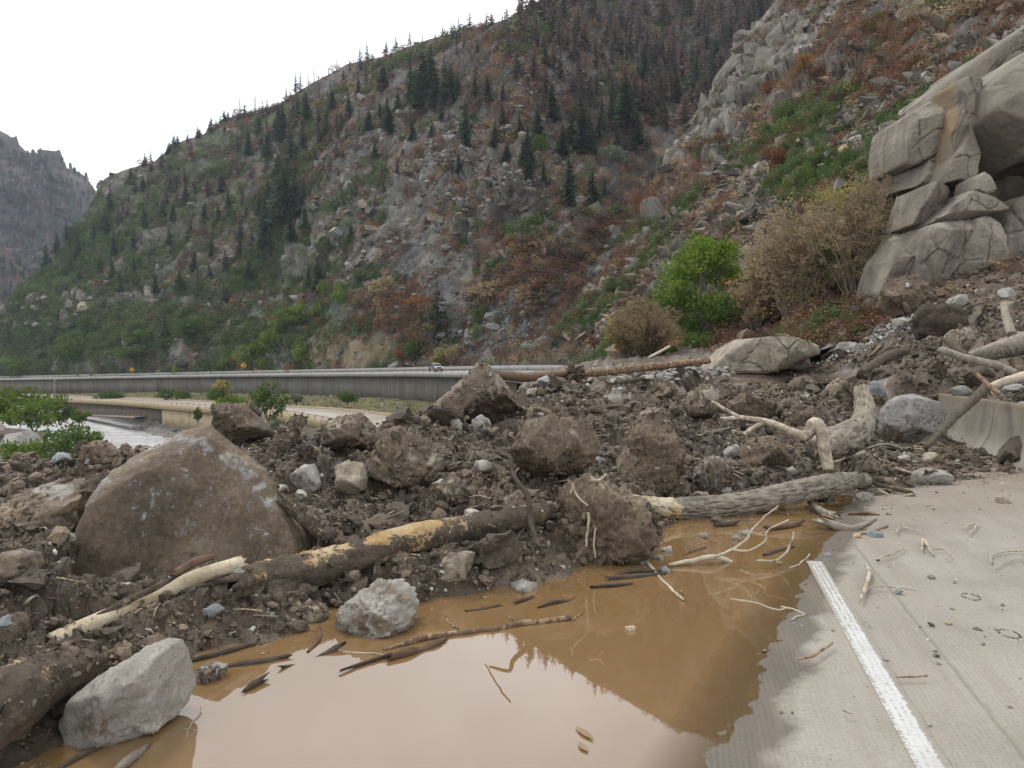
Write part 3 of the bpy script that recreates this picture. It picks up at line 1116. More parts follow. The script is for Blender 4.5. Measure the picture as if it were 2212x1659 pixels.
MB_V, MB_U, MB_W, MB_N = V, U_, W_, len(V)
vis = Tt <= 1.0
MB_I = np.where(vis)[0]
mobj('mountain', V, grid_faces(NT, NU), M['hillside'], cols=col, kind='structure')

# --- near spur above the road on the right, with the broken crag along its skyline
cb = [(1225, 779, 112), (1330, 772, 80), (1500, 745, 48), (1700, 695, 38), (1900, 630, 34), (2212, 540, 31), (2500, 480, 29)]
cm = [(1515, 285, 165), (1600, 330, 128), (1720, 330, 95), (1850, 300, 72), (2010, 255, 60), (2280, 200, 52), (2560, 150, 48)]
ct = [(1770, -90, 205), (1850, -90, 172), (1950, -90, 135), (2060, -90, 108), (2190, -90, 90), (2400, -90, 78), (2660, -90, 70)]
B3, M3, T3 = [np.array([P(*q) for q in L_]) for L_ in (cb, cm, ct)]
# far flank falls away behind the skyline
bk = lambda A, dx, dy, dz: np.vstack([A[:1] + np.array([dx, dy, dz]), A[:1] + np.array([dx * .4, dy * .4, dz * .2]), A])
B3, M3, T3 = bk(B3, 20, 60, -8), bk(M3, 34, 40, -12), bk(T3, 34, 40, -14)
NU, NT = 390, 330
Bc, Mc, Tc = catmull(B3, NU), catmull(M3, NU), catmull(T3, NU)
ts = np.linspace(-.13, 1.15, NT)
V = np.zeros((NT, NU, 3))
for j, tq in enumerate(ts):
    a = 2 * (tq - .5) * (tq - 1)
    b_ = 4 * tq * (1 - tq)
    c_ = 2 * tq * (tq - .5)
    V[j] = Bc * a + Mc * b_ + Tc * c_
V = V.reshape(-1, 3)
cidx = np.tile(np.arange(NU) / (NU - 1.0), NT)
Tt = np.repeat(ts, NU)
U_, W_ = proj(V)
wob = .35 * noise(V, .09, 51) + .2 * noise(V, .3, 52)
crag = np.zeros(len(V))
for q in ((1640, 110, 130, 130, 0), (1560, 230, 70, 130, 25), (1700, 210, 90, 70, -20), (1830, 150, 70, 60, -20), (1480, 350, 40, 80, 30), (1890, 290, 60, 60, -30), (1660, 480, 60, 60, -30), (1420, 470, 40, 40, 0),
          (1980, 60, 60, 40, -30)):
    crag = np.maximum(crag, patchw(U_, W_, *q, wob=wob))
jit = np.stack([V[:, 0] + V[:, 1] * .35, V[:, 2] * .75 - V[:, 0] * .25, V[:, 0] * 0], 1) + .6 * np.stack([noise(V, .3, 53), noise(V, .3, 54), V[:, 0] * 0], 1)
w1, w2, wi = worley(jit, .22, 3)
w3, w4, wj = worley(jit, .6, 4)
blk = ((wi % 101) / 101.0 - .35) * 4.2 * sstep(.0, .12, w2 - w1) + ((wj % 89) / 89.0 - .4) * 1.7 * sstep(0, .1, w4 - w3)
nrm = np.array([-.42, -.50, .75])
dsc = np.clip(V[:, 1] / 90.0, .45, 1.2)
disp = 1.6 * fbm(V, .04, 3, 55) + dsc * (.9 * fbm(V, .16, 3, 56, ridged=True) + .35 * fbm(V, .7, 3, 57))
disp = disp * (1 - .6 * crag) + crag * (blk * dsc * .9 + .5 * dsc * fbm(V, .5, 3, 58, ridged=True))
disp += (1 - crag) * dsc * .35 * (((wj % 89) / 89.0) - .4) * sstep(0, .12, w4 - w3)
V += nrm * (disp * (sstep(-.02, .08, Tt) * .85 + .15))[:, None]
n1, n2 = fbm(V, .06, 4, 61), fbm(V, .25, 4, 62)
st = fbm(np.stack([(U_ + .9 * W_) * .03, (W_ - .6 * U_) * .005, U_ * 0], 1), 1.0, 4, 63)
col = C_SOIL * 1.05 + (C_ROCK * 1.1 - C_SOIL) * np.clip(.35 + .7 * n2 + .5 * st, 0, 1)[:, None]
band = fbm(np.stack([(W_ + .8 * U_) * .017 + .25 * n1, (U_ - .8 * W_) * .0028, U_ * 0], 1), 1.0, 4, 131)
for lo_b, hi_b, c_b, a_b in ((-.75, -.4, C_GREEN, .75), (-.36, -.14, C_RUST * .8, .6), (.04, .22, C_PALE * 1.05, .7), (.26, .42, C_DARK * 1.3, .6), (.44, .8, C_RUST * .8, .6)):
    wv_ = sstep(lo_b - .06, lo_b + .06, band + .12 * n2) * (1 - sstep(hi_b - .06, hi_b + .06, band + .12 * n2))
    col = blend(col, a_b * wv_, c_b)
MC_BAND = band
col = blend(col, .85 * crag, C_ROCK * np.array([1.15, 1.13, 1.08]) * (1 + .25 * ((wi % 53) / 53.0 - .5))[:, None])
for q, c_, a_ in (((1530, 430, 170, 26, -42), C_PALE * 1.05, .8), ((1440, 540, 110, 20, -42), C_PALE * .8, .7), ((1400, 640, 100, 24, -40), C_TALUS, .8), ((1640, 400, 150, 22, -40), np.array([.26, .2, .16]), .6),
                  ((1300, 620, 150, 22, -40), C_RUST, .7), ((1240, 680, 90, 18, -45), C_RUST * .9, .7), ((1390, 470, 70, 26, -30), C_RUST, .55), ((1500, 390, 50, 30, -40), C_RUST, .4),
                  ((1330, 650, 130, 14, -42), C_GREEN * 1.1, .7), ((1480, 470, 120, 12, -42), C_GREEN, .6), ((1760, 270, 110, 20, -30), C_GREEN, .5), ((1760, 380, 70, 24, -20), C_GREEN * 1.1, .6),
                  ((1960, 240, 80, 16, -35), C_GREEN, .6), ((1990, 70, 70, 18, -45), C_TAN * 1.1, .8), ((1930, 180, 110, 14, -40), C_TAN * .9, .6), ((1900, 230, 200, 20, -38), np.array([.25, .21, .16]), .6),
                  ((1650, 500, 60, 40, -30), C_DARK * 1.3, .6), ((1850, 330, 90, 20, -40), C_RUST * .9, .45)):
    col = blend(col, a_ * patchw(U_, W_, *q, wob=wob), c_)
col = np.clip(col * (1 + .35 * n2)[:, None], .02, .5)
MC_V, MC_U, MC_W = V, U_, W_
MC_I = np.where((cidx > .235) & (Tt < 1.1))[0]
MC_CRAG = crag
mobj('rocky_spur', V, grid_faces(NT, NU), M['hillside'], cols=col, kind='structure')

# --- distant canyon wall with its pinnacles, far down the valley
ru = [-400, -100, 0, 18, 26, 32, 35, 38, 42, 56, 70, 110, 120, 122, 126, 132, 136, 139, 142, 146, 160, 182, 196, 208, 240, 300, 360, 500]
rv = [150, 240, 282, 291, 298, 299, 290, 300, 313, 326, 331, 336, 344, 326, 322, 326, 350, 343, 358, 364, 366, 379, 396, 414, 470, 550, 640, 760]
NU, NT = 260, 140
us = np.linspace(-400, 480, NU)
V = np.zeros((NT, NU, 3))
cvv = np.interp(us, ru, rv)
for j, tq in enumerate(np.linspace(0, 1, NT)):
    prof_d = 900 + 330 * tq ** 1.15 + (40 * math.floor(tq * 7) / 7.0 if tq > .5 else 0)
    for i_ in range(NU):
        V[j, i_] = P(us[i_], 800 + (cvv[i_] - 800) * tq, prof_d)
V = V.reshape(-1, 3)
tt = np.repeat(np.linspace(0, 1, NT), NU)
U_, W_ = proj(V)
V += np.array([0, -1, .12]) * ((30 * fbm(V, .007, 3, 71, ridged=True) + 16 * fbm(V, .025, 4, 72, ridged=True)) * (1 - sstep(.93, 1, tt)))[:, None]
n2 = fbm(V, .02, 4, 73)
band = fbm(V * np.array([.004, .004, .04]), 1.0, 3, 74)
col = np.array([.060, .050, .050]) + (np.array([.135, .108, .092]) - np.array([.060, .050, .050])) * np.clip(.2 + 1.1 * band * sstep(.5, .9, tt) + .4 * n2, 0, 1)[:, None]
col = blend(col, .5 * sstep(.1, .5, fbm(V, .012, 4, 75) + .5 - 1.2 * tt), np.array([.035, .045, .033]))
FAR_V = V[(W_ < 700)]
mobj('far_canyon_wall', V, grid_faces(NT, NU), M['hillside'], cols=np.clip(col, .02, .4), kind='structure')
# lower dark spur in front of it
us = np.linspace(-300, 330, 160)
cvv = np.interp(us, [-300, 0, 40, 75, 130, 200, 330], [470, 520, 560, 600, 640, 690, 760])
V = np.zeros((80, 160, 3))
for j, tq in enumerate(np.linspace(0, 1, 80)):
    for i_ in range(160):
        V[j, i_] = P(us[i_], 800 + (cvv[i_] - 800) * tq, 640 + 140 * tq)
V = V.reshape(-1, 3)
V += np.array([0, -1, .2]) * (9 * fbm(V, .012, 4, 76, ridged=True))[:, None]
n2 = fbm(V, .03, 4, 77)
col = blend(np.tile(np.array([.075, .055, .048]), (len(V), 1)), sstep(-.3, .5, n2), np.array([.035, .046, .03]))
FAR_S = V
mobj('far_spur', V, grid_faces(80, 160), M['hillside'], cols=col, kind='structure')



class Raster:
    """quick look-up of the nearest surface vertex seen in a direction"""
    def __init__(self, U, W, V, I, cell=4.0):
        self.cell = cell
        nx, ny = int(2700 / cell), int(2100 / cell)
        ix = ((U[I] + 250) / cell).astype(int)
        iy = ((W[I] + 250) / cell).astype(int)
        ok = (ix >= 0) & (ix < nx) & (iy >= 0) & (iy < ny)
        I, ix, iy = I[ok], ix[ok], iy[ok]
        o = np.argsort(-V[I, 1])
        self.g = np.full((ny, nx), -1, dtype=np.int64)
        self.g[iy[o], ix[o]] = I[o]
        self.V = V
        ys, xs = np.where(self.g >= 0)
        self.ys, self.xs = ys, xs

    def __call__(self, u, v):
        x, y = int((u + 250) / self.cell), int((v + 250) / self.cell)
        for r in (0, 1, 2, 4):
            s = self.g[max(y - r, 0):y + r + 1, max(x - r, 0):x + r + 1]
            s = s[s >= 0]
            if len(s):
                return int(s[np.argmin(self.V[s, 1])]) if r < 2 else int(s[len(s) // 2])
        k = np.argmin((self.ys - y) ** 2 + (self.xs - x) ** 2)
        return int(self.g[self.ys[k], self.xs[k]])


RAST = {'B': Raster(MB_U, MB_W, MB_V, MB_I), 'C': Raster(MC_U, MC_W, MC_V, MC_I)}


def snap(u, v, which='B'):
    r = RAST[which]
    return r.V[r(u, v)].copy()

# ------------------------------------------------------------------ rocks
def poly_radius(poly, th):
    """distance from the centre to a star-shaped outline in each direction"""
    c = poly.mean(0)
    a = poly - c
    an = np.arctan2(a[:, 1], a[:, 0])
    o = np.argsort(an)
    a = a[o]
    R = np.zeros(len(th))
    dx, dy = np.cos(th), np.sin(th)
    for i in range(len(a)):
        p, q = a[i], a[(i + 1) % len(a)]
        e = q - p
        den = dx * e[1] - dy * e[0]
        den = np.where(np.abs(den) < 1e-9, 1e-9, den)
        tt = (p[0] * e[1] - p[1] * e[0]) / den
        ss = (p[0] * dy - p[1] * dx) / den
        hit = (tt > 0) & (ss >= -1e-6) & (ss <= 1 + 1e-6)
        R = np.where(hit & ((R == 0) | (tt > R)), tt, R)
    R = np.where(R == 0, R[R > 0].mean(), R)
    return c, R


def orock(name, outline, d, thick, mat, label, mud=.3, bare=(), sub=5, rough=.02, cuts=5, seed=1, k=2.6, lean=0.0, group=None, cat='rock', parent=None, soft=3, fine=.5, planes=()):
    """a boulder with the given outline seen from the road, real size at distance d, rounded to the given thickness"""
    rg = np.random.default_rng(seed)
    poly = np.array([P(u, v, d)[[0, 2]] for u, v in outline])
    S, F = ico(sub)
    p = S.copy()
    th = np.arctan2(p[:, 2], p[:, 0])
    ths = np.linspace(-math.pi, math.pi, 361)
    c, Rs = poly_radius(poly, ths)
    for _ in range(soft):
        Rs = np.convolve(np.concatenate([Rs[-4:-1], Rs, Rs[1:4]]), [.05, .2, .5, .2, .05], 'same')[3:-3]
    R = np.interp(th, ths, Rs)
    rho = np.hypot(p[:, 0], p[:, 2])
    y = np.sign(p[:, 1]) * np.sqrt(np.clip(1 - rho ** k, 0, 1)) * .5 * thick
    x = rho * R * np.cos(th)
    z = rho * R * np.sin(th)
    V = np.stack([x, y, z], 1)
    size = Rs.mean()
    if rough is None:
        rough = .085 * size
    fwd = np.maximum(-V[:, 1], 0)[:, None] / d          # the front narrows a little
    V[:, [0, 2]] *= 1 - 1.05 * fwd
    for n_, h_ in planes:
        n_ = np.array(n_, float)
        n_ /= np.linalg.norm(n_)
        s_ = V @ n_
        V -= (np.maximum(s_ - np.quantile(s_, h_), 0) * .96)[:, None] * n_
    for _ in range(cuts):          # flat broken faces on the front and back
        n_ = rg.normal(size=3) * np.array([.7, 1.0, .7]) * (1 if soft > 1 else np.array([.45, 1, .45]))
        n_[1] = -abs(n_[1]) if rg.random() < .8 else abs(n_[1])
        n_ /= np.linalg.norm(n_)
        s_ = V @ n_
        h_ = np.quantile(s_, rg.uniform(.80, .95))
        ov = np.maximum(s_ - h_, 0)
        V -= (ov * .92)[:, None] * n_
    off = V + rg.uniform(-50, 50, 3)
    nrm = V / np.maximum(np.linalg.norm(V, axis=1)[:, None], 1e-6)
    V += nrm * (rough * (fbm(off, 1.6 / size, 3, 1) * 1.2 + .8 * fbm(off, 5 / size, 3, 2, ridged=True) - .4) + rough * fine * fbm(off, 24 / size, 3, 3, .6))[:, None]
    V[:, 1] += lean * V[:, 2]
    zmin = V[:, 2].min()
    loc = np.array([c[0], d, c[1] + zmin])
    V[:, 2] -= zmin
    Wv = V + loc
    u, v_ = proj(Wv)
    md = np.full(len(V), float(mud)) + .12 * fbm(Wv, 2.2, 2, 6)
    for (bu, bv, bru, brv, amt) in bare:
        md += amt * (1 - sstep(.5, 1.2, np.hypot((u - bu) / bru, (v_ - bv) / brv) + .3 * noise(Wv, 6, 5)))
    if mud >= .5 and sub < 6:
        fr_ = np.where((md > .5) & ((nrm[:, 2] > -.1) | (nrm[:, 1] < -.2)) & (nrm[:, 1] < .5))[0]
        if len(fr_):
            k_ = int(min(260, 3.5 * (size * F0 / d) ** 1.0))
            MUDPTS.append(Wv[rg.choice(fr_, k_)])
    if parent is None:
        return mobj(name, V, F, M[mat], attrs={'mud': md}, loc=tuple(loc), label=label, cat=cat, group=group)
    o = mobj(name, V + loc - np.array(parent.location), F, M[mat], parent, attrs={'mud': md})
    if label:
        o['label'] = label
    return o


MUDPTS = []


def rock_shape(seed, sub=3, cuts=9, rough=.06):
    rg = np.random.default_rng(seed)
    S, F = ico(sub)
    V = S.copy()
    for _ in range(cuts):
        n_ = rg.normal(size=3)
        n_ /= np.linalg.norm(n_)
        s_ = V @ n_
        h_ = rg.uniform(.38, .78)
        V -= np.maximum(s_ - h_, 0)[:, None] * n_
    V += V * (rough * (fbm(V + seed * 3.3, 1.5, 3, 1) + .5 * fbm(V + seed, 5, 2, 2)))[:, None]
    return V, F


ROCK_ME = {}


def rock_proto(mat, k, mud):
    key = (mat, k, mud)
    if key not in ROCK_ME:
        V, F = rock_shape(100 + k, 4 if k < 8 else 3, 13, .03)
        ROCK_ME[key] = mesh_data('rock', V, F, M[mat], attrs={'mud': np.full(len(V), mud) + .1 * V[:, 2] * -1})
    return ROCK_ME[key]


def place_rock(x, y, z, s, mat, label, mud=.3, flat=.7, sink=.3, name='rock', group=None, k=None, seed=None):
    rg = np.random.default_rng(seed if seed is not None else int(abs(x * 1000 + y * 77)) % 100000)
    k = k if k is not None else int(rg.integers(0, 8))
    o = link(name, rock_proto(mat, k, mud), loc=(x, y, z + s * flat * (1 - sink)), label=label, cat='rock', group=group)
    o.rotation_euler = (rg.uniform(-.3, .3), rg.uniform(-.3, .3), rg.uniform(0, 6.28))
    o.scale = (s * rg.uniform(.9, 1.35), s * rg.uniform(.7, 1.0), s * flat)
    return o


def scatter_blobs(pos_, size, tint, seed=0, sub=1, flat=(.45, .9), stretch=(.7, 1.4)):
    """many small stones or clods in one mesh"""
    rg = np.random.default_rng(seed)
    S, F = ico(sub)
    n = len(pos_)
    k = len(S)
    sh = np.stack([rock_shape(900 + q, sub, 7, .0)[0] for q in range(12)])
    which = rg.integers(0, 12, n)
    B = sh[which] * (1 + .26 * rg.normal(size=(n, k, 1)).clip(-1.6, 1.6))
    B = B * np.stack([rg.uniform(*stretch, n), rg.uniform(.7, 1.0, n), rg.uniform(*flat, n)], 1)[:, None, :]
    a = rg.uniform(0, 6.283, n)
    e = rg.normal(0, .35, n)
    ca, sa, ce, se = np.cos(a), np.sin(a), np.cos(e), np.sin(e)
    x, y, z = B[:, :, 0], B[:, :, 1], B[:, :, 2]
    y, z = y * ce[:, None] - z * se[:, None], y * se[:, None] + z * ce[:, None]
    x, y = x * ca[:, None] - y * sa[:, None], x * sa[:, None] + y * ca[:, None]
    V = np.stack([x, y, z], 2) * size[:, None, None] + pos_[:, None, :]
    FF = (F[None] + (np.arange(n) * k)[:, None, None]).reshape(-1, 3)
    return V.reshape(-1, 3), FF, np.repeat(tint, k, 0)


# ------------------------------------------------------------------ timber
def wood_mat(name, bark_lo, bark_hi, wood, wood2, mudk=1.0, furrow=1.0, bs=.8):
    m, t, b = new_mat(name)
    v = pos(t)
    bark = ramp(t, tnoise(t, v, 9, 8, .7), [(.3, bark_lo), (.7, bark_hi)])
    wd = ramp(t, tnoise(t, v, 5, 6, .65), [(.35, wood2), (.62, wood)])
    wd = mixc(t, .5, wd, ramp(t, tnoise(t, v, 45, 4), [(.35, (.7, .66, .6)), (.6, (1.1,) * 3)]), 'MULTIPLY')
    bare = attr(t, 'bare')
    fb = rng_(t, math_(t, 'ADD', bare, math_(t, 'MULTIPLY', math_(t, 'SUBTRACT', tnoise(t, v, 11, 8, .75), .5), 1.7)), .47, .55)
    c = mixc(t, fb, bark, wd)
    md = attr(t, 'mud')
    fm = rng_(t, math_(t, 'ADD', md, math_(t, 'MULTIPLY', math_(t, 'SUBTRACT', tnoise(t, v, 17, 9, .75), .5), 2.0)), .45, .6)
    c = mixc(t, fm, c, mud_color(t, v))
    c = mixc(t, attr(t, 'dark'), c, mixc(t, 1.0, c, (.25, .21, .18), 'MULTIPLY'))
    setc(t, b, c, .85, .3)
    h = math_(t, 'ADD', math_(t, 'MULTIPLY', fb, -.25), tnoise(t, v, 38, 8, .75))
    bump(t, b, math_(t, 'ADD', h, math_(t, 'MULTIPLY', fm, .4)), bs, .02)
    M[name] = m


wood_mat('log_muddy', (.045, .033, .024), (.13, .10, .072), (.48, .38, .24), (.36, .225, .085))
wood_mat('log_pale', (.05, .037, .028), (.12, .092, .068), (.60, .53, .40), (.42, .33, .20))
wood_mat('log_grey', (.15, .125, .098), (.36, .31, .25), (.62, .55, .42), (.45, .30, .12))
wood_mat('log_red', (.09, .05, .032), (.21, .135, .085), (.40, .29, .19), (.28, .18, .11))
wood_mat('branch_pale', (.20, .165, .12), (.42, .36, .28), (.60, .53, .42), (.40, .33, .24))


def log(name, pts, mat, label, bare=(), mud=0.2, ns=20, n=60, furrow=.06, jag=.3, seed=0, hollow=False, cat='log', group=None, parent=None, basebare=0.0, kink=0.0, dark=0.0, twigs=()):
    """pts: (u, v, distance, radius in metres); bare: (from, to, amount) along the length"""
    rg = np.random.default_rng(seed)
    A = np.array([np.append(P(u, v, d), r) for u, v, d, r in pts])
    C = catmull(A, n)
    path, rad = C[:, :3], C[:, 3]
    if kink:
        path = path + kink * np.stack([noise(path, 3, seed + 1), noise(path, 3, seed + 2), noise(path, 3, seed + 3)], 1)
    V, F = tube(path, rad, ns, cap=True)
    m_ = n + 2
    s = np.repeat(np.concatenate([[0], np.linspace(0, 1, n), [1]]), ns)
    a = np.tile(np.arange(ns) / ns * 2 * math.pi, m_)
    L = np.linalg.norm(np.diff(path, axis=0), axis=1).sum()
    ring = np.repeat(np.concatenate([path[:1], path, path[-1:]]), ns, 0)
    rr = np.repeat(np.concatenate([rad[:1], rad, rad[-1:]]), ns)
    dirv = V - ring
    q = np.stack([np.cos(a) * 1.7, np.sin(a) * 1.7, s * L / max(rad.mean(), .01) * .16 + seed], 1)
    fr = 1 - np.abs(noise(q * np.array([1, 1, .55 if furrow < .1 else 1.5]), 2.1 + 22 * max(furrow - .08, 0), seed)) * 2.2
    V = ring + dirv * (1 + furrow * (fr - .5) + .10 * noise(q, .8, seed + 5) + (.09 if mat == 'log_muddy' else .03) * noise(q, 5, seed + 9) + (.06 if mat == 'log_muddy' else .0) * noise(q, 12, seed + 10))[:, None]
    if jag:       # splintered ends
        T0 = path[0] - path[1]
        T0 /= np.linalg.norm(T0)
        T1 = path[-1] - path[-2]
        T1 /= np.linalg.norm(T1)
        j0 = rg.random(ns) * jag * 2.5 * rad[0]
        j1 = rg.random(ns) * jag * 2.5 * rad[-1]
        V[ns:2 * ns] += T0 * j0[:, None]
        V[-2 * ns:-ns] += T1 * j1[:, None]
        if hollow:
            V[:ns] -= T0 * rad[0] * 1.6
    br_ = np.full(len(V), basebare)
    for x0, x1, am in bare:
        br_ = np.maximum(br_, am * sstep(x0 - .03, x0 + .03, s + .02 * noise(q, 1.5, seed + 3)) * (1 - sstep(x1 - .03, x1 + .03, s + .02 * noise(q, 1.5, seed + 4))))
    ends = np.zeros(len(V))
    ends[:ns] = 1
    ends[-ns:] = 1
    br_ = np.maximum(br_, .8 * ends if not hollow else 0)
    dk = np.full(len(V), float(dark))
    if furrow > .1:
        dk = np.maximum(dk, .8 * sstep(.55, .95, 1 - fr) if False else .75 * sstep(.35, -.25, fr))
    if hollow:
        dk[:ns] = 1
    up = (V - ring)[:, 2] / np.maximum(rr, 1e-4)
    if mat == 'log_muddy':
        br_ = br_ * (.75 + .35 * up + .8 * noise(q * np.array([1, 1, .5]), 1.1, seed + 12))
    md = mud - .25 * np.clip(up, -1, 1) + .15 * noise(V, 5, seed)
    parts = [(V, F)]
    at = {'bare': br_, 'mud': md, 'dark': dk}
    loc = np.array([path[:, 0].mean(), path[:, 1].mean(), V[:, 2].min()])
    VV, FF = V, F
    if mat == 'log_muddy' and rad.mean() * F0 / path[:, 1].mean() > 15:
        tp_ = np.where((up > .0) & (br_ < .35))[0]
        MUDPTS.append(V[rg.choice(tp_, 380)])
    for tp in twigs:
        tv, tf = tube(*tp, 6)
        FF = np.concatenate([FF, tf + len(VV)])
        VV = np.concatenate([VV, tv])
        for kk in at:
            at[kk] = np.concatenate([at[kk], np.full(len(tv), {'bare': .45, 'mud': .2, 'dark': 0.}[kk])])
    if parent is not None:
        return mobj(name, VV - np.array(parent.location), FF, M[mat], parent, attrs=at)
    return mobj(name, VV - loc, FF, M[mat], attrs=at, loc=tuple(loc), label=label, cat=cat, group=group)


def branch(name, chains, mat, label, cat='branch', group=None, bare=.5, mud=.1, dark=0.0, wob=.012, seed=0, ns=7):
    """forked stick: each chain is a list of (u, v, d, r)"""
    parts = []
    for ci, ch in enumerate(chains):
        A = np.array([np.append(P(u, v, d), r) for u, v, d, r in ch])
        n = max(len(ch) * 9, 12)
        C = catmull(A, n)
        p = C[:, :3] + wob * np.stack([noise(C[:, :3], 7, seed + ci) + .5 * noise(C[:, :3], 19, seed + ci), noise(C[:, :3], 7, seed + 5 + ci) + .5 * noise(C[:, :3], 19, seed + 5), .6 * noise(C[:, :3], 7, seed + 9)], 1)
        parts.append(tube(p, np.maximum(C[:, 3], .0015) * (1 + .05 * RNG.normal(size=n).clip(-1, 1)), ns))
    V, F = join(parts)
    loc = np.array([V[:, 0].mean(), V[:, 1].mean(), V[:, 2].min()])
    k = len(V)
    return mobj(name, V - loc, F, M[mat], attrs={'bare': np.full(k, bare), 'mud': np.full(k, mud), 'dark': np.full(k, dark)}, loc=tuple(loc), label=label, cat=cat, group=group)


# ------------------------------------------------------------------ foliage
def leaf_mat(name, lo, mid, hi, trans=.25, scale=1.2, rand=.25):
    m, t, b = new_mat(name)
    v = pos(t)
    n = tnoise(t, v, scale, 5, .7)
    c = ramp(t, n, [(.3, lo), (.5, mid), (.7, hi)])
    oi = t.nodes.new('ShaderNodeObjectInfo').outputs['Random']
    c = mixc(t, 1.0, c, ramp(t, oi, [(0, (1 - rand,) * 3), (1, (1 + rand,) * 3)]), 'MULTIPLY')
    d = nn(t, 'ShaderNodeBsdfDiffuse')
    tl = nn(t, 'ShaderNodeBsdfTranslucent')
    t.links.new(c, d.inputs[0])
    t.links.new(c, tl.inputs[0])
    ms = nn(t, 'ShaderNodeMixShader')
    ms.inputs[0].default_value = trans
    t.links.new(d.outputs[0], ms.inputs[1])
    t.links.new(tl.outputs[0], ms.inputs[2])
    t.links.new(ms.outputs[0], t.nodes['Material Output'].inputs['Surface'])
    M[name] = m


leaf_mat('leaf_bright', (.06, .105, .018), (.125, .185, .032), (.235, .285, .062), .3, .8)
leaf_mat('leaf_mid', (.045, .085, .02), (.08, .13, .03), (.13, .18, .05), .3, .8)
leaf_mat('leaf_sage', (.09, .12, .08), (.14, .17, .12), (.19, .21, .15), .2, .8)
leaf_mat('leaf_tan', (.23, .175, .105), (.345, .265, .16), (.47, .375, .215), .35, 1.0)
leaf_mat('leaf_yellow', (.22, .19, .06), (.33, .29, .10), (.42, .37, .15), .3, 1.0)
leaf_mat('leaf_rust', (.10, .045, .026), (.18, .078, .042), (.27, .13, .06), .25, .8)
leaf_mat('leaf_orange', (.20, .10, .03), (.30, .16, .045), (.38, .22, .07), .25, .8)
leaf_mat('needle_green', (.030, .052, .030), (.050, .080, .044), (.075, .105, .052), .2, .5, .3)
leaf_mat('needle_brown', (.14, .10, .082), (.205, .148, .122), (.27, .195, .158), .25, .4, .35)
leaf_mat('needle_grey', (.10, .087, .080), (.155, .135, .124), (.21, .18, .165), .25, .4, .3)
simple('burnt_bark', [(.3, (.018, .015, .013)), (.7, (.06, .05, .043))], 3, bs=.3, co='obj')
simple('grey_bark', [(.3, (.10, .085, .07)), (.7, (.2, .175, .15))], 3, bs=.3, co='obj')
simple('twig_brown', [(.3, (.085, .062, .045)), (.7, (.17, .13, .095))], 3, bs=0, co='obj')
simple('twig_tan', [(.3, (.19, .15, .11)), (.7, (.32, .265, .20))], 3, bs=0, co='obj')


def quads(cent, size, rg, up=0.0, asp=.55):
    n = len(cent)
    a = rg.normal(size=(n, 3))
    a[:, 2] *= (1 - up)
    a /= np.linalg.norm(a, axis=1)[:, None]
    b = rg.normal(size=(n, 3))
    b -= a * (a * b).sum(1)[:, None]
    b /= np.linalg.norm(b, axis=1)[:, None]
    s = np.asarray(size) * np.ones(n)
    a = a * s[:, None]
    b = b * (s * asp)[:, None]
    V = np.stack([cent - a, cent - b * .8, cent + a, cent + b], 1).reshape(-1, 3)
    F = np.arange(4 * n).reshape(n, 4)
    return V, F


def conifer(seed, h=10.0, w=.2, levels=26, per=7, droop=.3, dens=1.0, bare_low=.08, ragged=.25):
    """spired tree: whorls of needle sprays on a straight trunk (height h)"""
    rg = np.random.default_rng(seed)
    tr = tube(np.array([[0, 0, -.4], [.03, 0, h * .5], [0, .02, h * .97]]), [h * .014 + .05, h * .009 + .03, .02], 6)
    pts, nor = [], []
    Vs, Fs, n0 = [], [], 0
    for l in range(levels):
        f = bare_low + (1 - bare_low) * (l + rg.uniform(-.3, .3)) / levels
        f = min(max(f, bare_low), .985)
        reach = h * w * (1 - f) ** .8 * (.55 + .45 * min(1, (f - bare_low) * 8 + .4)) + .12
        for k in range(per):
            if rg.random() > dens:
                continue
            a = rg.uniform(0, 6.283)
            r = reach * rg.uniform(1 - ragged * 1.8, 1 + ragged * .6)
            d = np.array([math.cos(a), math.sin(a), 0])
            side = np.array([-d[1], d[0], 0])
            p0 = np.array([0, 0, f * h])
            for s_, wd in ((.35, .26), (.7, .22), (1.0, .12)):
                q = p0 + d * r * s_ + np.array([0, 0, -droop * r * s_ ** 1.5 + rg.uniform(-.06, .06) * h * .1])
                e = p0 + d * r * max(s_ - .42, 0) + np.array([0, 0, -droop * r * max(s_ - .42, 0) ** 1.5])
                ww = r * wd * rg.uniform(.7, 1.3) + .04
                up = np.array([0, 0, rg.uniform(-.5, .5) * ww])
                Vs.append(np.stack([e, q - side * ww * .8 - up + np.array([0, 0, -.05 * r]), q + d * r * .15, q + side * ww * .8 + up + np.array([0, 0, -.08 * r])]))
                Fs.append(np.arange(4) + n0)
                n0 += 4
    # leader
    for k in range(8):
        f = rg.uniform(.93, 1.0)
        q = np.array([[rg.normal(0, .03), rg.normal(0, .03), f * h + rg.normal(0, .1)]])
        V_, F_ = quads(q, h * .012 + .06, rg)
        Vs.append(V_)
        Fs.append(np.arange(4) + n0)
        n0 += 4
    return tr, (np.concatenate(Vs), np.array(Fs))


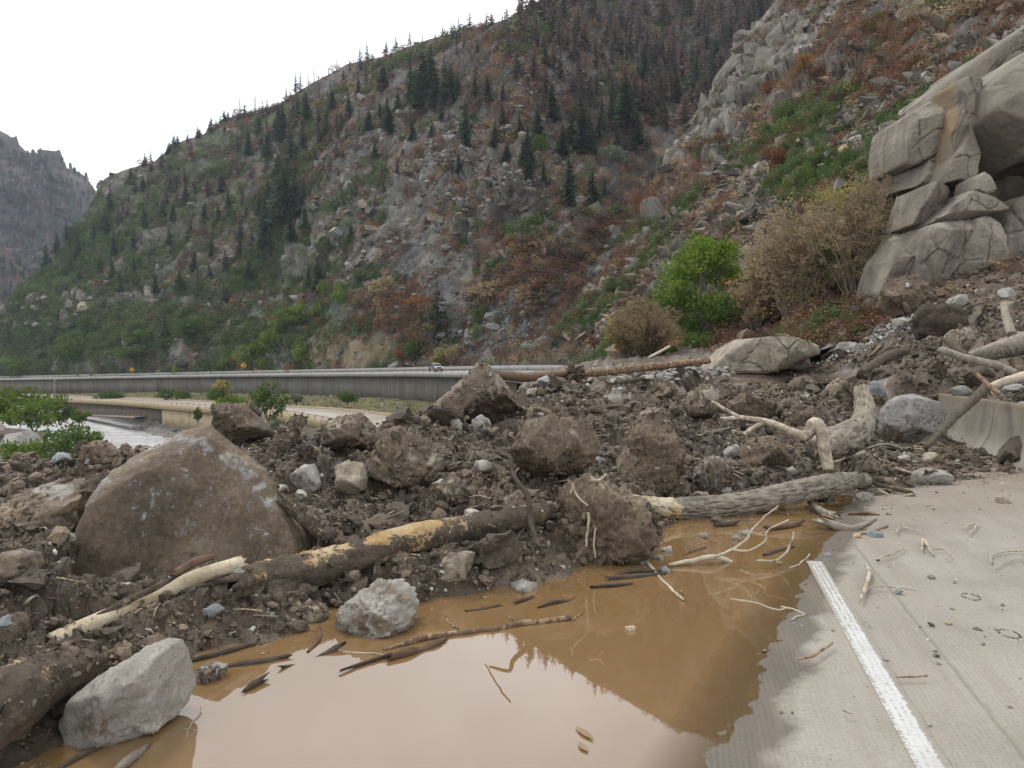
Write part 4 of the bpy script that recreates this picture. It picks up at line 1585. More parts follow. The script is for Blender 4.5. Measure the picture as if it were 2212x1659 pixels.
def snag(seed, h=9.0, nb=26, blen=.10):
    rg = np.random.default_rng(seed)
    bend = rg.normal(0, .02 * h, 2)
    parts = [tube(np.array([[0, 0, -.4], [bend[0] * .4, bend[1] * .4, h * .5], [bend[0], bend[1], h]]), [h * .016 + .05, h * .011 + .03, .03], 6)]
    for k in range(nb):
        f = rg.uniform(.25, .98)
        a = rg.uniform(0, 6.283)
        r = h * blen * (1.15 - f) * rg.uniform(.5, 1.6)
        p0 = np.array([bend[0] * f, bend[1] * f, f * h])
        p1 = p0 + np.array([math.cos(a), math.sin(a), rg.uniform(-.35, .25)]) * r
        parts.append(tube(np.array([p0, (p0 + p1) / 2 + np.array([0, 0, .06 * r]), p1]), [.035, .025, .012], 3))
    return join(parts)


def decid(seed, h, w, clusters=40, leaves=60, leaf=.1, stems=3, low=.12, crad=.16, tw=.06, up=0.0, flat=1.0, hollow=.45):
    """broad-leaved tree or bush: stems, limbs reaching every leaf clump, leaves spread through the crown"""
    rg = np.random.default_rng(seed)
    cs = []
    while len(cs) < clusters:
        q = rg.normal(size=3)
        q /= np.linalg.norm(q)
        q *= rg.uniform(hollow, 1.0)
        z = low * h + (q[2] * .5 + .5) * h * (1 - low) * .93
        sh = 1.0 if z > .35 * h else .55 + .45 * z / (.35 * h)
        cs.append([q[0] * w * .5 * sh, q[1] * w * .5 * sh * flat, z])
    cs = np.array(cs)
    cr = crad * w * rg.uniform(.55, 1.25, clusters)
    parts = []
    forks = []
    for s_ in range(stems):
        a = rg.uniform(0, 6.283)
        top = np.array([math.cos(a) * w * .16, math.sin(a) * w * .16 * flat, h * rg.uniform(.55, .75)])
        b0 = np.array([math.cos(a) * .05 * w * .5, math.sin(a) * .05 * w * .5, -.3])
        mid = (b0 + top) / 2 + rg.normal(0, .04 * w, 3)
        pth = catmull([b0, mid, top], 8)
        parts.append(tube(pth, np.linspace(tw, tw * .35, 8), 6))
        forks.append(pth)
    allf = np.concatenate(forks)
    for c in cs:
        cand = allf[allf[:, 2] < c[2] + .02 * h]
        if len(cand) == 0:
            cand = allf
        p0 = cand[np.argmin(np.linalg.norm(cand - c, axis=1) + .25 * rg.random(len(cand)) * w)]
        mid = (p0 + c) / 2 + rg.normal(0, .03 * w, 3)
        parts.append(tube(catmull([p0, mid, c], 5), np.linspace(tw * .3, tw * .08, 5), 4))
    L = []
    for c, r in zip(cs, cr):
        nl = max(4, int(leaves * (r / (crad * w)) ** 1.5))
        q = rg.normal(size=(nl, 3))
        q /= np.linalg.norm(q, axis=1)[:, None]
        q *= (rg.random(nl) ** .45)[:, None] * r * np.array([1, 1, .8])
        L.append(q + c)
    L = np.concatenate(L)
    L = L[L[:, 2] > .02 * h]
    return join(parts), quads(L, leaf * rg.uniform(.6, 1.3, len(L)), rg, up)


def dry_shrub(seed, h, w, stems=60, twigs=6, leaves=12, leaf=.05, spread=1.0, rad=.02):
    rg = np.random.default_rng(seed)
    parts, L = [], []
    for s_ in range(stems):
        a = rg.uniform(0, 6.283)
        rr = rg.random() ** .6
        top = np.array([math.cos(a) * w * .5 * rr, math.sin(a) * w * .5 * rr, h * (1 - .45 * rr ** 2) * rg.uniform(.7, 1.0)])
        b0 = np.array([math.cos(a) * w * .08 * rr, math.sin(a) * w * .08 * rr, -.2])
        mid = b0 * .5 + top * .5 + np.array([math.cos(a) * -.04 * w, math.sin(a) * -.04 * w, .06 * h]) + rg.normal(0, .03 * w, 3)
        pth = catmull([b0, mid, top], 7)
        parts.append(tube(pth, np.linspace(rad, rad * .25, 7), 3, cap=False))
        for k in range(twigs):
            f = rg.integers(2, 7)
            p0 = pth[f]
            d_ = rg.normal(size=3)
            d_[2] = abs(d_[2]) * .8
            d_ /= np.linalg.norm(d_)
            p1 = p0 + d_ * w * rg.uniform(.06, .15)
            parts.append(tube(np.array([p0, (p0 + p1) / 2 + rg.normal(0, .01 * w, 3), p1]), [rad * .4, rad * .3, rad * .15], 3, cap=False))
            for _ in range(leaves):
                L.append(p0 + (p1 - p0) * rg.uniform(.2, 1.1) + rg.normal(0, .018 * w, 3))
    L = np.array(L)
    return join(parts), quads(L, leaf * rg.uniform(.6, 1.3, len(L)), rg)


def tree_kit(name, trunk, crown, tmat, cmat, tname='trunk', cname='crown'):
    """mesh data shared by every copy of a tree"""
    return (name, mesh_data(tname, *trunk, M[tmat]) if trunk is not None else None, mesh_data(cname, *crown, M[cmat], smooth=False) if crown is not None else None, tname, cname)


def plant(kit, loc, sc, rz, label, cat='tree', group=None, sz=None):
    name, tm_, cm_, tn_, cn_ = kit
    o = empty(name, tuple(loc), rz, 1.0, label=label, cat=cat, group=group)
    o.scale = (sc * (1 if sz else random.uniform(.8, 1.3)), sc * (1 if sz else random.uniform(.8, 1.3)), sz or sc)
    if not sz:
        o.rotation_euler = (random.gauss(0, .035), random.gauss(0, .035), rz)
    if tm_:
        link(tn_, tm_, o)
    if cm_:
        link(cn_, cm_, o)
    return o


def slab_rock(name, outline, d, thick, mat, parent=None, label=None, cat='boulder', seed=1, mud=.1, bev=.045, rough=.05, tilt=.25, nt=140):
    """angular block: flat tilted face, worn edges, straight sides running back"""
    rg = np.random.default_rng(seed)
    poly = np.array([P(u, v, d)[[0, 2]] for u, v in outline])
    th = np.linspace(-math.pi, math.pi, nt, endpoint=False)
    c, R = poly_radius(poly, th)
    size = R.mean()
    tx, tz = rg.normal(0, tilt), rg.normal(-.1, tilt)
    V = []
    for s_ in (0, .04, .08, .12, .16, .2, .24, .28, .32, .36, .4, .44, .48, .52, .56, .6, .64, .68, .72, .76, .8, .84, .88, .91, .94, .97, .985, 1.0):
        x, z = s_ * R * np.cos(th), s_ * R * np.sin(th)
        e = max(s_ - .9, 0) / .1
        V.append(np.stack([x, -thick / 2 + bev * size * e * e * 2.2 + tx * x + tz * z, z], 1))
    for y in np.linspace(.12, 1.0, 9):
        x, z = R * np.cos(th) * (1 + .03 * y), R * np.sin(th) * (1 + .03 * y)
        V.append(np.stack([x, -thick / 2 + bev * size * 2.2 + y * thick + tx * x * (1 - y) + tz * z * (1 - y), z], 1))
    m_ = len(V)
    V = np.concatenate(V)
    for _ in range(3):
        n_ = rg.normal(size=3) * np.array([.6, .5, .6])
        n_[1] = -abs(n_[1]) - .25
        n_ /= np.linalg.norm(n_)
        q = V @ n_
        ov = np.maximum(q - np.quantile(q, rg.uniform(.82, .95)), 0)
        V -= (ov * .9)[:, None] * n_
    off = V + rg.uniform(-40, 40, 3)
    V[:, 1] -= rough * size * (1.3 * fbm(off, 1.2 / size, 3, 1) + .5 * fbm(off, 4 / size, 3, 2, ridged=True) - .3)
    c1, c2, cid = worley(np.stack([off[:, 0] + .25 * size * noise(off, 1 / size, 8), off[:, 2] * .8 + .25 * size * noise(off, 1 / size, 9), off[:, 0] * 0], 1), 1.0 / max(.75 * size, .9), seed)
    V[:, 1] += (1 - sstep(.0, .05, c2 - c1)) * .12 * size + ((cid % 61) / 61.0 - .5) * .09 * size
    rr = np.maximum(np.hypot(V[:, 0], V[:, 2]), 1e-6)
    k_ = rough * size * .6 * fbm(off, 3 / size, 3, 4) * np.minimum(rr / size, 1)
    V[:, 0] += V[:, 0] / rr * k_
    V[:, 2] += V[:, 2] / rr * k_
    r = np.arange(m_ - 1)[:, None]
    cc = np.arange(nt)[None, :]
    F = np.stack([(r * nt + cc).ravel(), ((r + 1) * nt + cc).ravel(), ((r + 1) * nt + (cc + 1) % nt).ravel(), (r * nt + (cc + 1) % nt).ravel()], 1)
    V = V + np.array([c[0], d, c[1]])
    md = np.full(len(V), float(mud)) + .1 * fbm(V, 1.5, 2, 6)
    if parent is not None:
        o = mobj(name, V - np.array(parent.location), F, M[mat], parent, attrs={'mud': md})
        return o
    loc = np.array([c[0], d, V[:, 2].min()])
    return mobj(name, V - loc, F, M[mat], attrs={'mud': md}, loc=tuple(loc), label=label, cat=cat)


def block_shape(seed):
    rg = np.random.default_rng(seed)
    S, F = ico(4)
    V = np.sign(S) * np.abs(S) ** .16
    V /= np.abs(V).max()
    for _ in range(10):
        n_ = rg.normal(size=3)
        n_ /= np.linalg.norm(n_)
        q = V @ n_
        V -= np.maximum(q - rg.uniform(.62, 1.0), 0)[:, None] * n_
    V += V * (.03 * fbm(V + seed, 1.6, 3, 1) + .03 * fbm(V + seed, 5, 2, 2, ridged=True))[:, None]
    return V, F


BLK = None


def crag_blocks(parent, zones, n, which, smin, smax, mat, seed, tall=1.5):
    """a crag as separate jointed blocks set into the slope"""
    global BLK
    if BLK is None:
        BLK = {}
    rg = np.random.default_rng(seed)
    for k in range(8):
        if (mat, k) not in BLK:
            V, F = block_shape(500 + k)
            BLK[(mat, k)] = mesh_data('rock_block', V, F, M[mat], smooth=False, attrs={'mud': np.full(len(V), -.1)})
    tot = sum(z[5] for z in zones)
    for (cu, cv, ru, rv, rot, wgt) in zones:
        c, s_ = math.cos(math.radians(rot)), math.sin(math.radians(rot))
        for k in range(int(n * wgt / tot)):
            a, b_ = rg.uniform(-1, 1, 2)
            if a * a + b_ * b_ > 1:
                continue
            x, y = a * ru, b_ * rv
            p = snap(cu + x * c - y * s_, cv + x * s_ + y * c, which)
            px = rg.uniform(smin, smax) * (1.5 if rg.random() > .85 else 1)
            w_ = px * p[1] / F0 / 2
            o = link('rock_block', BLK[(mat, int(rg.integers(0, 8)))], parent, loc=tuple(p + np.array([.3 * w_, .5 * w_, -.35 * w_]) - np.array(parent.location)))
            o.scale = (w_ * rg.uniform(.8, 1.3), w_ * rg.uniform(.8, 1.3), w_ * rg.uniform(.8, tall))
            o.rotation_euler = (rg.normal(-.12, .16), rg.normal(.22, .16), rg.normal(.5, .5))


def gn_scatter(name, pts, scale, rot, tint, mat, seed, label, cat, variants=5, sub=2, amp=.55, bush=False, dens=9.0, leaf=.3):
    """countless small pieces as instances on points (one object of kind stuff)"""
    me = bpy.data.meshes.new(name)
    n = len(pts)
    me.vertices.add(n)
    me.vertices.foreach_set('co', np.asarray(pts, np.float32).ravel())
    for an, typ, key, arr in (('psize', 'FLOAT_VECTOR', 'vector', scale), ('prot', 'FLOAT_VECTOR', 'vector', rot)):
        at = me.attributes.new(an, typ, 'POINT')
        at.data.foreach_set(key, np.asarray(arr, np.float32).ravel())
    at = me.attributes.new('tint', 'FLOAT_COLOR', 'POINT')
    c4 = np.ones((n, 4), np.float32)
    c4[:, :3] = tint
    at.data.foreach_set('color', c4.ravel())
    me.update()
    o = link(name, me, label=label, cat=cat, kind='stuff')
    g = bpy.data.node_groups.new(name, 'GeometryNodeTree')
    g.interface.new_socket('Geometry', in_out='INPUT', socket_type='NodeSocketGeometry')
    g.interface.new_socket('Geometry', in_out='OUTPUT', socket_type='NodeSocketGeometry')
    gi, go = g.nodes.new('NodeGroupInput'), g.nodes.new('NodeGroupOutput')
    jn = g.nodes.new('GeometryNodeJoinGeometry')
    for k in range(variants):
        ic = g.nodes.new('GeometryNodeMeshIcoSphere')
        ic.inputs['Radius'].default_value = 1.0
        ic.inputs['Subdivisions'].default_value = sub
        nz = g.nodes.new('ShaderNodeTexNoise')
        nz.noise_dimensions = '4D'
        nz.inputs['W'].default_value = seed * 3.1 + k * 7.7
        nz.inputs['Scale'].default_value = .9
        nz.inputs['Detail'].default_value = 1.5
        sb = g.nodes.new('ShaderNodeVectorMath')
        sb.operation = 'SUBTRACT'
        sb.inputs[1].default_value = (.5, .5, .5)
        ml = g.nodes.new('ShaderNodeVectorMath')
        ml.operation = 'SCALE'
        ml.inputs['Scale'].default_value = amp * 4
        sp = g.nodes.new('GeometryNodeSetPosition')
        sm = g.nodes.new('GeometryNodeSetMaterial')
        sm.inputs['Material'].default_value = mat
        ss = g.nodes.new('GeometryNodeSetShadeSmooth')
        ss.inputs['Shade Smooth'].default_value = False
        g2 = g.nodes.new('GeometryNodeGeometryToInstance')
        L = g.links.new
        L(nz.outputs['Color'], sb.inputs[0])
        L(sb.outputs[0], ml.inputs[0])
        L(ic.outputs[0], sp.inputs['Geometry'])
        L(ml.outputs[0], sp.inputs['Offset'])
        L(sp.outputs[0], sm.inputs[0])
        L(sm.outputs[0], ss.inputs[0])
        if bush:      # a hollow puff of leaf blades over the displaced ball
            dp = g.nodes.new('GeometryNodeDistributePointsOnFaces')
            dp.inputs['Density'].default_value = dens
            dp.inputs['Seed'].default_value = k + seed
            gd = g.nodes.new('GeometryNodeMeshGrid')
            gd.inputs['Size X'].default_value = leaf
            gd.inputs['Size Y'].default_value = leaf * .6
            gd.inputs['Vertices X'].default_value = 2
            gd.inputs['Vertices Y'].default_value = 2
            i2 = g.nodes.new('GeometryNodeInstanceOnPoints')
            rv_ = g.nodes.new('FunctionNodeRandomValue')
            rv_.data_type = 'FLOAT_VECTOR'
            for q_ in rv_.inputs:
                if q_.enabled and q_.name == 'Max':
                    q_.default_value = (6.28, 6.28, 6.28)
            e2 = g.nodes.new('FunctionNodeEulerToRotation')
            rz_ = g.nodes.new('GeometryNodeRealizeInstances')
            sp2 = g.nodes.new('GeometryNodeSetPosition')
            rj_ = g.nodes.new('FunctionNodeRandomValue')
            rj_.data_type = 'FLOAT_VECTOR'
            for q_ in rj_.inputs:
                if q_.enabled and q_.name == 'Min':
                    q_.default_value = (-.35, -.35, -.35)
                if q_.enabled and q_.name == 'Max':
                    q_.default_value = (.3, .3, .3)
            L(sp.outputs[0], dp.inputs['Mesh'])
            L(dp.outputs['Points'], sp2.inputs['Geometry'])
            L([q_ for q_ in rj_.outputs if q_.enabled][0], sp2.inputs['Offset'])
            L(sp2.outputs[0], i2.inputs['Points'])
            L(gd.outputs['Mesh'], i2.inputs['Instance'])
            L([q_ for q_ in rv_.outputs if q_.enabled][0], e2.inputs[0])
            L(e2.outputs[0], i2.inputs['Rotation'])
            L(i2.outputs[0], rz_.inputs[0])
            L(rz_.outputs[0], sm.inputs[0])
        L(ss.outputs[0], g2.inputs[0])
        L(g2.outputs[0], jn.inputs[0])
    ip = g.nodes.new('GeometryNodeInstanceOnPoints')
    ip.inputs['Pick Instance'].default_value = True
    ri = g.nodes.new('FunctionNodeRandomValue')
    ri.data_type = 'INT'
    for s_ in ri.inputs:
        if s_.enabled and s_.name == 'Min':
            s_.default_value = 0
        if s_.enabled and s_.name == 'Max':
            s_.default_value = variants - 1
    na = g.nodes.new('GeometryNodeInputNamedAttribute')
    na.data_type = 'FLOAT_VECTOR'
    na.inputs['Name'].default_value = 'psize'
    nb = g.nodes.new('GeometryNodeInputNamedAttribute')
    nb.data_type = 'FLOAT_VECTOR'
    nb.inputs['Name'].default_value = 'prot'
    er = g.nodes.new('FunctionNodeEulerToRotation')
    L = g.links.new
    L(gi.outputs[0], ip.inputs['Points'])
    L(jn.outputs[0], ip.inputs['Instance'])
    L([q for q in ri.outputs if q.enabled][0], ip.inputs['Instance Index'])
    L([q for q in na.outputs if q.enabled][0], ip.inputs['Scale'])
    L([q for q in nb.outputs if q.enabled][0], er.inputs[0])
    L(er.outputs[0], ip.inputs['Rotation'])
    L(ip.outputs[0], go.inputs[0])
    md = o.modifiers.new('scatter', 'NODES')
    md.node_group = g
    return o


for nm_ in ('clods_i', 'loose_rock_i'):
    m, t, b = new_mat(nm_)
    a = t.nodes.new('ShaderNodeAttribute')
    a.attribute_type = 'INSTANCER'
    a.attribute_name = 'tint'
    n = tnoise(t, pos(t), 45 if nm_ == 'clods_i' else 1.9, 5)
    c = mixc(t, .7, a.outputs['Color'], ramp(t, n, [(.3, (.55,) * 3), (.5, (1,) * 3), (.7, (1.4,) * 3)]), 'MULTIPLY')
    setc(t, b, c, .85, .25)
    M[nm_] = m

m, t, b = new_mat('scrub_i')
a = t.nodes.new('ShaderNodeAttribute')
a.attribute_type = 'INSTANCER'
a.attribute_name = 'tint'
c = mixc(t, .8, a.outputs['Color'], ramp(t, tnoise(t, pos(t), .9, 5, .7), [(.3, (.5,) * 3), (.5, (1,) * 3), (.7, (1.6,) * 3)]), 'MULTIPLY')
dn_, tl_, mx_ = nn(t, 'ShaderNodeBsdfDiffuse'), nn(t, 'ShaderNodeBsdfTranslucent'), nn(t, 'ShaderNodeMixShader')
mx_.inputs[0].default_value = .3
t.links.new(c, dn_.inputs[0])
t.links.new(c, tl_.inputs[0])
t.links.new(dn_.outputs[0], mx_.inputs[1])
t.links.new(tl_.outputs[0], mx_.inputs[2])
t.links.new(mx_.outputs[0], t.nodes['Material Output'].inputs['Surface'])
M['scrub_i'] = m


def gn_scrub(name, P_, S_, T_, label, cat, seed, dens=9.0, leaf=.3):
    rr = np.random.default_rng(seed)
    n = len(P_)
    sc = S_[:, None] * np.stack([rr.uniform(.8, 1.3, n), rr.uniform(.8, 1.3, n), rr.uniform(.55, .95, n)], 1)
    ro = np.stack([rr.normal(0, .15, n), rr.normal(0, .15, n), rr.uniform(0, 6.28, n)], 1)
    return gn_scatter(name, P_ + np.stack([0 * S_, 0 * S_, .35 * S_], 1), sc, ro, T_, M['scrub_i'], seed, label, cat, bush=True, dens=dens, leaf=leaf, sub=2, amp=.4)

# ------------------------------------------------------------------ things in the debris
DR_ = Raster(DEB_U, DEB_VV, DEB_V, np.arange(len(DEB_V)), 10.0)


def D(u, v):
    """distance of the first ground met in the direction of (u, v)"""
    best = DEB_V[DR_(u, v), 1]
    g = GZ(u, v, 0.0)[1]
    if v > HOR + 20 and g > 0:
        best = min(best, g)
    return float(best)


def ofit(name, outline, thick, mat, label, dd=0.0, **kw):
    o = np.array(outline, float)
    i = np.argsort(-o[:, 1])[:3]
    d = D(o[:, 0].mean(), o[i, 1].mean() - 2) + thick * .28 + dd
    return orock(name, outline, d, thick, mat, label, **kw)


def plog(name, pts, mat, label, dd=0.0, water=False, d=None, **kw):
    q = []
    if d is None:
        if water:
            ds = [GZ(u, v + r * .3, 0.0)[1] for u, v, r in pts]
        else:
            ds = [D(u, v + r) for u, v, r in pts]
        x = np.arange(len(pts))
        fit = np.polyval(np.polyfit(x, ds, 1), x) if len(pts) > 2 else np.array(ds)
    else:
        fit = np.linspace(d[0], d[1], len(pts))
    for (u, v, r), d_ in zip(pts, fit + dd):
        q.append((u, v, d_, r * d_ / F0))
    return log(name, q, mat, label, **kw)


def pbranch(name, chains, mat, label, water=False, d=None, dd=0.0, **kw):
    cc = []
    for ch in chains:
        if d is not None:
            ds = np.linspace(d[0], d[1], len(ch))
        elif water:
            ds = np.array([GZ(u, v + r * .5, 0.0)[1] for u, v, r in ch])
        else:
            ds = np.array([D(u, v + r) for u, v, r in ch])
        cc.append([(u, v, q + dd, r * (q + dd) / F0) for (u, v, r), q in zip(ch, ds)])
    return branch(name, cc, mat, label, **kw)


# the great boulder
orock('boulder', [(160, 1275), (166, 1215), (180, 1150), (195, 1090), (213, 1038), (228, 985), (255, 962), (285, 930), (320, 893), (370, 884), (404, 895), (430, 933), (470, 962), (520, 998), (560, 1028), (590, 1072),
                  (620, 1110), (658, 1158), (672, 1195), (640, 1225), (560, 1262), (500, 1285), (300, 1295)], 6.2, 1.3, 'granite_grey',
      'huge mud-smeared grey boulder with a pale scraped crest, largest rock in front', mud=.76,
      bare=tuple((bu, bv, 24, 13, -.27) for bu, bv in ((224, 1040), (240, 1012), (262, 990), (288, 974), (316, 960), (346, 950), (376, 946), (404, 946), (432, 952), (460, 968), (488, 986), (516, 1004), (542, 1024), (566, 1050), (590, 1082))) + ((480, 1060, 120, 60, -.04), (330, 930, 70, 26, .35), (250, 1180, 50, 90, .25)), sub=6, rough=.022, cuts=1, seed=4, k=3.0, lean=.10, fine=.3, soft=0, cat='boulder', planes=(((.06, -1, .30), .60), ((-.35, -.55, .76), .87)))
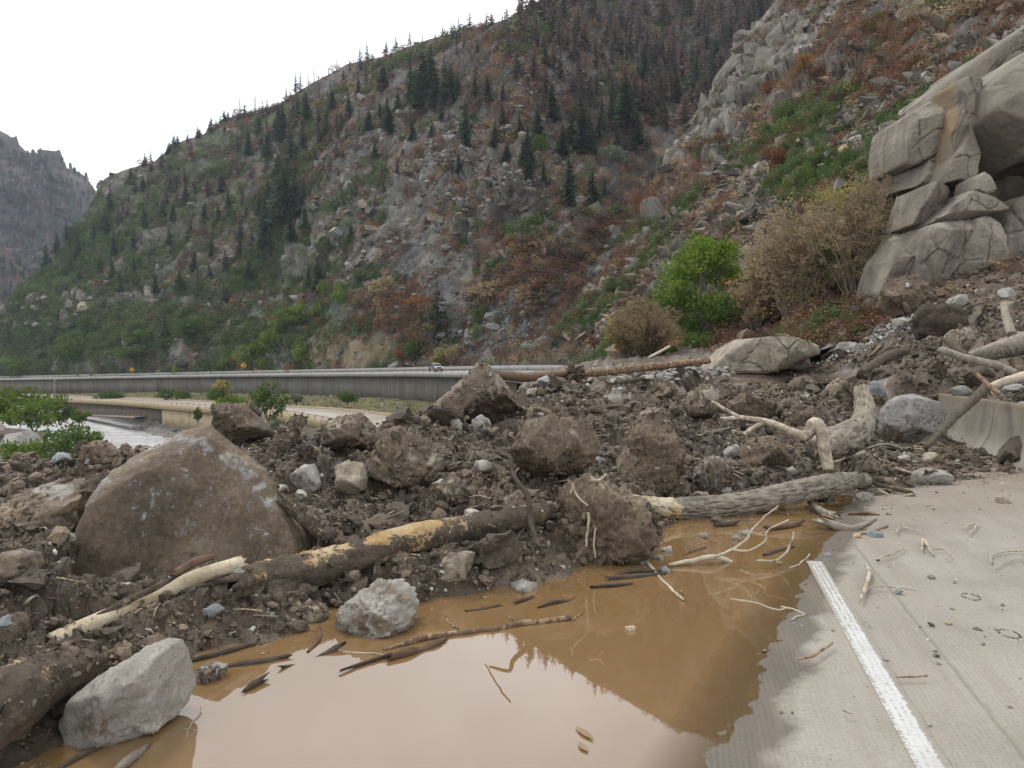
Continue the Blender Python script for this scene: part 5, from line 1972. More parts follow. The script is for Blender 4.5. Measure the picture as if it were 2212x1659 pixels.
BOULD = [
    ('boulder', [(437, 908), (450, 886), (475, 873), (525, 874), (550, 890), (588, 938), (575, 948), (540, 944), (510, 964), (470, 958), (440, 945)], 1.0, 'granite_brown', 'wedge-shaped mud-caked boulder behind the crest of the huge boulder', dict(mud=.8, bare=((560, 912, 20, 30, -.6),), seed=5)),
    ('boulder', [(-40, 1110), (0, 1088), (60, 1066), (120, 1035), (190, 1018), (228, 1032), (210, 1090), (180, 1140), (165, 1190), (60, 1200), (-20, 1190)], 1.1, 'granite_pale', 'low half-buried boulder with a pale patch left of the huge boulder', dict(mud=.86, bare=((120, 1060, 60, 22, -.5), (200, 1035, 30, 20, -.35), (30, 1150, 40, 30, -.2)), seed=6), .9),
    ('boulder', [(156, 992), (165, 966), (195, 953), (230, 958), (256, 988), (240, 1000), (200, 1004)], .45, 'granite_brown', 'small round mud-covered boulder on the bank above the river shrubs', dict(mud=.9, seed=7, sub=4)),
    ('rock', [(110, 992), (118, 980), (135, 978), (152, 988), (157, 1000), (125, 1000)], .25, 'granite_blue', 'smooth blue-grey stone beside the round muddy boulder at left', dict(mud=.15, seed=8, sub=3)),
    ('boulder', [(915, 905), (950, 866), (982, 836), (1004, 812), (1035, 788), (1060, 795), (1080, 806), (1105, 836), (1140, 862), (1155, 884), (1130, 908), (1050, 918), (960, 916)], 1.9, 'granite_brown', 'peaked mud-caked boulder standing before the highway deck', dict(mud=.78, bare=((990, 830, 14, 12, -.6), (1085, 820, 30, 30, -.35), (1010, 880, 40, 25, -.2)), seed=9, cat='boulder')),
    ('boulder', [(1165, 1205), (1178, 1130), (1200, 1090), (1240, 1050), (1290, 1040), (1330, 1058), (1370, 1075), (1400, 1105), (1425, 1150), (1428, 1185), (1395, 1200), (1350, 1212), (1300, 1218), (1240, 1216), (1190, 1218)], .85, 'granite_brown', 'mound-like boulder plastered with gravelly mud at the puddle edge', dict(mud=.95, seed=10, fine=.5, rough=.07, bare=((1210, 1170, 20, 30, -.35),))),
    ('boulder', [(1322, 1066), (1330, 1000), (1360, 940), (1385, 905), (1420, 885), (1470, 890), (1496, 912), (1484, 960), (1470, 1000), (1455, 1050), (1440, 1080), (1380, 1088)], .9, 'granite_brown', 'tall muddy block with one square corner in mid debris', dict(mud=.85, seed=11, bare=((1345, 1050, 16, 20, -.7),))),
    ('boulder', [(1092, 1015), (1110, 960), (1140, 915), (1190, 900), (1250, 910), (1300, 950), (1322, 985), (1290, 1022), (1260, 1042), (1200, 1048), (1130, 1042)], 1.0, 'granite_brown', 'broad dark muddy boulder right of the bent root', dict(mud=.9, seed=12, bare=((1245, 935, 15, 10, -.6),))),
    ('boulder', [(786, 1034), (805, 980), (830, 935), (870, 922), (915, 935), (960, 990), (988, 1022), (950, 1042), (880, 1052), (810, 1058)], .95, 'granite_tan', 'pyramid-shaped muddy boulder with smooth wet streaks, left of centre', dict(mud=.78, seed=13, bare=((890, 985, 12, 30, -.35), (945, 1000, 20, 26, -.4)))),
    ('boulder', [(695, 965), (700, 915), (730, 900), (780, 897), (815, 905), (834, 935), (825, 965), (780, 975), (730, 978)], .7, 'granite_tan', 'dull muddy boulder with pale ribs behind the leaning stump', dict(mud=.6, seed=14)),
    ('rock', [(625, 1050), (632, 1022), (655, 1006), (682, 1002), (692, 1028), (690, 1058), (650, 1065)], .4, 'granite_pale', 'angular pale rock leaning beside the huge boulder shoulder', dict(mud=.4, seed=15, sub=4)),
    ('rock', [(724, 1062), (722, 1010), (745, 995), (785, 1003), (796, 1025), (790, 1058), (760, 1070)], .4, 'granite_tan', 'pale blocky rock right of the scraped boulder, below the stump', dict(mud=.42, seed=16, sub=4)),
    ('rock', [(1495, 1050), (1500, 1010), (1520, 988), (1550, 985), (1575, 1005), (1592, 1040), (1580, 1062), (1540, 1070), (1500, 1066)], .5, 'granite_grey', 'grey rock smeared with mud behind the barked trunk', dict(mud=.58, seed=17, sub=4)),
    ('boulder', [(1584, 1012), (1600, 975), (1630, 945), (1660, 932), (1690, 950), (1715, 985), (1725, 1012), (1690, 1026), (1620, 1026)], .6, 'granite_brown', 'pyramid of mud-coated rock under the crooked branch', dict(mud=.88, seed=18, sub=4)),
    ('boulder', [(1908, 888), (1925, 866), (1948, 855), (1985, 849), (2021, 862), (2038, 886), (2038, 928), (2008, 952), (1968, 962), (1915, 955), (1905, 925)], 1.0, 'granite_grey', 'rounded clean grey boulder resting against the concrete barrier', dict(mud=.34, seed=19, bare=((1930, 940, 30, 30, .3),), rough=.015, cuts=12, k=3.6, cat='boulder')),
    ('boulder', [(1473, 905), (1478, 850), (1510, 830), (1545, 836), (1558, 870), (1555, 905), (1515, 915)], .8, 'granite_tan', 'muddy boulder with a pale worn top behind the crooked branch tip', dict(mud=.6, bare=((1535, 850, 20, 14, -.4),), seed=20)),
    ('boulder', [(1560, 915), (1575, 870), (1610, 850), (1650, 852), (1690, 875), (1705, 910), (1660, 925), (1600, 925)], .9, 'granite_brown', 'wide muddy boulder behind the crooked branch', dict(mud=.75, bare=((1655, 858, 25, 8, -.5),), seed=21)),
    ('boulder', [(1697, 845), (1715, 818), (1745, 811), (1775, 826), (1783, 845), (1740, 852)], .7, 'granite_brown', 'brown boulder on the edge of the water chute', dict(mud=.6, seed=22, sub=4)),
    ('boulder', [(1778, 860), (1790, 830), (1815, 818), (1845, 830), (1852, 860), (1815, 868)], .6, 'granite_tan', 'tan angular boulder above the curved barked log', dict(mud=.5, seed=23, sub=4)),
    ('boulder', [(1708, 925), (1715, 890), (1745, 880), (1775, 895), (1778, 925), (1740, 935)], .5, 'granite_brown', 'muddy rock tucked left of the curved barked log', dict(mud=.7, seed=24, sub=4)),
    ('boulder', [(1372, 918), (1385, 890), (1415, 878), (1450, 885), (1462, 912), (1420, 922)], .7, 'granite_tan', 'low tan boulder in the middle of the flow', dict(mud=.6, seed=25, sub=4)),
    ('boulder', [(1413, 850), (1418, 830), (1440, 824), (1456, 840), (1452, 858), (1430, 860)], .5, 'granite_brown', 'dark wet boulder beside the brown water', dict(mud=.9, seed=26, sub=4)),
    ('boulder', [(1110, 905), (1125, 885), (1160, 878), (1195, 888), (1202, 908), (1160, 916)], .7, 'granite_brown', 'dark clod-covered boulder right of the peaked boulder', dict(mud=.95, seed=27, sub=4)),
    ('rock', [(1012, 942), (1016, 910), (1040, 896), (1060, 908), (1062, 935), (1040, 948)], .4, 'granite_pale', 'mottled white and brown rock below the peaked boulder', dict(mud=.42, seed=28, sub=4)),
    ('rock', [(970, 935), (974, 908), (986, 901), (998, 915), (998, 935)], .3, 'granite_pale', 'upright white rock below the peaked boulder', dict(mud=.25, seed=29, sub=3)),
    ('rock', [(1012, 1020), (1018, 998), (1050, 994), (1068, 1005), (1064, 1020)], .3, 'granite_pale', 'pale flat rock at the foot of the bent root', dict(mud=.3, seed=30, sub=3)),
    ('rock', [(1160, 938), (1170, 922), (1188, 921), (1191, 934), (1175, 942)], .25, 'granite_pale', 'small pale rock on top of the broad dark boulder', dict(mud=.35, seed=31, sub=3)),
    ('rock', [(1228, 948), (1236, 930), (1255, 925), (1263, 938), (1250, 952)], .25, 'granite_pale', 'white-splashed rock on the crest of the broad dark boulder', dict(mud=.3, seed=32, sub=3)),
    ('rock', [(1066, 1125), (1080, 1085), (1120, 1060), (1165, 1055), (1180, 1080), (1165, 1110), (1110, 1128)], .5, 'granite_tan', 'muddy rock with a pale rim just above the yellow-patched log', dict(mud=.55, seed=33, sub=4)),
    ('rock', [(930, 1085), (945, 1045), (985, 1030), (1010, 1045), (1010, 1078), (970, 1095)], .5, 'granite_tan', 'half-buried tan rock behind the yellow-patched log', dict(mud=.6, seed=34, sub=4)),
    # along the water
    ('boulder', [(726, 1376), (730, 1330), (737, 1278), (760, 1266), (800, 1262), (850, 1258), (890, 1280), (902, 1312), (888, 1348), (862, 1364), (800, 1376)], .5, 'granite_pale', 'blocky pale boulder standing in the puddle under the yellow-patched log', dict(mud=.38, seed=35, bare=((770, 1290, 40, 15, -.4), (810, 1350, 70, 25, .25)), rough=.022, k=3.4, cat='boulder')),
    ('boulder', [(145, 1592), (142, 1548), (165, 1500), (200, 1475), (245, 1440), (275, 1432), (310, 1405), (345, 1392), (375, 1397), (395, 1425), (411, 1460), (425, 1500), (428, 1528), (395, 1550), (340, 1566), (280, 1594), (220, 1612), (170, 1608)], .52, 'granite_pale', 'pale grey faceted boulder in the puddle, nearest rock at lower left', dict(mud=.08, seed=66, bare=((240, 1575, 120, 35, .25), (180, 1550, 40, 40, .15)), rough=.012, cuts=4, k=3.0, cat='boulder')),
    ('rock', [(938, 1258), (945, 1215), (968, 1197), (1005, 1192), (1034, 1200), (1036, 1225), (1020, 1248), (975, 1264)], .3, 'granite_tan', 'grey-brown rock wedged under the yellow-patched log', dict(mud=.4, seed=37, sub=4)),
    ('rock', [(1078, 1190), (1083, 1168), (1100, 1163), (1114, 1175), (1110, 1190)], .15, 'granite_grey', 'small grey rock below the bent root end', dict(mud=.3, seed=38, sub=3)),
    ('rock', [(634, 1346), (640, 1312), (670, 1298), (706, 1300), (708, 1335), (680, 1350)], .25, 'granite_tan', 'muddy wedge rock left of the blocky puddle boulder', dict(mud=.55, seed=39, sub=4)),
    ('rock', [(1072, 1282), (1100, 1262), (1130, 1254), (1172, 1266), (1174, 1278), (1120, 1286)], .22, 'granite_pale', 'flat white slab lying at the waterline', dict(mud=.12, seed=40, sub=3)),
    ('rock', [(412, 1474), (420, 1448), (445, 1436), (490, 1442), (504, 1452), (480, 1470), (440, 1478)], .2, 'granite_grey', 'wet dark grey rock at the waterline beside the splintered planks', dict(mud=.5, seed=41, sub=4)),
    ('rock', [(1350, 1368), (1353, 1356), (1364, 1351), (1375, 1358), (1374, 1368)], .05, 'granite_ochre', 'small cream pebble alone in the open puddle', dict(mud=-.3, seed=42, sub=3)),
    ('rock', [(1420, 1200), (1428, 1186), (1450, 1180), (1463, 1186), (1460, 1199)], .14, 'granite_pale', 'white flat stone in the water right of the gravelly mound', dict(mud=-.1, seed=43, sub=3)),
    ('rock', [(1404, 1212), (1412, 1202), (1440, 1200), (1448, 1208), (1430, 1214)], .12, 'granite_pale', 'low white stone just below the flat one in the water', dict(mud=.0, seed=44, sub=3)),
    ('rock', [(1422, 1240), (1426, 1228), (1438, 1224), (1447, 1234), (1440, 1242)], .1, 'granite_blue', 'small blue-white stone near the slanting pale stick', dict(mud=-.2, seed=45, sub=3)),
    ('rock', [(1380, 1225), (1384, 1204), (1392, 1196), (1400, 1208), (1396, 1228)], .1, 'granite_pale', 'upright pale stone at the head of the slanting stick', dict(mud=.2, seed=46, sub=3)),
    ('rock', [(1592, 1160), (1600, 1148), (1618, 1145), (1626, 1153), (1618, 1162)], .12, 'granite_pale', 'white stone in the water below the barked trunk', dict(mud=-.2, seed=47, sub=3)),
    ('rock', [(1495, 1165), (1505, 1152), (1540, 1150), (1546, 1160), (1520, 1168)], .12, 'granite_tan', 'low brown-white stone in the water below the pale log end', dict(mud=.25, seed=48, sub=3)),
    ('rock', [(1578, 1170), (1584, 1158), (1602, 1157), (1612, 1166), (1600, 1172)], .1, 'granite_tan', 'tan stone beside the white one in the water', dict(mud=.2, seed=49, sub=3)),
    ('rock', [(1868, 1162), (1872, 1150), (1890, 1147), (1906, 1151), (1902, 1162), (1885, 1167)], .15, 'granite_blue', 'blue-grey angular stone at the dry edge by the driftwood', dict(mud=-.2, seed=50, sub=3)),
    ('rock', [(1840, 1165), (1844, 1155), (1856, 1153), (1862, 1162), (1852, 1168)], .1, 'granite_ochre', 'small ochre stone beside the driftwood end', dict(mud=.2, seed=51, sub=3)),
    ('rock', [(1779, 1204), (1784, 1196), (1796, 1195), (1800, 1203), (1790, 1208)], .07, 'granite_blue', 'small wet grey stone at the puddle tip', dict(mud=-.1, seed=52, sub=3)),
    ('rock', [(1843, 1082), (1845, 1067), (1875, 1064), (1884, 1068), (1882, 1082), (1860, 1085)], .2, 'granite_pale', 'brick-shaped white stone near the trunk end', dict(mud=-.1, seed=53, sub=3, k=6)),
    ('rock', [(1838, 1050), (1845, 1028), (1868, 1020), (1884, 1030), (1882, 1050), (1860, 1056)], .25, 'granite_tan', 'tan rock behind the brick-shaped white stone', dict(mud=.35, seed=54, sub=3)),
    ('boulder', [(1970, 1045), (1976, 1022), (2000, 1012), (2035, 1016), (2056, 1028), (2048, 1044), (2010, 1050)], .45, 'granite_pale', 'long smooth pale boulder lying on the road by the barrier', dict(mud=.1, seed=55, sub=4, cuts=2, cat='boulder')),
    ('rock', [(1992, 998), (2000, 978), (2020, 972), (2036, 988), (2030, 1000)], .3, 'granite_tan', 'tan angular rock between the long pale boulder and the barrier', dict(mud=.4, seed=56, sub=3)),
    ('rock', [(2150, 1092), (2155, 1074), (2170, 1067), (2186, 1080), (2182, 1094), (2165, 1097)], .2, 'granite_tan', 'lone tan rock on the road near the right edge', dict(mud=.3, seed=57, sub=3)),
    ('rock', [(1935, 998), (1942, 986), (1960, 982), (1970, 994), (1955, 1000)], .25, 'granite_pale', 'small pale rock left of the long pale boulder', dict(mud=.2, seed=58, sub=3)),
    ('boulder', [(-10, 1275), (-10, 1200), (25, 1192), (55, 1200), (66, 1235), (62, 1268), (30, 1285)], .5, 'granite_brown', 'reddish brown boulder with a white-topped stone at the left edge', dict(mud=.45, seed=59, sub=4)),
    ('rock', [(28, 1215), (36, 1196), (50, 1192), (64, 1205), (60, 1220)], .2, 'granite_pale', 'small white stone on the reddish boulder at the left edge', dict(mud=.0, seed=60, sub=3), -.25),
    ('boulder', [(-10, 1425), (-10, 1345), (20, 1330), (40, 1345), (48, 1390), (40, 1420)], .4, 'granite_brown', 'dark wet rock at the left edge above the near log', dict(mud=.85, seed=61, sub=4)),
    ('rock', [(0, 1358), (4, 1335), (16, 1330), (22, 1345), (10, 1360)], .12, 'granite_blue', 'small white-grey stone on the dark wet rock at left', dict(mud=-.1, seed=62, sub=3), -.15),
    ('rock', [(438, 1328), (446, 1310), (468, 1304), (482, 1316), (478, 1332), (455, 1336)], .14, 'granite_blue', 'smooth blue-grey stone between the pale log and the puddle', dict(mud=.05, seed=63, sub=3)),
    ('rock', [(146, 1420), (150, 1410), (163, 1406), (168, 1418), (158, 1424)], .08, 'granite_blue', 'small blue stone above the near log', dict(mud=.1, seed=64, sub=3)),
    ('rock', [(838, 1147), (846, 1136), (866, 1136), (872, 1148), (856, 1153)], .12, 'granite_blue', 'blue-white stone behind the middle of the yellow-patched log', dict(mud=.0, seed=65, sub=3)),
    ('rock', [(1145, 1092), (1150, 1080), (1174, 1079), (1180, 1090), (1165, 1095)], .14, 'granite_blue', 'blue-white stone at the far end of the yellow-patched log', dict(mud=-.1, seed=67, sub=3)),
    ('rock', [(1545, 1076), (1552, 1060), (1575, 1052), (1592, 1062), (1588, 1076)], .2, 'granite_pale', 'smooth pale stone lying behind the barked trunk', dict(mud=.0, seed=68, sub=3)),
    ('rock', [(1492, 1080), (1500, 1064), (1530, 1062), (1542, 1074), (1520, 1084)], .2, 'granite_tan', 'tan stone behind the pale stripped end of the trunk', dict(mud=.3, seed=69, sub=3)),
    ('rock', [(1552, 1003), (1560, 970), (1590, 960), (1606, 975), (1590, 1000)], .3, 'granite_pale', 'pale-rimmed stone left of the coated pyramid rock', dict(mud=.35, seed=70, sub=3)),
    ('rock', [(1690, 1032), (1695, 1015), (1712, 1008), (1724, 1020), (1718, 1034)], .2, 'granite_pale', 'pale stone near the foot of the crooked branch', dict(mud=.25, seed=71, sub=3)),
    # up the chute
    ('boulder', [(1690, 797), (1705, 775), (1740, 768), (1765, 775), (1768, 792), (1730, 802)], 1.0, 'granite_tan', 'tan boulder at the lower right corner of the great slab', dict(mud=.4, seed=73, sub=4)),
    ('boulder', [(1734, 738), (1740, 712), (1765, 700), (1800, 698), (1850, 690), (1860, 705), (1855, 735), (1830, 748), (1780, 756), (1750, 755)], 1.6, 'granite_ochre', 'ochre yellow boulder above the cobble bar', dict(mud=.08, seed=74, cat='boulder')),
    ('boulder', [(1903, 665), (1908, 625), (1925, 602), (1960, 594), (2000, 610), (2045, 625), (2050, 655), (2010, 678), (1960, 688), (1925, 685)], 2.2, 'granite_brown', 'smooth mud-plastered boulder on the slope below the cliff', dict(mud=.95, seed=75, rough=.05, fine=.2)),
    ('rock', [(2040, 665), (2052, 645), (2068, 634), (2086, 637), (2090, 655), (2070, 668)], .6, 'granite_pale', 'bright white rock on the slope beside the root ball', dict(mud=-.3, seed=76, sub=4)),
    ('rock', [(1920, 705), (1930, 690), (1955, 684), (1978, 692), (1975, 712), (1945, 716)], .8, 'granite_pale', 'blue-white boulder at the head of the cobble bar', dict(mud=-.2, seed=77, sub=4)),
    ('rock', [(1966, 700), (1972, 678), (1982, 668), (1994, 682), (1998, 704), (1980, 708)], .5, 'granite_pale', 'upright pale rock at the head of the cobble bar', dict(mud=-.1, seed=78, sub=4)),
    ('rock', [(2152, 640), (2162, 624), (2182, 620), (2196, 628), (2190, 644), (2170, 648)], .6, 'granite_grey', 'loose grey rock high on the mud slope at right', dict(mud=.05, seed=79, sub=4)),
    ('rock', [(2158, 668), (2170, 650), (2200, 652), (2208, 668), (2185, 676)], .6, 'granite_tan', 'tan rock below the loose grey one on the mud slope', dict(mud=.3, seed=80, sub=4)),
    ('boulder', [(2043, 745), (2055, 715), (2085, 708), (2120, 712), (2150, 730), (2155, 755), (2110, 765), (2060, 765)], 1.2, 'granite_tan', 'tan boulder with a grey bare patch behind the leaning log', dict(mud=.5, seed=81, bare=((2135, 745, 25, 18, -.6),))),
    ('boulder', [(1995, 770), (1998, 735), (2015, 725), (2038, 732), (2042, 765), (2020, 775)], .8, 'granite_brown', 'dark brown boulder behind the thin grey log at right', dict(mud=.6, seed=82, sub=4)),
    ('boulder', [(2150, 762), (2165, 735), (2200, 718), (2240, 720), (2250, 760), (2200, 775)], 1.0, 'granite_tan', 'tan boulder behind the thick grey log at the right edge', dict(mud=.45, seed=83, sub=4)),
    ('rock', [(2050, 860), (2058, 838), (2080, 832), (2100, 845), (2108, 862), (2080, 870)], .4, 'granite_grey', 'grey rock sitting on the barrier end', dict(mud=.3, seed=84, sub=4)),
    ('rock', [(1868, 850), (1876, 828), (1892, 822), (1910, 835), (1914, 855), (1890, 862)], .4, 'granite_blue', 'blue-grey angular rock above the curved barked log', dict(mud=.15, seed=85, sub=4)),
    ('rock', [(1880, 875), (1884, 858), (1900, 852), (1914, 865), (1908, 880)], .3, 'granite_brown', 'black wet rock between the curved log and the barrier boulder', dict(mud=.95, seed=86, sub=3)),
    ('rock', [(2160, 850), (2175, 832), (2205, 828), (2225, 845), (2215, 858)], .4, 'granite_grey', 'grey flat rock behind the white pole on the barrier', dict(mud=.2, seed=87, sub=3)),
    ('boulder', [(1157, 838), (1163, 818), (1180, 812), (1204, 822), (1203, 836), (1180, 840)], .7, 'granite_blue', 'pale blue-white boulder beyond the peaked boulder', dict(mud=-.3, seed=88, sub=4, k=4, cat='boulder')),
    ('rock', [(1310, 835), (1320, 818), (1345, 812), (1365, 822), (1355, 836)], .6, 'granite_pale', 'white rock under the long fallen log', dict(mud=.0, seed=89, sub=4)),
    ('rock', [(1134, 852), (1140, 840), (1160, 838), (1168, 850), (1150, 856)], .4, 'granite_pale', 'small pale rock below the blue-white boulder', dict(mud=.1, seed=90, sub=3)),
    ('boulder', [(1855, 820), (1858, 800), (1875, 790), (1892, 796), (1896, 815), (1875, 824)], .6, 'granite_brown', 'dark muddy clod boulder at the right edge of the chute', dict(mud=.95, seed=91, sub=4)),
    ('boulder', [(1895, 775), (1905, 755), (1935, 745), (1965, 752), (1975, 772), (1940, 782)], .9, 'granite_brown', 'muddy boulder above the half-buried grey pole', dict(mud=.7, seed=92, sub=4)),
    ('boulder', [(1800, 762), (1815, 740), (1850, 738), (1870, 752), (1860, 768)], .8, 'granite_pale', 'pale muddy boulder below the ochre boulder', dict(mud=.3, seed=93, sub=4)),
]
SLAB_D = D(1630, 800) + .9
slab_rock('boulder', [(1526, 804), (1548, 780), (1571, 755), (1608, 733), (1650, 729), (1688, 730), (1748, 746), (1755, 764), (1708, 778), (1675, 797), (1641, 803)], SLAB_D, 2.6, 'granite_tan', None, 'great flat-topped slab of tan rock beside the running chute', 'boulder', seed=72, mud=.3, rough=.03, tilt=.5)
for it in BOULD:
    nm, ol, th, mt, lb_, kw = it[:6]
    kw = dict(kw)
    kw.setdefault('rough', None if nm == 'boulder' else .010)
    kw.setdefault('cuts', 10)
    kw.setdefault('soft', 2)
    kw.setdefault('fine', .35)
    kw.setdefault('sub', 5 if np.ptp([q_[0] for q_ in ol]) > 125 else 4)
    ofit(nm, ol, th, mt, lb_, dd=(it[6] if len(it) > 6 else 0.0), **kw)

# ------------------------------------------------------------------ cliff of massive granite at right
CL = empty('granite_cliff', tuple(P(2150, 560, 33)), label='massive jointed tan granite cliff above the slide at right', cat='cliff')
m, t, b = new_mat('cliff_rock')
v = pos(t)
c = ramp(t, tnoise(t, v, .5, 7, .6), [(.3, (.130, .112, .088)), (.5, (.205, .176, .140)), (.7, (.30, .265, .218))])
c = mixc(t, .5, c, ramp(t, tnoise(t, v, 14, 5, .7), [(.35, (.72, .72, .72)), (.62, (1.18, 1.18, 1.18))]), 'MULTIPLY')
stn = tnoise(t, mapping(t, v, (1.5, 1.5, .14)), 1.0, 6, .65)
c = mixc(t, rng_(t, stn, .52, .66, 0, .65), c, (.085, .075, .064))
c = mixc(t, attr(t, 'ochre'), c, (.34, .21, .075))
c = mixc(t, attr(t, 'black'), c, (.035, .032, .03))
c = mixc(t, rng_(t, attr(t, 'mud'), .35, .65, 0, .85), c, (.13, .098, .07))
setc(t, b, c, .85, .3)
bump(t, b, math_(t, 'ADD', tnoise(t, v, 3, 9, .65), math_(t, 'MULTIPLY', tnoise(t, v, 25, 4), .12)), .7, .12)
M['cliff_rock'] = m
CLB = [
    ([(1925, 368), (1926, 317), (1935, 267), (1968, 243), (2010, 222), (2012, 280), (2005, 322), (1968, 361), (1941, 374)], 33.5, 4.0, 5),
    ([(1922, 420), (1923, 372), (1960, 368), (2005, 322), (2018, 367), (2000, 402), (1958, 425)], 34.0, 4.0, 6),
    ([(2004, 330), (2004, 260), (2012, 210), (2041, 198), (2078, 198), (2072, 265), (2050, 295), (2041, 330), (2022, 369), (2006, 372)], 32.6, 4.0, 7),
    ([(2056, 400), (2058, 330), (2066, 270), (2076, 226), (2110, 194), (2150, 168), (2212, 115), (2330, 58), (2500, 50), (2500, 430), (2300, 352), (2212, 347), (2160, 368), (2140, 402), (2110, 408), (2080, 404)], 32.0, 6.0, 8),
    ([(1998, 218), (2050, 173), (2120, 118), (2200, 63), (2280, 20), (2380, 10), (2330, 80), (2150, 172), (2078, 222)], 36.5, 5.0, 9),
    ([(2012, 404), (2022, 372), (2048, 327), (2070, 275), (2080, 330), (2078, 404), (2045, 398)], 31.6, 2.2, 10),
    ([(2085, 418), (2090, 392), (2105, 380), (2128, 384), (2136, 405), (2130, 422), (2105, 428)], 30.2, 1.5, 11),
    ([(1990, 490), (2018, 460), (2058, 426), (2108, 413), (2127, 424), (2128, 468), (2080, 480), (2030, 490)], 30.6, 3.0, 12),
    ([(1945, 495), (1958, 450), (1972, 412), (2000, 405), (2022, 410), (2018, 446), (1998, 482), (1970, 494)], 31.6, 2.6, 13),
    ([(1952, 640), (1960, 560), (1976, 498), (2005, 488), (2084, 474), (2080, 505), (2072, 580), (2066, 630)], 30.8, 3.0, 14),
    ([(2050, 640), (2060, 540), (2080, 480), (2118, 473), (2137, 488), (2140, 570), (2130, 630)], 30.0, 2.2, 15),
    ([(2130, 590), (2145, 500), (2160, 450), (2190, 430), (2240, 420), (2310, 440), (2320, 540), (2260, 590)], 30.6, 2.2, 16),
    ([(2120, 520), (2125, 400), (2160, 360), (2260, 345), (2420, 350), (2500, 400), (2480, 520), (2300, 560)], 36.0, 3.0, 17),
    ([(1880, 640), (1900, 570), (1938, 512), (1962, 495), (1972, 560), (1968, 630), (1920, 655)], 31.5, 2.5, 18),
]
CLB.append(([(1930, 600), (1940, 420), (1990, 300), (2020, 200), (2120, 120), (2260, 30), (2520, 0), (2560, 560), (2300, 600)], 39.0, 4.0, 19))
for ol, d_, th, sd_ in CLB:
    o = slab_rock('rock_block', ol, d_, th, 'cliff_rock', CL, seed=sd_, mud=.12, rough=.045 if sd_ != 8 else .03, tilt=.22 if sd_ != 8 else .1)
    me = o.data
    co = np.zeros(len(me.vertices) * 3, dtype=np.float32)
    me.vertices.foreach_get('co', co)
    co = co.reshape(-1, 3) + np.array(CL.location)
    u_, v_ = proj(co)
    wb = .4 * noise(co, .8, 5) + .3 * noise(co, 2.5, 6)
    for an, w_ in (('ochre', np.maximum(patchw(u_, v_, 2040, 255, 34, 80, 0, wb) * .55, patchw(u_, v_, 2020, 320, 16, 50, 0, wb) * .45) * (sd_ in (7, 10))),
                   ('black', np.maximum(patchw(u_, v_, 2033, 262, 12, 40, 0, wb) * .85, patchw(u_, v_, 2050, 215, 36, 18, 0, wb) * .6) * (sd_ in (7, 8)))):
        at = me.attributes.new(an, 'FLOAT', 'POINT')
        at.data.foreach_set('value', np.asarray(w_, dtype=np.float32))

# ------------------------------------------------------------------ logs and branches
plog('log', [(505, 1266, 30), (560, 1250, 36), (650, 1236, 41), (742, 1216, 39), (871, 1174, 36), (1000, 1146, 32), (1145, 1112, 23), (1192, 1098, 12)], 'log_muddy', 'long muddy log with yellow peeled patches lying across the bank',
     d=(5.15, 6.7), bare=((.28, .46, .5), (.48, .66, .62), (.66, .76, .42), (.82, .9, .5), (.05, .2, .36)), mud=.46, hollow=True, furrow=.08, jag=1.2, seed=3, n=110, ns=26)
plog('log', [(112, 1388, 22), (215, 1342, 20), (320, 1296, 20), (420, 1252, 21), (515, 1224, 22)], 'log_pale', 'cream-coloured barkless log with dark bark strips below the huge boulder', d=(4.45, 5.5),
     basebare=.62, bare=((.0, .3, .6), (.45, .98, 1.0)), mud=.12, furrow=.03, seed=5, n=80)
plog('bark_strip', [(378, 1238, 8), (420, 1215, 10), (456, 1203, 7)], 'log_red', 'reddish strip of bark on top of the cream log', d=(5.0, 5.3), mud=.1, seed=6, n=24, cat='bark')
plog('bark_strip', [(205, 1338, 4), (260, 1308, 7), (330, 1272, 7), (380, 1244, 4)], 'log_muddy', 'long dark strip of bark along the cream log', d=(4.68, 5.05), mud=.5, seed=7, n=40, cat='bark', kink=.025, jag=2.0)
plog('log', [(-90, 1580, 84), (0, 1522, 78), (80, 1478, 62), (190, 1432, 30)], 'log_muddy', 'thick muddy log in the bottom left corner', d=(3.15, 4.1), bare=((.2, .32, .3), (.35, .6, .34), (.7, .85, .3)), mud=.5, furrow=.08, seed=8, n=90, ns=30, jag=.6)
plog('log', [(1346, 1078, 13), (1400, 1092, 20), (1465, 1100, 24), (1594, 1090, 25), (1723, 1062, 25), (1800, 1045, 24), (1842, 1038, 16)], 'log_grey', 'grey furrow-barked trunk with a pale stripped end at the puddle head', d=(7.7, 8.9), bare=((.0, .32, .95),), mud=.0, furrow=.16, seed=9, n=200, ns=64, jag=1.0)
plog('log', [(1862, 846, 16), (1868, 885, 22), (1862, 920, 26), (1835, 945, 34), (1790, 962, 32), (1762, 972, 22)], 'log_grey', 'curved tan bark-covered stump in the debris', d=(10.6, 9.4), mud=.36, furrow=.14, seed=10, n=120, ns=48, cat='log')
plog('log', [(643, 913, 15), (625, 940, 19), (605, 970, 20), (580, 1002, 18)], 'log_muddy', 'mud-coated stump leaning left behind the huge boulder', d=(8.4, 8.0), mud=.75, seed=11, n=40, jag=.6)
plog('log', [(620, 1090, 14), (660, 1118, 18), (700, 1152, 20), (742, 1185, 16)], 'log_muddy', 'split dark trunk slab leaning on the right foot of the huge boulder', d=(6.2, 6.1), mud=.5, bare=((.1, .7, .3),), seed=12, n=40, jag=1.2)
plog('log', [(1258, 807, 8), (1340, 800, 8.5), (1440, 789, 8), (1530, 780, 6)], 'log_red', 'long fallen reddish log lying across the far debris', d=(21, 24.5), basebare=.46, mud=.0, seed=13, n=60, ns=14, furrow=.03, jag=.3)
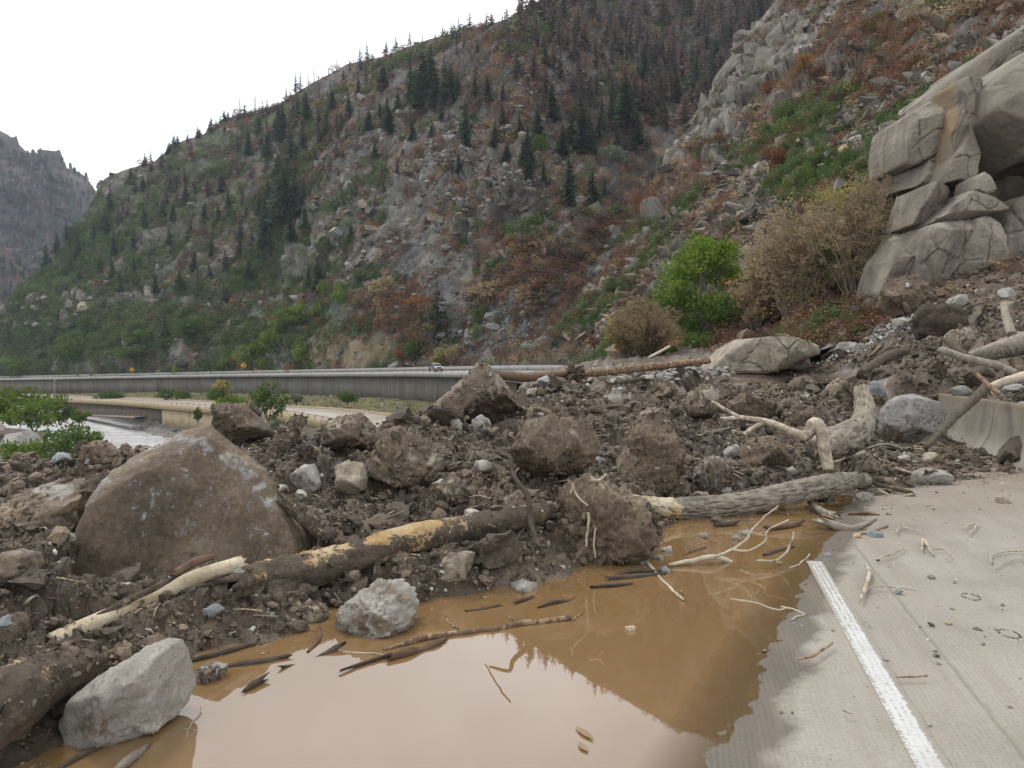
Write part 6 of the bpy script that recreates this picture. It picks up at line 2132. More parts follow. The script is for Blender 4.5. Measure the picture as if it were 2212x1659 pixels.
plog('log', [(1070, 808, 7), (1105, 813, 10), (1150, 815, 9), (1225, 806, 6)], 'log_red', 'short red-brown barked log behind the peaked boulder', d=(19, 21), mud=.15, seed=14, n=40, ns=14)
# root plate of the fallen log
rg = np.random.default_rng(5)
rc_ = P(1240, 808, 21.0)
parts = []
for k in range(70):
    dv = rg.normal(size=3) * np.array([.8, .5, .8])
    dv /= np.linalg.norm(dv)
    L_ = rg.uniform(.18, .42)
    p1 = rc_ + dv * L_ + rg.normal(0, .05, 3)
    parts.append(tube(catmull([rc_ + rg.normal(0, .05, 3), rc_ + dv * L_ * .55 + rg.normal(0, .05, 3), p1], 6), np.linspace(.05, .012, 6), 5))
Vq, Fq = join(parts)
lc = np.array([rc_[0], rc_[1], Vq[:, 2].min()])
kq = len(Vq)
mobj('root_plate', Vq - lc, Fq, M['log_muddy'], attrs={'bare': np.full(kq, .25), 'mud': np.full(kq, .45), 'dark': np.zeros(kq)}, loc=tuple(lc), label='tangled root plate at the near end of the long fallen log', cat='roots')
# upturned root ball on the right-hand slope
for (u0, v0, d0, rr, lab) in ((2030, 700, 21.5, .62, 'black earthy root ball upturned on the right-hand slope'), (1262, 1062, 6.4, .0, '')):
    if rr == 0:
        continue
    c0 = P(u0, v0, d0)
    S, F = ico(4)
    Vq = S * np.array([rr * .9, rr * .7, rr * .8]) * (1 + .25 * fbm(S, 1.6, 4, 3, ridged=True))[:, None]
    parts = [(Vq + c0, F)]
    q3 = []
    for k in range(110):
        dv = rg.normal(size=3)
        dv /= np.linalg.norm(dv)
        p0 = c0 + dv * rr * .7
        p1 = p0 + (dv + rg.normal(0, .6, 3)) * rr * rg.uniform(.2, .6)
        V_, F_ = tube(catmull([p0, (p0 + p1) / 2 + rg.normal(0, .05, 3), p1], 5), np.linspace(.016, .004, 5), 4)
        F3 = np.concatenate([F_[:, [0, 1, 2]], F_[:, [0, 2, 3]]])
        parts.append((V_, F3))
    Vq, Fq = join(parts)
    lc = np.array([c0[0], c0[1], Vq[:, 2].min()])
    kq = len(Vq)
    mobj('root_ball', Vq - lc, Fq, M['log_muddy'], attrs={'bare': np.full(kq, .15), 'mud': np.full(kq, .5), 'dark': np.where(np.arange(kq) < len(S), .55, 0.)}, loc=tuple(lc), label=lab, cat='roots')

pbranch('branch', [[(1538, 868, 3), (1560, 880, 3.5), (1598, 900, 4)], [(1555, 904, 3.5), (1605, 903, 5), (1655, 911, 7), (1708, 932, 9), (1735, 941, 11), (1750, 925, 12), (1758, 914, 13), (1772, 922, 14), (1781, 965, 13.5), (1789, 1016, 12)],
                   [(1655, 911, 5), (1632, 922, 5), (1608, 938, 4)]], 'branch_pale', 'crooked pale branch bent in a hook over the mid debris', d=(9.0, 8.8), bare=.55, mud=-.1, seed=3, ns=10)
pbranch('pole', [[(2000, 968, 6), (2035, 930, 7.5), (2068, 895, 9), (2100, 866, 10), (2130, 836, 11)]], 'log_muddy', 'dark pole leaning across the concrete barrier', d=(10.6, 12.6), bare=.15, mud=.2, wob=.02, seed=4, ns=10, cat='log')
pbranch('pole', [[(2138, 838, 8), (2165, 826, 9), (2212, 812, 10), (2260, 798, 10)]], 'branch_pale', 'peeled white pole lying behind the barrier at right', d=(12.5, 12.0), bare=.95, mud=-.3, seed=5, ns=10, cat='log')
pbranch('stick', [[(2108, 806, 4), (2130, 828, 5), (2158, 850, 5)]], 'log_red', 'short orange-brown stick crossing the dark pole', d=(12.0, 11.9), bare=.6, mud=-.3, seed=6)
pbranch('pole', [[(2030, 756, 5), (2040, 758, 8), (2091, 775, 9), (2150, 788, 9), (2195, 806, 8)]], 'log_grey', 'thin grey-brown pole with a broken yellow knuckle on the right slope', d=(15.5, 14.5), bare=.1, mud=.3, seed=7, ns=10, cat='log')
plog('log', [(2095, 772, 12), (2140, 760, 18), (2212, 742, 24), (2270, 728, 26)], 'log_grey', 'thick smooth grey log at the right edge', d=(17, 15.8), mud=.3, furrow=.04, seed=17, n=40)
plog('log', [(2168, 660, 7), (2175, 690, 9), (2186, 722, 9)], 'log_grey', 'short bent grey log standing on the right slope', d=(19.5, 18.5), mud=.3, furrow=.05, seed=18, n=24)
plog('log', [(2045, 735, 7), (2062, 750, 9), (2085, 768, 8)], 'log_muddy', 'stubby brown log leaning on the tan boulder at right', d=(17, 16.4), mud=.4, seed=19, n=24)
plog('log', [(1860, 805, 7), (1885, 788, 9), (1925, 766, 10), (1960, 757, 6)], 'log_muddy', 'half-buried dark pole curving up from the chute', d=(17, 20), mud=.6, seed=20, n=30)
plog('log', [(1330, 826, 4), (1365, 822, 5), (1398, 815, 4)], 'log_muddy', 'dark stick of timber lying in the far chute', d=(17.5, 18), mud=.6, seed=21, n=20)
plog('log', [(1255, 893, 5), (1285, 884, 8), (1318, 893, 7)], 'log_muddy', 'small humped muddy log in mid debris', d=(12.2, 12.2), mud=.7, seed=22, n=24)
plog('log', [(1185, 892, 5), (1210, 890, 6), (1240, 896, 5)], 'log_muddy', 'small muddy stick of wood left of the humped log', d=(12.2, 12.0), mud=.65, seed=23, n=20)
plog('log', [(1402, 772, 3), (1420, 763, 3.2), (1445, 749, 3)], 'branch_pale', 'white stick jutting from the debris below the dry bush', d=(30, 31), basebare=.9, mud=-.4, seed=24, n=14, ns=8)
plog('stump', [(1598, 872, 5), (1602, 890, 6), (1606, 925, 7)], 'log_muddy', 'black burnt post stuck in the mud under the crooked branch', d=(9.6, 9.4), mud=.2, dark=.8, seed=25, n=16, cat='stump')
plog('log', [(2098, 812, 10), (2120, 800, 11), (2142, 810, 8)], 'log_muddy', 'round sawn log end above the barrier', d=(13.6, 13.9), mud=.35, seed=26, n=16)
# bent root hanging over the main log
pbranch('root', [[(1058, 971, 2.5), (1080, 978, 3.5), (1103, 991, 4.5), (1110, 1029, 5.5), (1139, 1071, 6.5), (1146, 1126, 6.5), (1161, 1171, 5.5), (1178, 1182, 4)], [(1048, 976, 1.5), (1075, 975, 2), (1103, 991, 2)], [(1146, 1128, 3), (1125, 1150, 2.5), (1112, 1168, 2)]],
        'log_muddy', 'bent brown root arching down over the yellow-patched log', d=(6.6, 6.0), bare=.15, mud=.2, seed=8, cat='root')
for (ch, lab) in (([[(1236, 1042, 2.5), (1243, 1060, 2.5), (1254, 1080, 2.2), (1270, 1092, 1.5)], [(1238, 1044, 1.5), (1233, 1066, 1.5)]], 'white forked rootlet on top of the gravelly mound'),
                  ([[(1275, 1030, 2.5), (1292, 1037, 3), (1310, 1022, 1.8)], [(1292, 1037, 2), (1305, 1055, 1.6)], [(1292, 1037, 2), (1272, 1036, 1.4)]], 'white star-shaped rootlet above the gravelly mound'),
                  ([[(1271, 1107, 3), (1269, 1140, 3), (1266, 1180, 2.6)]], 'pale straight stick hanging on the face of the gravelly mound'),
                  ([[(1286, 1140, 2), (1283, 1170, 2), (1288, 1205, 2)]], 'brown thin stick hanging beside the pale straight one')):
    pbranch('rootlet', ch, 'branch_pale', lab, d=(6.32, 6.3), bare=.6, mud=-.1, seed=len(lab), cat='root')

# ---- sticks and bark afloat in the puddle
pbranch('stick', [[(1233, 1335, 6), (1150, 1344, 6.5), (1070, 1357, 6), (985, 1368, 6.5), (904, 1382, 7), (850, 1398, 5), (828, 1404, 3)], [(1000, 1366, 2), (975, 1350, 1.6), (962, 1330, 1.4)], [(1118, 1346, 1.8), (1095, 1330, 1.5)], [(1235, 1342, 1.5), (1262, 1325, 1.2)]],
        'log_red', 'long peeled stick floating across the puddle', water=True, bare=.5, mud=-.1, seed=9, ns=9)
plog('bark_strip', [(848, 1420, 8), (880, 1410, 11), (912, 1405, 9), (940, 1392, 8), (958, 1382, 5)], 'log_red', 'soaked reddish bark bundle at the end of the floating stick', water=True, mud=.1, dark=.35, seed=27, n=30, cat='bark', jag=1.0)
pbranch('stick', [[(1397, 1210, 3.2), (1420, 1240, 3.4), (1447, 1270, 3.4), (1475, 1296, 3)], [(1462, 1283, 1.5), (1472, 1276, 1.3)]], 'branch_pale', 'straight pale stick slanting into the puddle', d=(6.55, 5.6), bare=.9, mud=-.4, seed=10)
pbranch('branch', [[(1443, 1220, 3), (1490, 1212, 5), (1539, 1203, 6), (1572, 1212, 5), (1597, 1227, 4)], [(1545, 1204, 3.5), (1581, 1187, 3), (1613, 1165, 2.5), (1626, 1142, 2.3), (1650, 1118, 2), (1680, 1092, 1.5)],
                   [(1585, 1187, 2.5), (1620, 1190, 2.3), (1652, 1168, 2.2), (1655, 1150, 2), (1672, 1138, 1.8), (1702, 1123, 1.5)], [(1626, 1150, 1.6), (1652, 1158, 1.4)]], 'branch_pale', 'pale forked branch lying in the puddle below the trunk', d=(6.42, 6.6), bare=.75, mud=-.2, seed=11)
pbranch('branch', [[(1634, 1212, 2), (1672, 1210, 2.4), (1695, 1195, 2.2), (1712, 1160, 1.8), (1714, 1150, 1.3)], [(1672, 1210, 1.6), (1690, 1216, 1.4)]], 'branch_pale', 'thin pale branch standing out of the water near the puddle tip', d=(6.4, 6.5), bare=.6, mud=-.2, seed=12)
plog('stick', [(1652, 1199, 4.5), (1680, 1190, 5), (1712, 1181, 3.5)], 'log_muddy', 'stubby brown stick floating near the puddle tip', water=True, mud=.0, seed=28, n=16, ns=9, cat='stick')
plog('stick', [(1476, 1198, 2), (1498, 1190, 4), (1524, 1182, 3)], 'log_red', 'small red-brown stick floating below the trunk', water=True, mud=-.2, seed=29, n=14, ns=8, cat='stick')
pbranch('twig', [[(1576, 1293, 2), (1620, 1300, 2.2), (1658, 1311, 2.2), (1684, 1317, 2), (1700, 1312, 1.8)], [(1687, 1309, 2), (1715, 1317, 2.2), (1740, 1328, 2.2), (1722, 1333, 2), (1708, 1340, 2)]], 'branch_pale', 'white kinked twig at the right edge of the puddle', water=True, bare=.9, mud=-.4, seed=13, cat='twig')
pbranch('twig', [[(1704, 1226, 1.2), (1728, 1218, 1.8), (1750, 1196, 1.2)]], 'branch_pale', 'short curved twig near the puddle tip', water=True, bare=.6, mud=-.2, seed=14, cat='twig')
for (q, mt, lab, dk) in (([(400, 1432, 4), (450, 1418, 7), (505, 1405, 7), (552, 1394, 3)], 'log_muddy', 'dark split bark slab lying at the waterline', .3), ([(474, 1437, 4), (520, 1432, 8), (570, 1428, 9), (605, 1420, 6)], 'log_pale', 'splintered plank with a pale torn face at the waterline', 0.),
                          ([(610, 1435, 4), (650, 1432, 6), (690, 1418, 8), (722, 1398, 7)], 'log_muddy', 'soaked muddy branch stub beside the blocky boulder', .2), ([(668, 1405, 3), (688, 1385, 6), (692, 1360, 4)], 'log_red', 'short reddish stub poking up beside the blocky boulder', .1),
                          ([(738, 1452, 3), (780, 1440, 4.5), (830, 1420, 4)], 'log_muddy', 'thin dark stick floating left of the bark bundle', .3), ([(128, 1660, 6), (170, 1636, 8), (212, 1616, 5)], 'log_muddy', 'dark stick floating at the bottom left', .2),
                          ([(245, 1670, 10), (278, 1642, 11), (308, 1620, 8)], 'log_grey', 'broken grey stick floating at the bottom left', 0.), ([(534, 1490, 5), (546, 1482, 9), (560, 1475, 7)], 'log_muddy', 'stubby chunk of wood floating alone', .2),
                          ([(1012, 1318, 2.5), (1045, 1314, 4), (1074, 1308, 3)], 'log_muddy', 'thin bark sliver afloat right of the blocky boulder', .4), ([(1118, 1302, 3), (1134, 1296, 5), (1150, 1290, 3)], 'log_red', 'curled bark scrap afloat below the white slab', .3),
                          ([(1166, 1312, 2), (1195, 1302, 4), (1225, 1298, 4), (1237, 1290, 2)], 'log_muddy', 'twisted bark sliver afloat below the waterline slab', .3), ([(1290, 1270, 3), (1330, 1266, 4), (1358, 1263, 3)], 'log_muddy', 'dark floating splinter near the slanting stick', .4),
                          ([(1332, 1250, 5), (1375, 1246, 7), (1425, 1240, 5)], 'log_muddy', 'mud-caked stick at the waterline under the gravelly mound', .1), ([(1340, 1240, 4), (1370, 1235, 5), (1420, 1234, 3)], 'log_pale', 'yellowish split stick at the waterline under the gravelly mound', 0.),
                          ([(1008, 1278, 6), (1030, 1275, 8), (1055, 1272, 6)], 'log_red', 'stubby broken branch end at the waterline', .1)):
    plog('wood_piece', q, mt, lab, water=True, mud=.15, dark=dk, seed=int(q[0][0]), n=9, ns=6, jag=2.2, cat='wood', furrow=.1, kink=.02)
pbranch('twig', [[(740, 1408, 1.5), (790, 1411, 1.6), (835, 1416, 1.4)]], 'branch_pale', 'thin pale twig curved on the water left of the bark bundle', water=True, bare=.9, mud=-.4, seed=15, cat='twig')
pbranch('twig', [[(330, 1585, 2), (352, 1556, 2.6), (372, 1520, 2.4), (388, 1465, 1.6)]], 'branch_pale', 'thin grey twig leaning on the faceted boulder', d=(3.42, 3.42), bare=.4, mud=0, seed=16, cat='twig')
pbranch('twig', [[(400, 1592, 2), (415, 1562, 2), (430, 1545, 1.8), (433, 1530, 1.5)], [(398, 1574, 1.2), (425, 1577, 1.2)]], 'branch_pale', 'small forked twig afloat beside the faceted boulder', water=True, bare=.6, mud=-.2, seed=17, cat='twig')
for (u0, v0, u1, v1, lab) in ((1244, 1572, 1283, 1600, 'larger curled dead leaf afloat in the sky reflection'), (1250, 1606, 1270, 1625, 'smaller curled dead leaf afloat in the sky reflection')):
    a, b_ = GZ(u0, v0, .004), GZ(u1, v1, .004)
    n = 9
    tt = np.linspace(0, 1, n)
    wd = .018 * np.sin(np.pi * np.clip(tt, .06, .94))
    dr = (b_ - a) / np.linalg.norm(b_ - a)
    sd = np.array([-dr[1], dr[0], 0])
    ctr = a + (b_ - a) * tt[:, None]
    V = np.concatenate([ctr - sd * wd[:, None] + [0, 0, .006], ctr + [0, 0, .001], ctr + sd * wd[:, None] + [0, 0, .008]])
    V[:, 2] += .003 * np.sin(tt * 25).repeat(1).tolist() * 3 if False else 0
    lcl = V.mean(0)
    mobj('leaf', V - lcl, grid_faces(3, n), M['leaf_tan'], loc=tuple(lcl), label=lab, cat='leaf')

# ---- driftwood and twigs on the road
TW = [([(1858, 1298, 2), (1868, 1270, 4), (1878, 1240, 4.5), (1872, 1220, 3.5)], 'white bone-like stick on the road near the lane line'), ([(1726, 1425, 2), (1760, 1415, 3), (1798, 1388, 2.4)], 'brown crumbling twig on the ribbed concrete shoulder'),
      ([(1936, 1462, 2), (1970, 1461, 2.4), (2004, 1460, 2)], 'straight reddish stick on the road right of the line'), ([(1866, 1284, 1.2), (1880, 1268, 1.5), (1915, 1268, 1.2), (1980, 1276, 1)], 'thin pale twig lying past a pebble on the road'),
      ([(1890, 1208, 1.3), (1930, 1196, 1.6), (1950, 1182, 1.4), (1940, 1175, 1)], 'looped pale twig on the upper road'), ([(2140, 1215, 1.5), (2142, 1200, 1.6), (2170, 1192, 1.5), (2212, 1190, 1.2)], 'curved root hair on the road by the right edge'),
      ([(1990, 1188, 1.6), (1996, 1166, 3), (2010, 1190, 2.5), (2016, 1196, 2)], 'knobbly white twig on the upper road'), ([(2016, 1186, 1.2), (2040, 1188, 1.2), (2054, 1200, 1.2), (2040, 1208, 1)], 'hooked pale twig beside the knobbly one'),
      ([(1935, 1150, 1.5), (1945, 1135, 1.6), (1960, 1140, 1.4), (1992, 1148, 1.2)], 'bent pale twig at the edge of the driftwood'), ([(2080, 1140, 1.3), (2110, 1132, 1.5), (2095, 1155, 1.2)], 'small zigzag twig on the upper road'),
      ([(2145, 1230, 1.0), (2170, 1215, 1.2), (2212, 1205, 1)], 'fine straight twig by the right edge'), ([(1820, 1535, 1.6), (1835, 1540, 2), (1848, 1542, 1.6)], 'small grey twig beside the lane line')]
for k, (q, lab) in enumerate(TW):
    g = [[(u, v, r) for u, v, r in q]]
    cc = [[(u, v, GZ(u, v, .045)[1], r * GZ(u, v, .045)[1] / F0) for u, v, r in q]]
    branch('twig', cc, 'log_red' if k in (1, 2) else 'branch_pale', lab, bare=.6, mud=-.1, seed=30 + k, cat='twig', wob=.006)
DW = [([(1785, 1128, 8), (1810, 1138, 11), (1835, 1144, 9), (1870, 1132, 6)], 'log_grey', 'chunky driftwood knuckle at the puddle head'), ([(1668, 1140, 5), (1700, 1134, 7), (1720, 1130, 6)], 'log_red', 'broken tan stick under the barked trunk'),
      ([(1858, 1152, 3), (1885, 1146, 5), (1910, 1138, 4)], 'branch_pale', 'pale split stick on the road beside the driftwood knuckle'), ([(1755, 1092, 6), (1775, 1105, 9), (1800, 1112, 7)], 'log_grey', 'grey branch stub below the trunk end'),
      ([(1556, 1132, 5), (1570, 1131, 6), (1585, 1130, 4)], 'log_pale', 'yellow split wood scrap under the barked trunk'), ([(1800, 1000, 4), (1840, 985, 6), (1868, 980, 5)], 'branch_pale', 'split pale plank behind the trunk end'),
      ([(1880, 1040, 4), (1910, 1050, 6), (1960, 1062, 5)], 'log_muddy', 'muddy stick on the road verge by the long pale boulder'), ([(1900, 1062, 4), (1930, 1075, 4), (1972, 1068, 3)], 'branch_pale', 'crossed pale stick on the road verge'),
      ([(1875, 968, 2), (1910, 960, 2.5), (1960, 972, 2)], 'branch_pale', 'thin branch lying before the barrier boulder'), ([(1790, 1008, 4), (1830, 1012, 5), (1866, 1004, 4)], 'log_grey', 'grey split wood behind the trunk end'),
      ([(1930, 1010, 2), (1965, 1020, 3), (1990, 1030, 2)], 'branch_pale', 'slender stick touching the long pale boulder'), ([(1840, 1110, 3), (1865, 1108, 4), (1895, 1112, 3)], 'log_red', 'short brown stick on the road near the trunk end'),
      ([(60, 1300, 3), (110, 1268, 5), (155, 1244, 4)], 'branch_pale', 'broken yellowish stick left of the huge boulder foot'), ([(640, 1000, 0), ] * 0, '', '')]
for k, (q, mt, lab) in enumerate(DW):
    if q:
        plog('wood_piece', q, mt, lab, mud=.1, seed=60 + k, n=10, ns=6, jag=1.8, cat='wood', furrow=.1, basebare=.3, kink=.02)

# ------------------------------------------------------------------ loose material on the flow
rg = np.random.default_rng(77)
land = np.where((DEB_V[:, 2] - ZPL(DEB_V[:, 1]) > .02) & (DEB_V[:, 1] < 34) & (DEB_WET < .4))[0]
N_CL = 85000
pick = rg.choice(land, N_CL, replace=True)
pos_ = DEB_V[pick] + rg.normal(0, .012, (N_CL, 3)) * np.array([1, 1, 0]) * DEB_V[pick, 1:2] * .3
size = (.0010 + .0014 * rg.pareto(2.3, N_CL).clip(0, 8)) * (.55 + DEB_V[pick, 1] * .9)
size = size.clip(.003, .07)
tone = rg.random(N_CL)
wetz = fbm(pos_ * np.array([1, 1, 0]), .9, 3, 41)
tint = np.array([.105, .080, .058]) * (rg.uniform(.5, 1.6, N_CL) * (1 + .4 * wetz))[:, None]
pale = tone > .965
tint[pale] = np.array([.36, .34, .30]) * rg.uniform(.6, 1.3, pale.sum())[:, None]
size[pale] = size[pale].clip(0, .05) * 1.2
tan_ = (tone > .92) & ~pale
tint[tan_] = np.array([.2, .155, .11]) * rg.uniform(.7, 1.3, tan_.sum())[:, None]
sc_ = size[:, None] * np.stack([rg.uniform(.7, 1.5, N_CL), rg.uniform(.7, 1.1, N_CL), rg.uniform(.45, .95, N_CL)], 1)
ro_ = np.stack([rg.normal(0, .5, N_CL), rg.normal(0, .5, N_CL), rg.uniform(0, 6.28, N_CL)], 1)
gn_scatter('mud_clods', pos_, sc_, ro_, tint, M['clods_i'], 5, 'loose clods and grit covering the mud flow', 'clods')

# jagged lumps of the same mud
NL = 1500
pick = rg.choice(land, NL)
pos_ = DEB_V[pick]
size = (.006 + .006 * rg.pareto(2.6, NL).clip(0, 3)) * (.5 + pos_[:, 1] * .85)
sc_ = size[:, None] * np.stack([rg.uniform(.8, 1.6, NL), rg.uniform(.7, 1.1, NL), rg.uniform(.5, 1.0, NL)], 1)
gn_scatter('mud_lumps', pos_, sc_, rg.normal(0, .7, (NL, 3)), np.tile(np.array([.1, .08, .06]), (NL, 1)), M['mud'], 8, 'jagged lumps of mud heaped over the flow', 'lumps', variants=7, sub=3, amp=.75)

# crumbs stuck to the mud-coated boulders
mp = np.concatenate(MUDPTS)
NM = len(mp)
size = (.0010 + .0012 * rg.pareto(2.4, NM).clip(0, 6)) * (.55 + mp[:, 1] * .9)
tint = np.array([.125, .097, .072]) * rg.uniform(.5, 1.6, NM)[:, None]
pl_ = rg.random(NM) > .97
tint[pl_] = np.array([.33, .31, .27])
sc_ = size[:, None] * np.stack([rg.uniform(.7, 1.5, NM), rg.uniform(.7, 1.1, NM), rg.uniform(.25, .5, NM)], 1)
gn_scatter('mud_crumbs', mp, sc_, rg.normal(0, 1.5, (NM, 3)), tint, M['clods_i'], 6, 'crumbs of mud and grit stuck to the muddy boulders', 'crumbs')

# wood splinters strewn through it
edge_ = np.where((DEB_V[:, 2] - ZPL(DEB_V[:, 1]) > .0) & (DEB_V[:, 2] - ZPL(DEB_V[:, 1]) < .25) & (DEB_U > 1480) & (DEB_U < 2230) & (DEB_VV > 960))[0]
pick = np.concatenate([rg.choice(land, 900, replace=True), rg.choice(edge_, 200)])
parts = []
cl = []
for k in pick:
    p = DEB_V[k]
    a = rg.uniform(0, 6.283)
    L_ = rg.uniform(.02, .10) * (.5 + p[1] * .12)
    d_ = np.array([math.cos(a), math.sin(a), rg.normal(0, .3)]) * L_
    V_, F_ = tube(np.array([p - d_ + [0, 0, .01], p + rg.normal(0, .1 * L_, 3) + [0, 0, .02], p + d_ + [0, 0, .02]]), [.0025 + .0006 * p[1]] * 3, 4)
    parts.append((V_, F_))
    cl.append(np.repeat((np.array([.30, .24, .17]) * rg.uniform(.3, 1.5))[None], len(V_), 0))
V, F = join(parts)
mobj('wood_splinters', V, F, M['clods'], smooth=False, cols=np.concatenate(cl), label='broken twigs and splinters strewn over the mud flow', cat='splinters', kind='stuff')

# scum and chips afloat along the bank
pick = rg.choice(np.where((np.abs(DEB_V[:, 2] - ZPL(DEB_V[:, 1])) < .03) & (DEB_V[:, 1] < 9) & (DEB_U < 1800))[0], 520)
cx_ = DEB_V[pick, 0] + rg.normal(0, .05, 520)
cy_ = DEB_V[pick, 1] - np.abs(rg.normal(0, .16, 520)) - .02
ok_ = (SX * cx_ + SY * cy_ + S0 < -.05)
sz_ = rg.uniform(.003, .014, 520)
tint = np.array([.16, .12, .08]) * rg.uniform(.3, 1.9, (520, 1))
V, F, C_ = scatter_blobs(np.stack([cx_, cy_, ZPL(cy_) + .001], 1)[ok_], sz_[ok_], tint[ok_], 26, flat=(.12, .3), stretch=(.8, 3.0))
mobj('floating_scum', V, F, M['clods'], smooth=False, cols=C_, label='bark crumbs and scum afloat along the muddy bank', cat='scum', kind='stuff')

# grit on the road slab
n = 2600
x = rg.uniform(.3, 9.5, n)
y = 2.4 + 9.6 * rg.random(n) ** .8
sd = SX * x + SY * y + S0
keep = (sd > .03) & (np.abs(x / y) < .8)
x, y = x[keep], y[keep]
z = road_z(x, y) + .002
size = (.0016 + .0016 * rg.pareto(2.0, len(x)).clip(0, 9)) * (.5 + .22 * y)
tint = np.array([.16, .13, .10]) * rg.uniform(.35, 1.9, len(x))[:, None]
wh = rg.random(len(x)) > .8
tint[wh] = np.array([.5, .47, .42]) * rg.uniform(.8, 1.2, wh.sum())[:, None]
for (cu_, cv_) in ((2098, 1280), (2181, 1360)):
    g_ = GZ(cu_, cv_, .05)
    aa = rg.uniform(0, 6.283, 70)
    rx = g_[0] + .055 * np.cos(aa) * rg.uniform(.85, 1.1, 70)
    ry = g_[1] + .075 * np.sin(aa) * rg.uniform(.85, 1.1, 70)
    x, y = np.concatenate([x, rx]), np.concatenate([y, ry])
    z = np.concatenate([z, road_z(rx, ry) + .001])
    size = np.concatenate([size, rg.uniform(.003, .008, 70)])
    tint = np.concatenate([tint, np.tile(np.array([.10, .075, .055]), (70, 1))])
ex_ = rg.choice(edge_, 700)
x, y = np.concatenate([x, DEB_V[ex_, 0] + rg.normal(0, .25, 700)]), np.concatenate([y, DEB_V[ex_, 1] - np.abs(rg.normal(0, .5, 700))])
z = np.concatenate([z, road_z(x[-700:], y[-700:]) + .004])
size = np.concatenate([size, rg.uniform(.004, .03, 700)])
tint = np.concatenate([tint, np.array([.22, .18, .14]) * rg.uniform(.4, 1.8, (700, 1))])
V, F, C_ = scatter_blobs(np.stack([x, y, z], 1), size, tint, 6)
mobj('road_grit', V, F, M['clods'], smooth=False, cols=C_, label='grit and crumbs of mud scattered over the concrete road', cat='grit', kind='stuff')

# stones and mud crumbs one can count on the road
for k, (u, v, s, mt, lab) in enumerate(((2013, 1341, 9, 'granite_brown', 'small dark stone in the right lane, middle distance'), (2025, 1406, 9, 'granite_brown', 'dark lump of mud in the right lane'), (2028, 1422, 6, 'granite_pale', 'pale pebble beside the dark lump of mud'),
                                        (1942, 1272, 11, 'granite_blue', 'grey pebble with a twig on the road'), (2010, 1240, 9, 'granite_brown', 'brown clod on the upper road'), (2048, 1338, 9, 'granite_ochre', 'angular cream pebble in the right lane'),
                                        (2020, 1395, 7, 'granite_pale', 'white chip in the right lane'), (2124, 1382, 7, 'granite_pale', 'flat pale chip near the right edge'), (1912, 1412, 8, 'granite_grey', 'grey pebble right of the lane line'),
                                        (2010, 1553, 7, 'granite_tan', 'tan pebble near the bottom right'), (2182, 1516, 7, 'granite_tan', 'tan pebble at the right edge'), (1688, 1520, 6, 'granite_brown', 'dark crumb on the ribbed shoulder'),
                                        (1712, 1522, 6, 'granite_brown', 'second dark crumb on the ribbed shoulder'), (1653, 1391, 7, 'granite_tan', 'brown pebble at the puddle edge'), (1800, 1348, 5, 'granite_pale', 'white chip beside the puddle edge'),
                                        (2062, 1250, 6, 'granite_tan', 'tan chip on the upper road'), (2165, 1300, 6, 'granite_brown', 'brown crumb on the upper right road'), (1520, 1648, 7, 'granite_pale', 'white chip at the waterline at the bottom'))):
    g = GZ(u, v, .05)
    r = s * g[1] / F0
    place_rock(g[0], g[1], float(road_z(g[0], g[1])), r, mt, lab, mud=-.1, flat=.6, sink=.25, name='pebble', k=8 + k % 4)

# rocks of middle size lying about on the flow, one object each
cands = rg.choice(np.where((DEB_V[:, 2] > .05) & (DEB_V[:, 1] < 32) & (DEB_WET < .3) & (DEB_VV > 790))[0], 230)
ZL = (('left of the huge boulder', 0, 200), ('between the huge boulder and the centre', 200, 900), ('in the middle of the flow', 900, 1500), ('on the right of the flow', 1500, 2300))
for k in cands:
    p = DEB_V[k]
    u = DEB_U[k]
    if not -40 < u < 2260:
        continue
    r = rg.uniform(3, 9) * p[1] / F0 * (1.4 if rg.random() > .85 else .8)
    pale_ = rg.random() > .68
    mt = rg.choice(['granite_pale', 'granite_blue', 'granite_pale']) if pale_ else rg.choice(['granite_tan', 'granite_brown', 'granite_tan'])
    zone = [z_ for z_, a, b_ in ZL if a - 100 <= u < b_][0] if u > 0 else ZL[0][0]
    lab = ('small pale angular stone ' if pale_ else 'small muddy brown rock ') + zone
    place_rock(p[0], p[1], p[2], r, mt, lab, mud=.34 if pale_ else .6, flat=rg.uniform(.5, .85), group=('pale stones ' if pale_ else 'muddy rocks ') + zone, seed=int(k))

# cobble bar at the head of the chute
pos_, size = [], []
for k in range(420):
    f = rg.random()
    u = 1760 + f * 210 + rg.normal(0, 18)
    v = 775 - f * 80 + rg.normal(0, 9)
    d_ = D(u, v)
    if d_ > 60:
        continue
    pos_.append(P(u, v, d_))
    size.append(rg.uniform(.03, .11))
for k in range(420):
    f = rg.random()
    u = 1290 + f * 290 + rg.normal(0, 15)
    v = 812 - f * 12 + rg.normal(0, 9)
    d_ = D(u, v)
    if d_ > 60:
        continue
    pos_.append(P(u, v, d_))
    size.append(rg.uniform(.03, .14))
pos_, size = np.array(pos_), np.array(size)
COB = pos_
big = np.argsort(-size)[:150]
rest = np.setdiff1d(np.arange(len(size)), big)
for k in big:
    p = pos_[k]
    far = proj(p[None])[0][0] > 1650
    place_rock(p[0], p[1], p[2], size[k] * 1.15, 'granite_pale', 'whitish washed cobble in the bar below the ochre boulder' if far else 'pale washed cobble strewn along the long fallen log', mud=-.2, flat=.65, sink=.2, name='cobble', k=8 + int(k) % 4, seed=int(k),
               group='cobbles below the ochre boulder' if far else 'cobbles along the fallen log')
tint = np.array([.40, .385, .355]) * rg.uniform(.6, 1.25, len(rest))[:, None]
V, F, C_ = scatter_blobs(pos_[rest], size[rest], tint, 9)
